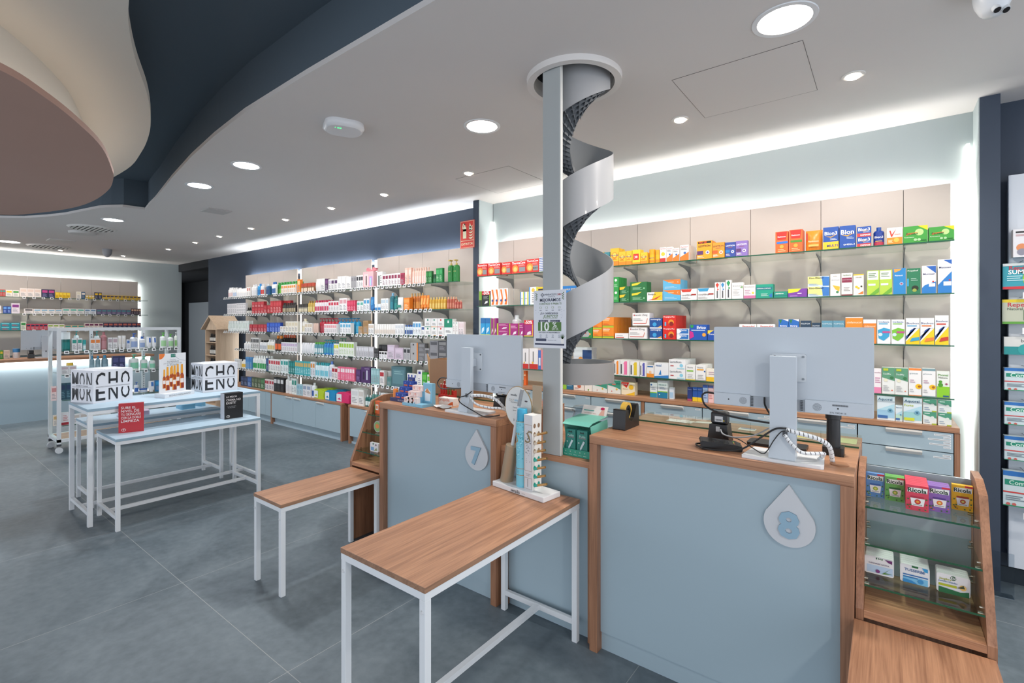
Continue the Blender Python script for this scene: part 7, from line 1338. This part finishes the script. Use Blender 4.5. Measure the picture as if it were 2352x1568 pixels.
def tin(pxs, yb_, des, n_, lb, z=.625):
    a, b = onZ(pxs[0], yb_, z), onZ(pxs[1], yb_, z); w_ = b.x - a.x; yf = (a.y + b.y) / 2; base, dec = des; me = None; h = .062
    for q in range(n_):
        if me is None:
            m = MB(); m.prism(rrect(w_, h, .006, 3, 0, h / 2), 1, 0, .016, M('e6e8ea', .3)); decorate(m, lambda u, v, o: (-w_ / 2 + u * w_, -o, v * h), w_, h, dec); o = m.obj('pastille_tin'); me = o.data
        else: o = bpy.data.objects.new('pastille_tin', me); COL.objects.link(o)
        o.location = ((a.x + b.x) / 2, yf + q * .0175, z + .0004); tag(o, lb if q == 0 else 'another %s right behind the front one' % lb, 'pastille tin', 'pastille tins on the glass rack')
tin((1985, 2053), 1320, ('', [('r', .08, .08, .96, .5, 'b8d0e8'), ('r', .4, .86, .62, .96, '1f6a3a'), ('t', 'ESI', .51, .91, .14, 'fff'), ('p', [(.7, .94), (.94, .94), (.94, .76), (.82, .8)], '6a2a6a'), ('t', 'CANNABIS SATIVA', .5, .62, .7, '5a4a6a', .02), ('c', .46, .2, .1, '7a3a7a'), ('p', [(.6, .1), (.9, .5), (.7, .2), (.95, .2), (.7, .12)], '5a8a3a')]), 5, 'cannabis pastille tin with purple print')
tin((2068, 2134), 1341, ('', [('r', .1, .0, .94, .36, '7ac0e4'), ('r', .4, .88, .62, .98, '1f6a3a'), ('t', 'TUSSERBE', .5, .72, .7, '1f5a98', .03), ('p', [(.74, .96), (.94, .96), (.94, .76), (.84, .78)], '2f9ad0'), ('r', .1, .42, .94, .48, '2a70b0'), ('r', .1, .30, .6, .35, '2a70b0'), ('c', .7, .2, .12, '3a90c8'), ('p', [(.1, .02), (.6, .02), (.4, .16), (.1, .2)], '2f8ac8')]), 6, 'cough pastille tin with blue waves')
tin((2153, 2226), 1365, ('', [('c', .5, .84, .12, '1f5a34'), ('t', 'ESI', .5, .84, .14, 'fff', .02), ('t', 'Jengibre', .26, .72, .36, 'a8b020', .03), ('t', 'pastillas blandas', .34, .6, .56, '3a70a8'), ('r', .06, .36, .6, .48, 'b4bc2a'), ('p', [(.06, 0), (.96, 0), (.96, .3), (.7, .2), (.06, .3)], '1f6a40'), ('c', .78, .46, .14, 'e8c070'), ('p', [(.6, .4), (.8, .6), (.84, .44)], '4a5030')]), 4, 'ginger pastille tin with green foot')
a = onZ(857, 949, .862)
tag(carton_mb(.055, .09, .03, ('e0622a', [('r', .2, .3, .8, .75, 'f0ece0'), ('r', .3, .4, .7, .65, 'e8935a'), ('r', 0, 0, .12, 1, '5a8a3a')])).obj('sweets_box', loc=(onY(862, 930, 2.215).x + .02, 2.215, .8628)), 'orange sweets carton on the upper glass of the rack by counter seven', 'box')
tag(carton_mb(.055, .09, .03, ('5a8a4a', [('r', .2, .3, .8, .75, 'f0ece0')])).obj('sweets_box', loc=(onY(862, 930, 2.215).x + .09, 2.215, .8628)), 'green sweets carton on the upper glass of the rack by counter seven', 'box')
t_ = MB(); t_.tube([(0, 0, .042), (0, .018, .042)], .04, M('b8bcb8', .3, .6), 24); t_.poly([(.034 * math.cos(a), -.0005, .042 + .034 * math.sin(a)) for a in [k * PI / 12 for k in range(24)]], '8ab06a'); t_.poly([(.02 * math.cos(a), -.0009, .045 + .016 * math.sin(a)) for a in [k * PI / 12 for k in range(24)]], 'e0884a')
o = t_.obj('round_tin', loc=(onY(861, 970, 2.16).x + .028, 2.16, .7456)); tag(o, 'round green and orange pastille tin standing on the middle glass shelf', 'tin')
m = MB(); m.prism(rrect(.09, .062, .006, 3, 0, .031), 1, 0, .016, M('e6e8ea', .3)); decorate(m, lambda u, v, o: (-.045 + u * .09, -o, v * .062), .09, .062, [('r', .1, .1, .5, .5, '7aa8d0'), ('c', .4, .86, .1, '1f6a3a'), ('c', .75, .8, .1, '5a2a4a'), ('p', [(.5, .1), (.9, .2), (.8, .5)], '8a9a6a')])
tag(m.obj('pastille_tin', loc=(onY(850, 1010, 2.11).x + .045, 2.11, .6256)), 'white pastille tin on the lower glass of the rack by counter seven', 'tin')
# ================================================================ NESTING TABLES: BOXES AND STANDS
INK = '24272c'
def cut_text(m, s_, fn, w_, h, lo, hi):
    """tall condensed capitals whose strokes are cut at a height, as printed on the box"""
    vv, ff, tw, th_ = glyphs(s_, .012); y0c, y1c = lo * th_, hi * th_
    for f in ff:
        pts = [vv[i] for i in f]
        for lim, sg in ((y0c, 1), (y1c, -1)):
            out = []
            for i, p in enumerate(pts):
                q = pts[(i + 1) % len(pts)]; pi, qi = sg * (p[1] - lim) >= -1e-9, sg * (q[1] - lim) >= -1e-9
                if pi: out.append(p)
                if pi != qi: k = (lim - p[1]) / (q[1] - p[1]); out.append((p[0] + (q[0] - p[0]) * k, lim))
            pts = out
            if len(pts) < 3: break
        if len(pts) >= 3: m.poly([fn((x / tw) * w_, (y - y0c) / (y1c - y0c) * h) for x, y in pts], INK)
def brand_box(c, rz, wx, wy, h, label):
    t = thing('cube_box', label, 'box', (c[0], c[1], .8803), rz, group='white boxes with black capitals'); x0, x1, y0, y1, z0 = -wx / 2, wx / 2, -wy / 2, wy / 2, 0
    m = MB().box(x0, x1, y0, y1, z0, z0 + h, M('dddfe5', .45)); e = .0008
    for face in (0, 1):
        if face == 0: F = lambda u, v: (x0 + u * wx, y0 - e, z0 + v * h); words_ = ('MON', 'MOR')
        else: F = lambda u, v: (x1 + e, y0 + u * wy, z0 + v * h); words_ = ('CHO', 'ENO')
        for q in range(3):
            u0 = .055 + q * .315
            for wd, v0, lo, hi in ((words_[0], .57, .28, 1.0), (words_[1], .07, 0, .76)):
                wl = .29 if wd[q] == 'M' else .235; u1 = u0 if wd[0] != 'M' or q == 0 else u0 + .02
                cut_text(m, wd[q], lambda a, b: F(u1 + a * wl, v0 + b * .36), 1, 1, lo, hi)
        if face == 0: m.text('ONE MINUTE WONDER', lambda a, b: F(.5 + a, .515 + b), w=.88, h=.035, m='55585e', bold=.01, cx=0, cy=0)
        for v in (.475, .495 if face else .47): m.poly([F(.06, v), F(.92, v), F(.92, v + .008), F(.06, v + .008)], '8a8d92')
    m.obj('carton', t, bevel=.0015)
    MB().box(x0 + .004, x1 - .004, y0 + wy * .3, y1 - .004, z0 + h + .0003, z0 + h + .0035, M('e6e8ec', .5)).obj('lid_flap', t)
brand_box((-5.165, 1.145), .30, .285, .29, .262, 'white cube box with cut black capitals at the near end of the tallest table')
brand_box((-5.125, 1.98), .0, .285, .30, .262, 'white cube box with cut black capitals at the far end of the tallest table')
q_ = onZ(48, 812, .965)
mf = monitor((-10.78, onX(48, 780, -10.78).y + .27, .9655), PI / 2, .54, .31, .13, 'white computer monitor on the distant counter behind the wheeled rack', 0, .08, .36, .24)
cradle((-10.72, onX(71, 800, -10.72).y, .9655), 'black barcode scanner beside the monitor on the distant counter')
t = thing('promotional_stand', 'white cardboard stand with a picture of amber ampoules on the tallest table', 'counter display', (-4.985, 1.60, .8803), math.radians(112))
m = MB().box(-.145, .135, -.075, .04, 0, .035, 'dfe2e6'); m.text('REGALO ASEGURADO', lambda a, b: (a, -.0757, b), w=.20, m='6a6e74', bold=.01, cx=-.005, cy=.017); m.obj('foot_box', t)
m = MB(); W_, H_ = .25, .34; m.box(-.135, .115, .0, .004, .0353, .375, 'dfe1e4'); g = lambda u, v, o=.0005: (-.135 + u * W_, -o, .035 + v * H_)
m.poly([g(0, 1), g(0, .86)] + [g(.2 * math.sin(a), 1 - .14 * math.cos(a)) for a in [k * PI / 12 for k in range(7)]], 'e07838')
m.poly([g(.42, .90), g(.6, .90), g(.6, .98), g(.42, .98)], '2a7a68'); m.text('MARTI DERM', lambda a, b: g(.51 + a / W_, .94 + b / H_, .0012), w=.036, m='d8ece4', cx=0, cy=0)
m.text('Consigue', lambda a, b: g(.5 + a / W_, .84 + b / H_, .001), w=.06, m='9a9ea4', cx=0, cy=0); m.text('TU REGALO', lambda a, b: g(.5 + a / W_, .79 + b / H_, .001), w=.11, m='5a5e64', bold=.01, cx=0, cy=0); m.text('por la compra de una caja', lambda a, b: g(.5 + a / W_, .745 + b / H_, .001), w=.17, m='8a8e94', cx=0, cy=0); m.text('de 30 ampollas', lambda a, b: g(.5 + a / W_, .70 + b / H_, .001), w=.11, m='6a6e74', cx=0, cy=0)
for k, (cu, cv, s_) in enumerate(((.18, .12, .8), (.30, .06, 1), (.46, .14, .9), (.42, .16, .8), (.56, .05, 1.05), (.68, .14, .95), (.84, .07, 1.05))):
    hw2 = .075 * s_; o = .001 + .0002 * k
    m.poly([g(cu - hw2, cv, o), g(cu + hw2, cv, o), g(cu + hw2, cv + .32 * s_, o), g(cu + hw2 * .5, cv + .38 * s_, o), g(cu - hw2 * .5, cv + .38 * s_, o), g(cu - hw2, cv + .32 * s_, o)], 'a84a20'); m.poly([g(cu - hw2, cv, o + .0001), g(cu + hw2 * .9, cv, o + .0001), g(cu + hw2 * .9, cv + .12 * s_, o + .0001), g(cu - hw2, cv + .12 * s_, o + .0001)], '8a2f18')
    m.poly([g(cu - hw2, cv, o + .00015), g(cu - hw2 * .55, cv, o + .00015), g(cu - hw2 * .55, cv + .33 * s_, o + .00015), g(cu - hw2, cv + .32 * s_, o + .00015)], 'e08a2a'); m.poly([g(cu - hw2 * .6, cv + .38 * s_, o), g(cu + hw2 * .6, cv + .38 * s_, o), g(cu + hw2 * .45, cv + .60 * s_, o), g(cu - hw2 * .45, cv + .60 * s_, o)], 'e8a030')
    m.poly([g(cu - hw2 * .8, cv + .14 * s_, o + .0002), g(cu + hw2 * .85, cv + .14 * s_, o + .0002), g(cu + hw2 * .85, cv + .25 * s_, o + .0002), g(cu - hw2 * .8, cv + .25 * s_, o + .0002)], 'e4dcd8')
for k in range(12): a0 = PI + k * PI / 24; a1 = a0 + PI / 24; m.poly([g(1 + .42 * math.cos(a0) * 1, 1 + .2 * math.sin(a0)), g(1 + .42 * math.cos(a1), 1 + .2 * math.sin(a1)), g(1 + .44 * math.cos(a1), 1 + .21 * math.sin(a1)), g(1 + .44 * math.cos(a0), 1 + .21 * math.sin(a0))], 'b0b4bc') if k < 12 and 1 + .44 * math.cos(a0) <= 1 else None
m.obj('back_card', t)
def note_box(loc, rotz, w_, h, d, base, side, lines, label, sub=None):
    m = MB(); m.box(-w_ / 2, w_ / 2, 0, d, 0, h, side, front=base, top=base)
    n_ = len(lines); z = h * .86
    for s_ in lines:
        vv, ff, tw, th_ = glyphs(s_, .004); k = .068 * h / th_ * (1.0); k = min(k * 1.25, w_ * .78 / tw)
        m.add([(-w_ * .40 + x * k, -.0008, z - .05 * h + y * (.085 * h / th_)) for x, y in vv], ff, 'ece6e6'); z -= .115 * h
    if sub:
        for i in (0, 1): m.text(sub[i], lambda a, b: (a, -.0008, b), w=w_ * (.5, .4)[i], m='9a9a9e', cx=-w_ * .12, cy=z - .03 * h - i * .05 * h)
    m.lathe([(0, 0)] * 2, base) if 0 else None
    cx, cz = -w_ * .3, h * .10; rr = w_ * .09
    for k in range(20):
        a0, a1 = 2 * PI * k / 20, 2 * PI * (k + 1) / 20; m.poly([(cx + rr * math.cos(a0), -.0008, cz + rr * .8 * math.sin(a0)), (cx + rr * math.cos(a1), -.0008, cz + rr * .8 * math.sin(a1)), (cx + rr * .82 * math.cos(a1), -.0008, cz + rr * .62 * math.sin(a1)), (cx + rr * .82 * math.cos(a0), -.0008, cz + rr * .62 * math.sin(a0))], 'e8e4e4')
    m.text('Y', lambda a, b: (a, -.0008, b), h=rr * .9, m='e8e4e4', bold=.03, cx=cx, cy=cz)
    return tag(m.obj('promotional_box', loc=loc, rotz=rotz, bevel=.002), label, 'box')
note_box((-4.645, 1.205, .6753), math.radians(72), .155, .225, .035, M('b5252f', .3), M('a8222c', .3), ['SUBE EL', 'NIVEL DE', 'TU SKINCARE', 'CON LA DOBLE', 'LIMPIEZA'], 'glossy red box with white Spanish lettering on the front table')
o = note_box((-4.60, 1.935, .6753), math.radians(90), .155, .225, .08, M('17181b', .5), M('c9cbd2', .5), ['LA MEJOR', 'CREMA NO', "EXISTE'"], 'black box with white Spanish lettering on the front table', ('*Y TAN EFECTIVA', 'TU RUTINA'))
q = onZ(423, 934, .69); tag(MB().prism(rrect(.16, .12, .015, 3), 2, 0, .045, M('7db8d4', .5)).obj('gift_pouch', loc=(-5.43, q.y - .02, .6903), bevel=.006), 'light blue pouch lying on the rear nesting table', 'pouch')
tag(MB().box(-.05, .05, -.02, .02, 0, .21, M('86c0da', .5)).obj('card_box', loc=(-5.47, q.y + .12, .6903), rotz=.3), 'light blue upright box on the rear nesting table', 'box')
q = onZ(265, 955, .69); tag(MB().prism(rrect(.22, .13, .02, 3), 2, 0, .035, M('c3b4c8', .5)).obj('gift_pouch', loc=(-5.40, 1.42, .6903), bevel=.008, rotz=1.4), 'lilac pouch lying on the rear nesting table', 'pouch')
# ================================================================ WHEELED GONDOLA
GX0, GX1, GY0, GY1, GZ = -8.13, -7.63, 1.28, 2.53, 1.465
t = thing('wheeled_rack', 'white steel wheeled rack full of bottles behind the nesting tables', 'display rack', ((GX0 + GX1) / 2, (GY0 + GY1) / 2, 0)); s = .035
for x in (GX0, GX1 - s):
    for y in (GY0, GY1 - s): MB().box(x, x + s, y, y + s, .11, GZ - s - .0005, WHITE).obj('post', t, world=True)
m = MB(); 
for z in (GZ - s, .13):
    m = MB(); m.box(GX0, GX1, GY0, GY0 + s, z, z + s, WHITE); m.box(GX0, GX1, GY1 - s, GY1, z, z + s, WHITE); m.box(GX0, GX0 + s, GY0 + s, GY1 - s, z, z + s, WHITE); m.box(GX1 - s, GX1, GY0 + s, GY1 - s, z, z + s, WHITE); m.obj('frame_rail', t, world=True)
for y in (1.62, 2.16):
    m = MB(); m.box(-7.90, -7.86, y, y + .03, .166, GZ - s, WHITE)
    for k in range(40): m.box(-7.8596, -7.859, y + .011, y + .019, .2 + k * .03, .215 + k * .03, M('55595e'))
    m.obj('slotted_upright', t, world=True)
MB().box(GX0 + .036, GX1 - .036, GY0 + .036, GY1 - .036, .150, .163, WY).obj('base_board', t, world=True)
for x in (GX0 + .03, GX1 - .03):
    for y in (GY0 + .02, GY1 - .02):
        m = MB(); m.tube([(x - .016, y, .034), (x - .004, y, .034)], .034, M('d8dce0', .4), 20); m.tube([(x + .004, y, .034), (x + .016, y, .034)], .034, M('d8dce0', .4), 20); m.tube([(x - .004, y, .036), (x + .004, y, .036)], .026, M('4a4e55', .5), 16); m.box(x - .012, x + .012, y - .02, y + .02, .081, .109, M('50545a', .5)); m.obj('castor', t, world=True)
for z in (1.19, .915, .62, .325):
    g = MB().box(-7.855, GX1 + .02, GY0 + .04, GY1 - .04, z - .006, z, GLASS); g.box(GX1 + .02, GX1 + .0215, GY0 + .04, GY1 - .04, z - .006, z, GEDGE); g.obj('glass_shelf', t, world=True)
    g = MB().box(GX0 - .01, -7.905, GY0 + .04, GY1 - .04, z - .006, z, GLASS); g.obj('glass_shelf', t, world=True)
    if z > .9:
        for y in tagrow(1.36, 2.47, .085): o = bpy.data.objects.new('price_tag', TAGMESH); COL.objects.link(o); o.parent = t; o.location = Vector((GX1 + .027, y, z - .004)) - t.location; o.rotation_euler = (-.35, 0, PI / 2)
GA = lambda x, y: (x / 3.92, y / 3.92 + 720); GG = lambda x, y: (x / 4.9 + 200, y / 4.9 + 640)
def grow(ents, z, s_, conv, X=-7.66): row(ents, z, 'on the %s rack shelf' % s_, 'goods on the %s shelf of the wheeled rack' % s_, conv, Y=X, plane='X', rotz=PI / 2, maxd=.08, boxname='rack_carton')
grow([('jar', 552, 644, 168, 1, lab('0f6a66', '1f8480', 'e8f0f0'), 'large dark teal jar bottle', {'dy': -.02}), ('box', 648, 694, 222, 1, bx('e9e9e9', '2a9a8c'), 'white carton with teal line'), ('box', 697, 742, 220, 1, bx('e9e9e9', '2a9a8c'), 'second white carton with teal line'), ('jar', 744, 780, 236, 1, lab('7cc4c8', 'e0f0f0', '2aa8a8'), 'small turquoise jar'),
      ('box', 812, 906, 222, 2, bx('eae8e8', 'e8843a'), 'white carton with orange stripe'), ('bot', 908, 970, 165, 1, lab('b0767a', 'c08a8e', 'a86a6e'), 'rosy lotion bottle'), ('box', 972, 1014, 216, 1, bx('e8e8e8', 'b8a8b0'), 'white carton with mauve line')], 1.19, 'top', GA)
grow([('pump', 665, 720, 140, 1, lab('dfeff0', 'b8dcdc', '1fa8a4'), 'white pump bottle with aqua head', {'dy': -.09, 'h': .24}), ('pump', 850, 905, 140, 1, lab('dfeff0', 'b8dcdc', '1fa8a4'), 'another white pump bottle with aqua head', {'dy': -.09, 'h': .23})], 1.19, 'top', GA)
grow([('box', 290, 346, 662, 1, bx('eae9e8', 'c0a8b0'), 'white carton with pale stripe'), ('tube', 350, 440, 640, 2, ('e9e8e6', [('r', .1, .4, .9, .8, 'd8d4cc')]), 'white crimped tube'), ('box', 446, 482, 684, 1, bx('dfe4ee', '4a78c0'), 'white and blue carton'),
      ('pump', 488, 584, 615, 1, lab('e9ebee', '9ab0d8', '2a60b8'), 'white pump bottle with blue triangle'), ('bot', 590, 664, 650, 1, lab('e9ebee', '9ab0d8', '2a60b8'), 'white bottle with blue triangle'), ('tube', 670, 730, 652, 1, ('e9ebee', [('r', .5, .5, .9, .9, '2a60b0')]), 'white tube with blue corner'), ('tube', 734, 786, 652, 1, ('e9ebee', [('r', .5, .5, .9, .9, '2a60b0')]), 'second white tube with blue corner'),
      ('pump', 828, 908, 606, 1, lab('e9ecea', 'a8d8a0', '5ac038'), 'white pump bottle with green collar'), ('pump', 914, 982, 622, 1, lab('e9ecea', 'a8d8a0', '5ac038'), 'smaller white pump bottle with green collar'), ('pump', 986, 1030, 603, 1, lab('e4e8dc', '8ac070', 'eceeea'), 'cream pump bottle with green triangle')], 1.19, 'top', GG)
grow([('box', 550, 690, 470, 2, bx('e6e6e8', 'c8b8c0'), 'wide white carton'), ('jar', 600, 670, 385, 1, lab('e0b83a', 'f0d060', 'e8c040'), 'yellow topped jar', {'dy': -.09, 'h': .13})], .915, 'second', GA)
grow([('bot', 30, 160, 868, 2, lab('7a98a4', '8aa8b4', '3a88b0'), 'smoky blue bottle'), ('bot', 165, 250, 860, 1, lab('7a98a4', '8aa8b4', '3a88b0'), 'smoky blue bottle by the upright'), ('box', 285, 430, 870, 2, bx('2f3460', '4a4f80', '8a8ab8'), 'navy carton', {'d': .05}),
      ('pump', 478, 600, 852, 1, lab('e6ebe8', '8ad0b0', '5ac0a0'), 'large white pump bottle with mint head'), ('pump', 604, 696, 872, 1, lab('e6ebe8', '8ad0b0', '5ac0a0'), 'medium white pump bottle with mint head'), ('pump', 702, 780, 888, 1, lab('e6ebe8', '8ad0b0', '5ac0a0'), 'small white pump bottle with mint head'), ('box', 820, 900, 845, 2, bx('1f2f78', '2f4a9a'), 'royal navy carton', {'dy': -.08})], .915, 'second', GG)
grow([('box', 460, 512, 655, 1, bx('ecd4d0', 'c88a88'), 'pale pink carton'), ('box', 548, 640, 625, 2, bx('2a5568', '1f3a60', '6a98a8'), 'deep blue carton')], .62, 'third', GA)
grow([('pump', 530, 590, 1165, 1, lab('e6eaee', '3a6ab8', '2a60b8'), 'white pump bottle with blue label'), ('jar', 594, 694, 1235, 1, lab('e8ebee', 'c8d4e4', '2a62b4'), 'white tub with blue lid'), ('tube', 694, 764, 1150, 1, ('e9ebee', [('r', .4, .5, .9, .9, '3a78c0')]), 'white and blue tube'), ('box', 768, 900, 1140, 2, bx('2a7ab0', '3a98c8'), 'blue box behind the promotional stand')], .62, 'third', GG)
grow([('box', 480, 516, 915, 1, bx('e4d8c8', 'c8a870'), 'beige carton'), ('box', 552, 632, 890, 1, ('e6e6e8', [('r', 0, 0, 1, .2, 'a82a38'), ('l', .2, .3, .8, .8, 4, 'c88')]), 'white box with red foot'), ('box', 640, 800, 900, 2, bx('e4e4e6', 'c8c0b8'), 'pale wide box'), ('box', 810, 1000, 910, 2, bx('dedee0', 'b8434c'), 'white and red wide box')], .325, 'lowest', GA)
# ================================================================ WOODEN HOUSE DISPLAY BY THE PASSAGE
t = thing('house_display', 'pale plywood display cabinet shaped like a house near the dark passage', 'display cabinet', (-9.53, 3.8, 0))
hx0, hx1, hy0, hy1, hz = -9.76, -9.30, 3.62, 4.0, 1.40; sd = .016
for x in (hx0, hx1 - sd): MB().box(x, x + sd, hy0, hy1, 0, hz, PLY).obj('side_panel', t, world=True)
MB().box(hx0 + sd, hx1 - sd, hy1 - .012, hy1, 0, hz, PLY).obj('back_panel', t, world=True)
for z in (.06, .42, .74, .94, 1.17): MB().box(hx0 + sd + .0005, hx1 - sd - .0005, hy0 + .005, hy1 - .0125, z, z + .014, PLY).obj('shelf', t, world=True)
MB().prism([(hx0, hz + .0005), (hx1, hz + .0005), ((hx0 + hx1) / 2, hz + .21)], 1, hy0 + .01, hy1, PLY).obj('gable', t, world=True)
cxh = (hx0 + hx1) / 2; A = (cxh, hz + .235); 
for s_ in (-1, 1):
    B = (cxh + s_ * .345, hz + .005 - .005); d = Vector((B[0] - A[0], B[1] - A[1])).normalized(); nrm = Vector((-d.y, d.x)) * (-.016 * s_ * -1)
    MB().prism([A, B, (B[0] + nrm.x, B[1] + nrm.y), (A[0] + nrm.x * 0, A[1] + .022)], 1, hy0 - .03, hy1 + .02, PLY).obj('roof_slope', t, world=True)
def hrow(z, n_, h, s_):
    me = None
    for k in range(n_):
        o = put('dropper', .048, h, .048, ('241c18', [('r', .1, .2, .9, .8, 'e0dcd4')], '141414'), (-9.68 + k * .058, 3.665, z + .0145), 'dark bottle with white label, %s shelf of the wooden house, %s' % (s_, ORD[k] + ' one'), 'dark bottles in the wooden house', 0, me); me = o.data
hrow(1.17, 5, .15, 'upper'); hrow(.94, 5, .17, 'middle'); hrow(.74, 5, .14, 'lower')
# ================================================================ HANGING PACKS ON THE RIGHT
t = thing('hanging_rack', 'white slatted board with hooks on the dark wall at the right edge', 'display board', (.95, 3.99, .12))
bx0 = .56; MB().box(bx0, 1.6, 3.965, 4.0, .12, 2.37, M('cfd6de', .4)).obj('board', t, world=True, bevel=.002); MB().box(bx0, 1.6, 4.0005, 4.05, .2, 2.3, M('8a9098', .6)).obj('mount', t, world=True)
def pack(py0, py1, px0, des, label, kind='box', dep=.05):
    Yk = 3.90; a = onY(px0, py0, Yk); z0 = onY(px0 + 15, py1, Yk).z; z1 = a.z; w_ = .17
    base, dec = des; m = MB(); m.box(0, w_, 0, dep, 0, z1 - z0, base); decorate(m, lambda u, v, o: (u * w_, -o, v * (z1 - z0)), w_, z1 - z0, dec)
    tag(m.obj('hanging_pack', loc=(a.x, Yk, z0)), label, 'pack', 'hanging packs on the right board')
    for dx in (.02,):
        q = MB(); q.box(.0, .07, -.004, 0, 0, .034, 'e6e8ea'); q.poly([(.008, -.0045, .006), (.062, -.0045, .006), (.062, -.0045, .028), (.008, -.0045, .028)], '8a8d90'); q.text('2,95€', lambda a_, b_: (a_, -.005, b_), w=.03, m='2a2a2a', cx=.034, cy=.017)
        q.obj('price_tag', t, loc=Vector((a.x + .075, Yk - .03, z0 - .055)) - t.location)
        q = MB(); q.tube([(a.x + .08, Yk - .03, z1 + .012), (a.x + .08, 3.964, z1 + .012)], .0025, M('a8acb0', .3, 1), 6); q.obj('hook', t, world=True)
pk_t = lambda n_: ('c8d8dc', [('r', 0, .86, .5, 1, '2a70b8'), ('r', .04, .60, .9, .76, '1f8a70'), ('t', 'Comfor', .44, .68, .6, 'd8f0e4', .02), ('r', 0, .38, 1, .42, 'c8403c'), ('c', .7, .44, .16, '2a9a78'), ('l', .06, .16, .5, .32, 3, '6a7a84'), ('c', .12, .06, .05, 'c8605a'), ('c', .26, .06, .05, 'c8605a'), ('r', 0, 0, 1, .03, '1f8a60')])
pack(527, 590, 2327, ('dcdce0', [('r', .06, .86, .5, .92, '222'), ('c', .2, .34, .14, 'd88a5a'), ('c', .2, .18, .12, '8a8a98'), ('p', [(.4, .2), (.9, .1), (.9, .8), (.5, .7)], '9aa0a8'), ('l', .06, .74, .5, .82, 2, 'b88')]), 'white hanging pack with a steel clipper picture, topmost')
pack(606, 664, 2303, ('2f98a8', [('r', 0, 0, 1, .1, 'c8303a'), ('c', .8, .4, .4, '8ac03a'), ('c', .8, .42, .26, 'd8dce0'), ('t', 'RepelBite', .5, .80, .7, 'b83040', .03), ('t', 'SUMMER', .5, .66, .74, 'f0f0f0', .04), ('l', .1, .3, .5, .54, 3, 'b8e0e4'), ('r', 0, .9, 1, 1, 'c8d0d0')]), 'turquoise hanging insect repellent pack with a lime ring')
pack(688, 744, 2302, ('b8bca8', [('r', 0, .88, 1, 1, 'd8c02a'), ('t', 'RepelBite', .5, .76, .74, 'b83040', .03), ('t', 'Natural', .3, .62, .36, '5a6a5a'), ('r', .5, .15, .9, .58, '3a6a4a'), ('c', .6, .4, .1, 'e05a3a'), ('c', .75, .34, .1, '9ac83a'), ('r', 0, 0, 1, .1, '5a9a3a')]), 'grey green hanging repellent pack with colourful bands')
pack(773, 814, 2306, ('cfd0cc', [('t', 'bye pic', .6, .76, .4, '4a4a4a'), ('r', 0, 0, 1, .45, '1f8a8c'), ('t', 'kids', .6, .24, .24, 'a8e0e0'), ('c', .5, .3, .3, '2a9a9a')]), 'white and teal after bite box on the hooks')
for i, (a_, b_) in enumerate(((844, 896), (922, 975), (1000, 1056), (1079, 1161))): pack(a_, b_, 2307 - (3 if i == 3 else 0), pk_t(i), 'teal bandage pack on the right board, %s of four' % ('topmost', 'second', 'third', 'lowest')[i])
t = thing('clear_brochure_holder', 'small clear acrylic holder low on the pier beside the sloping rack', 'holder', (.50, 3.84, .02))
MB().box(.44, .56, 3.80, 3.803, .0, .25, CLEARP).obj('front', t, world=True); MB().box(.44, .56, 3.80, 3.86, 0, .003, CLEARP).obj('bottom', t, world=True)
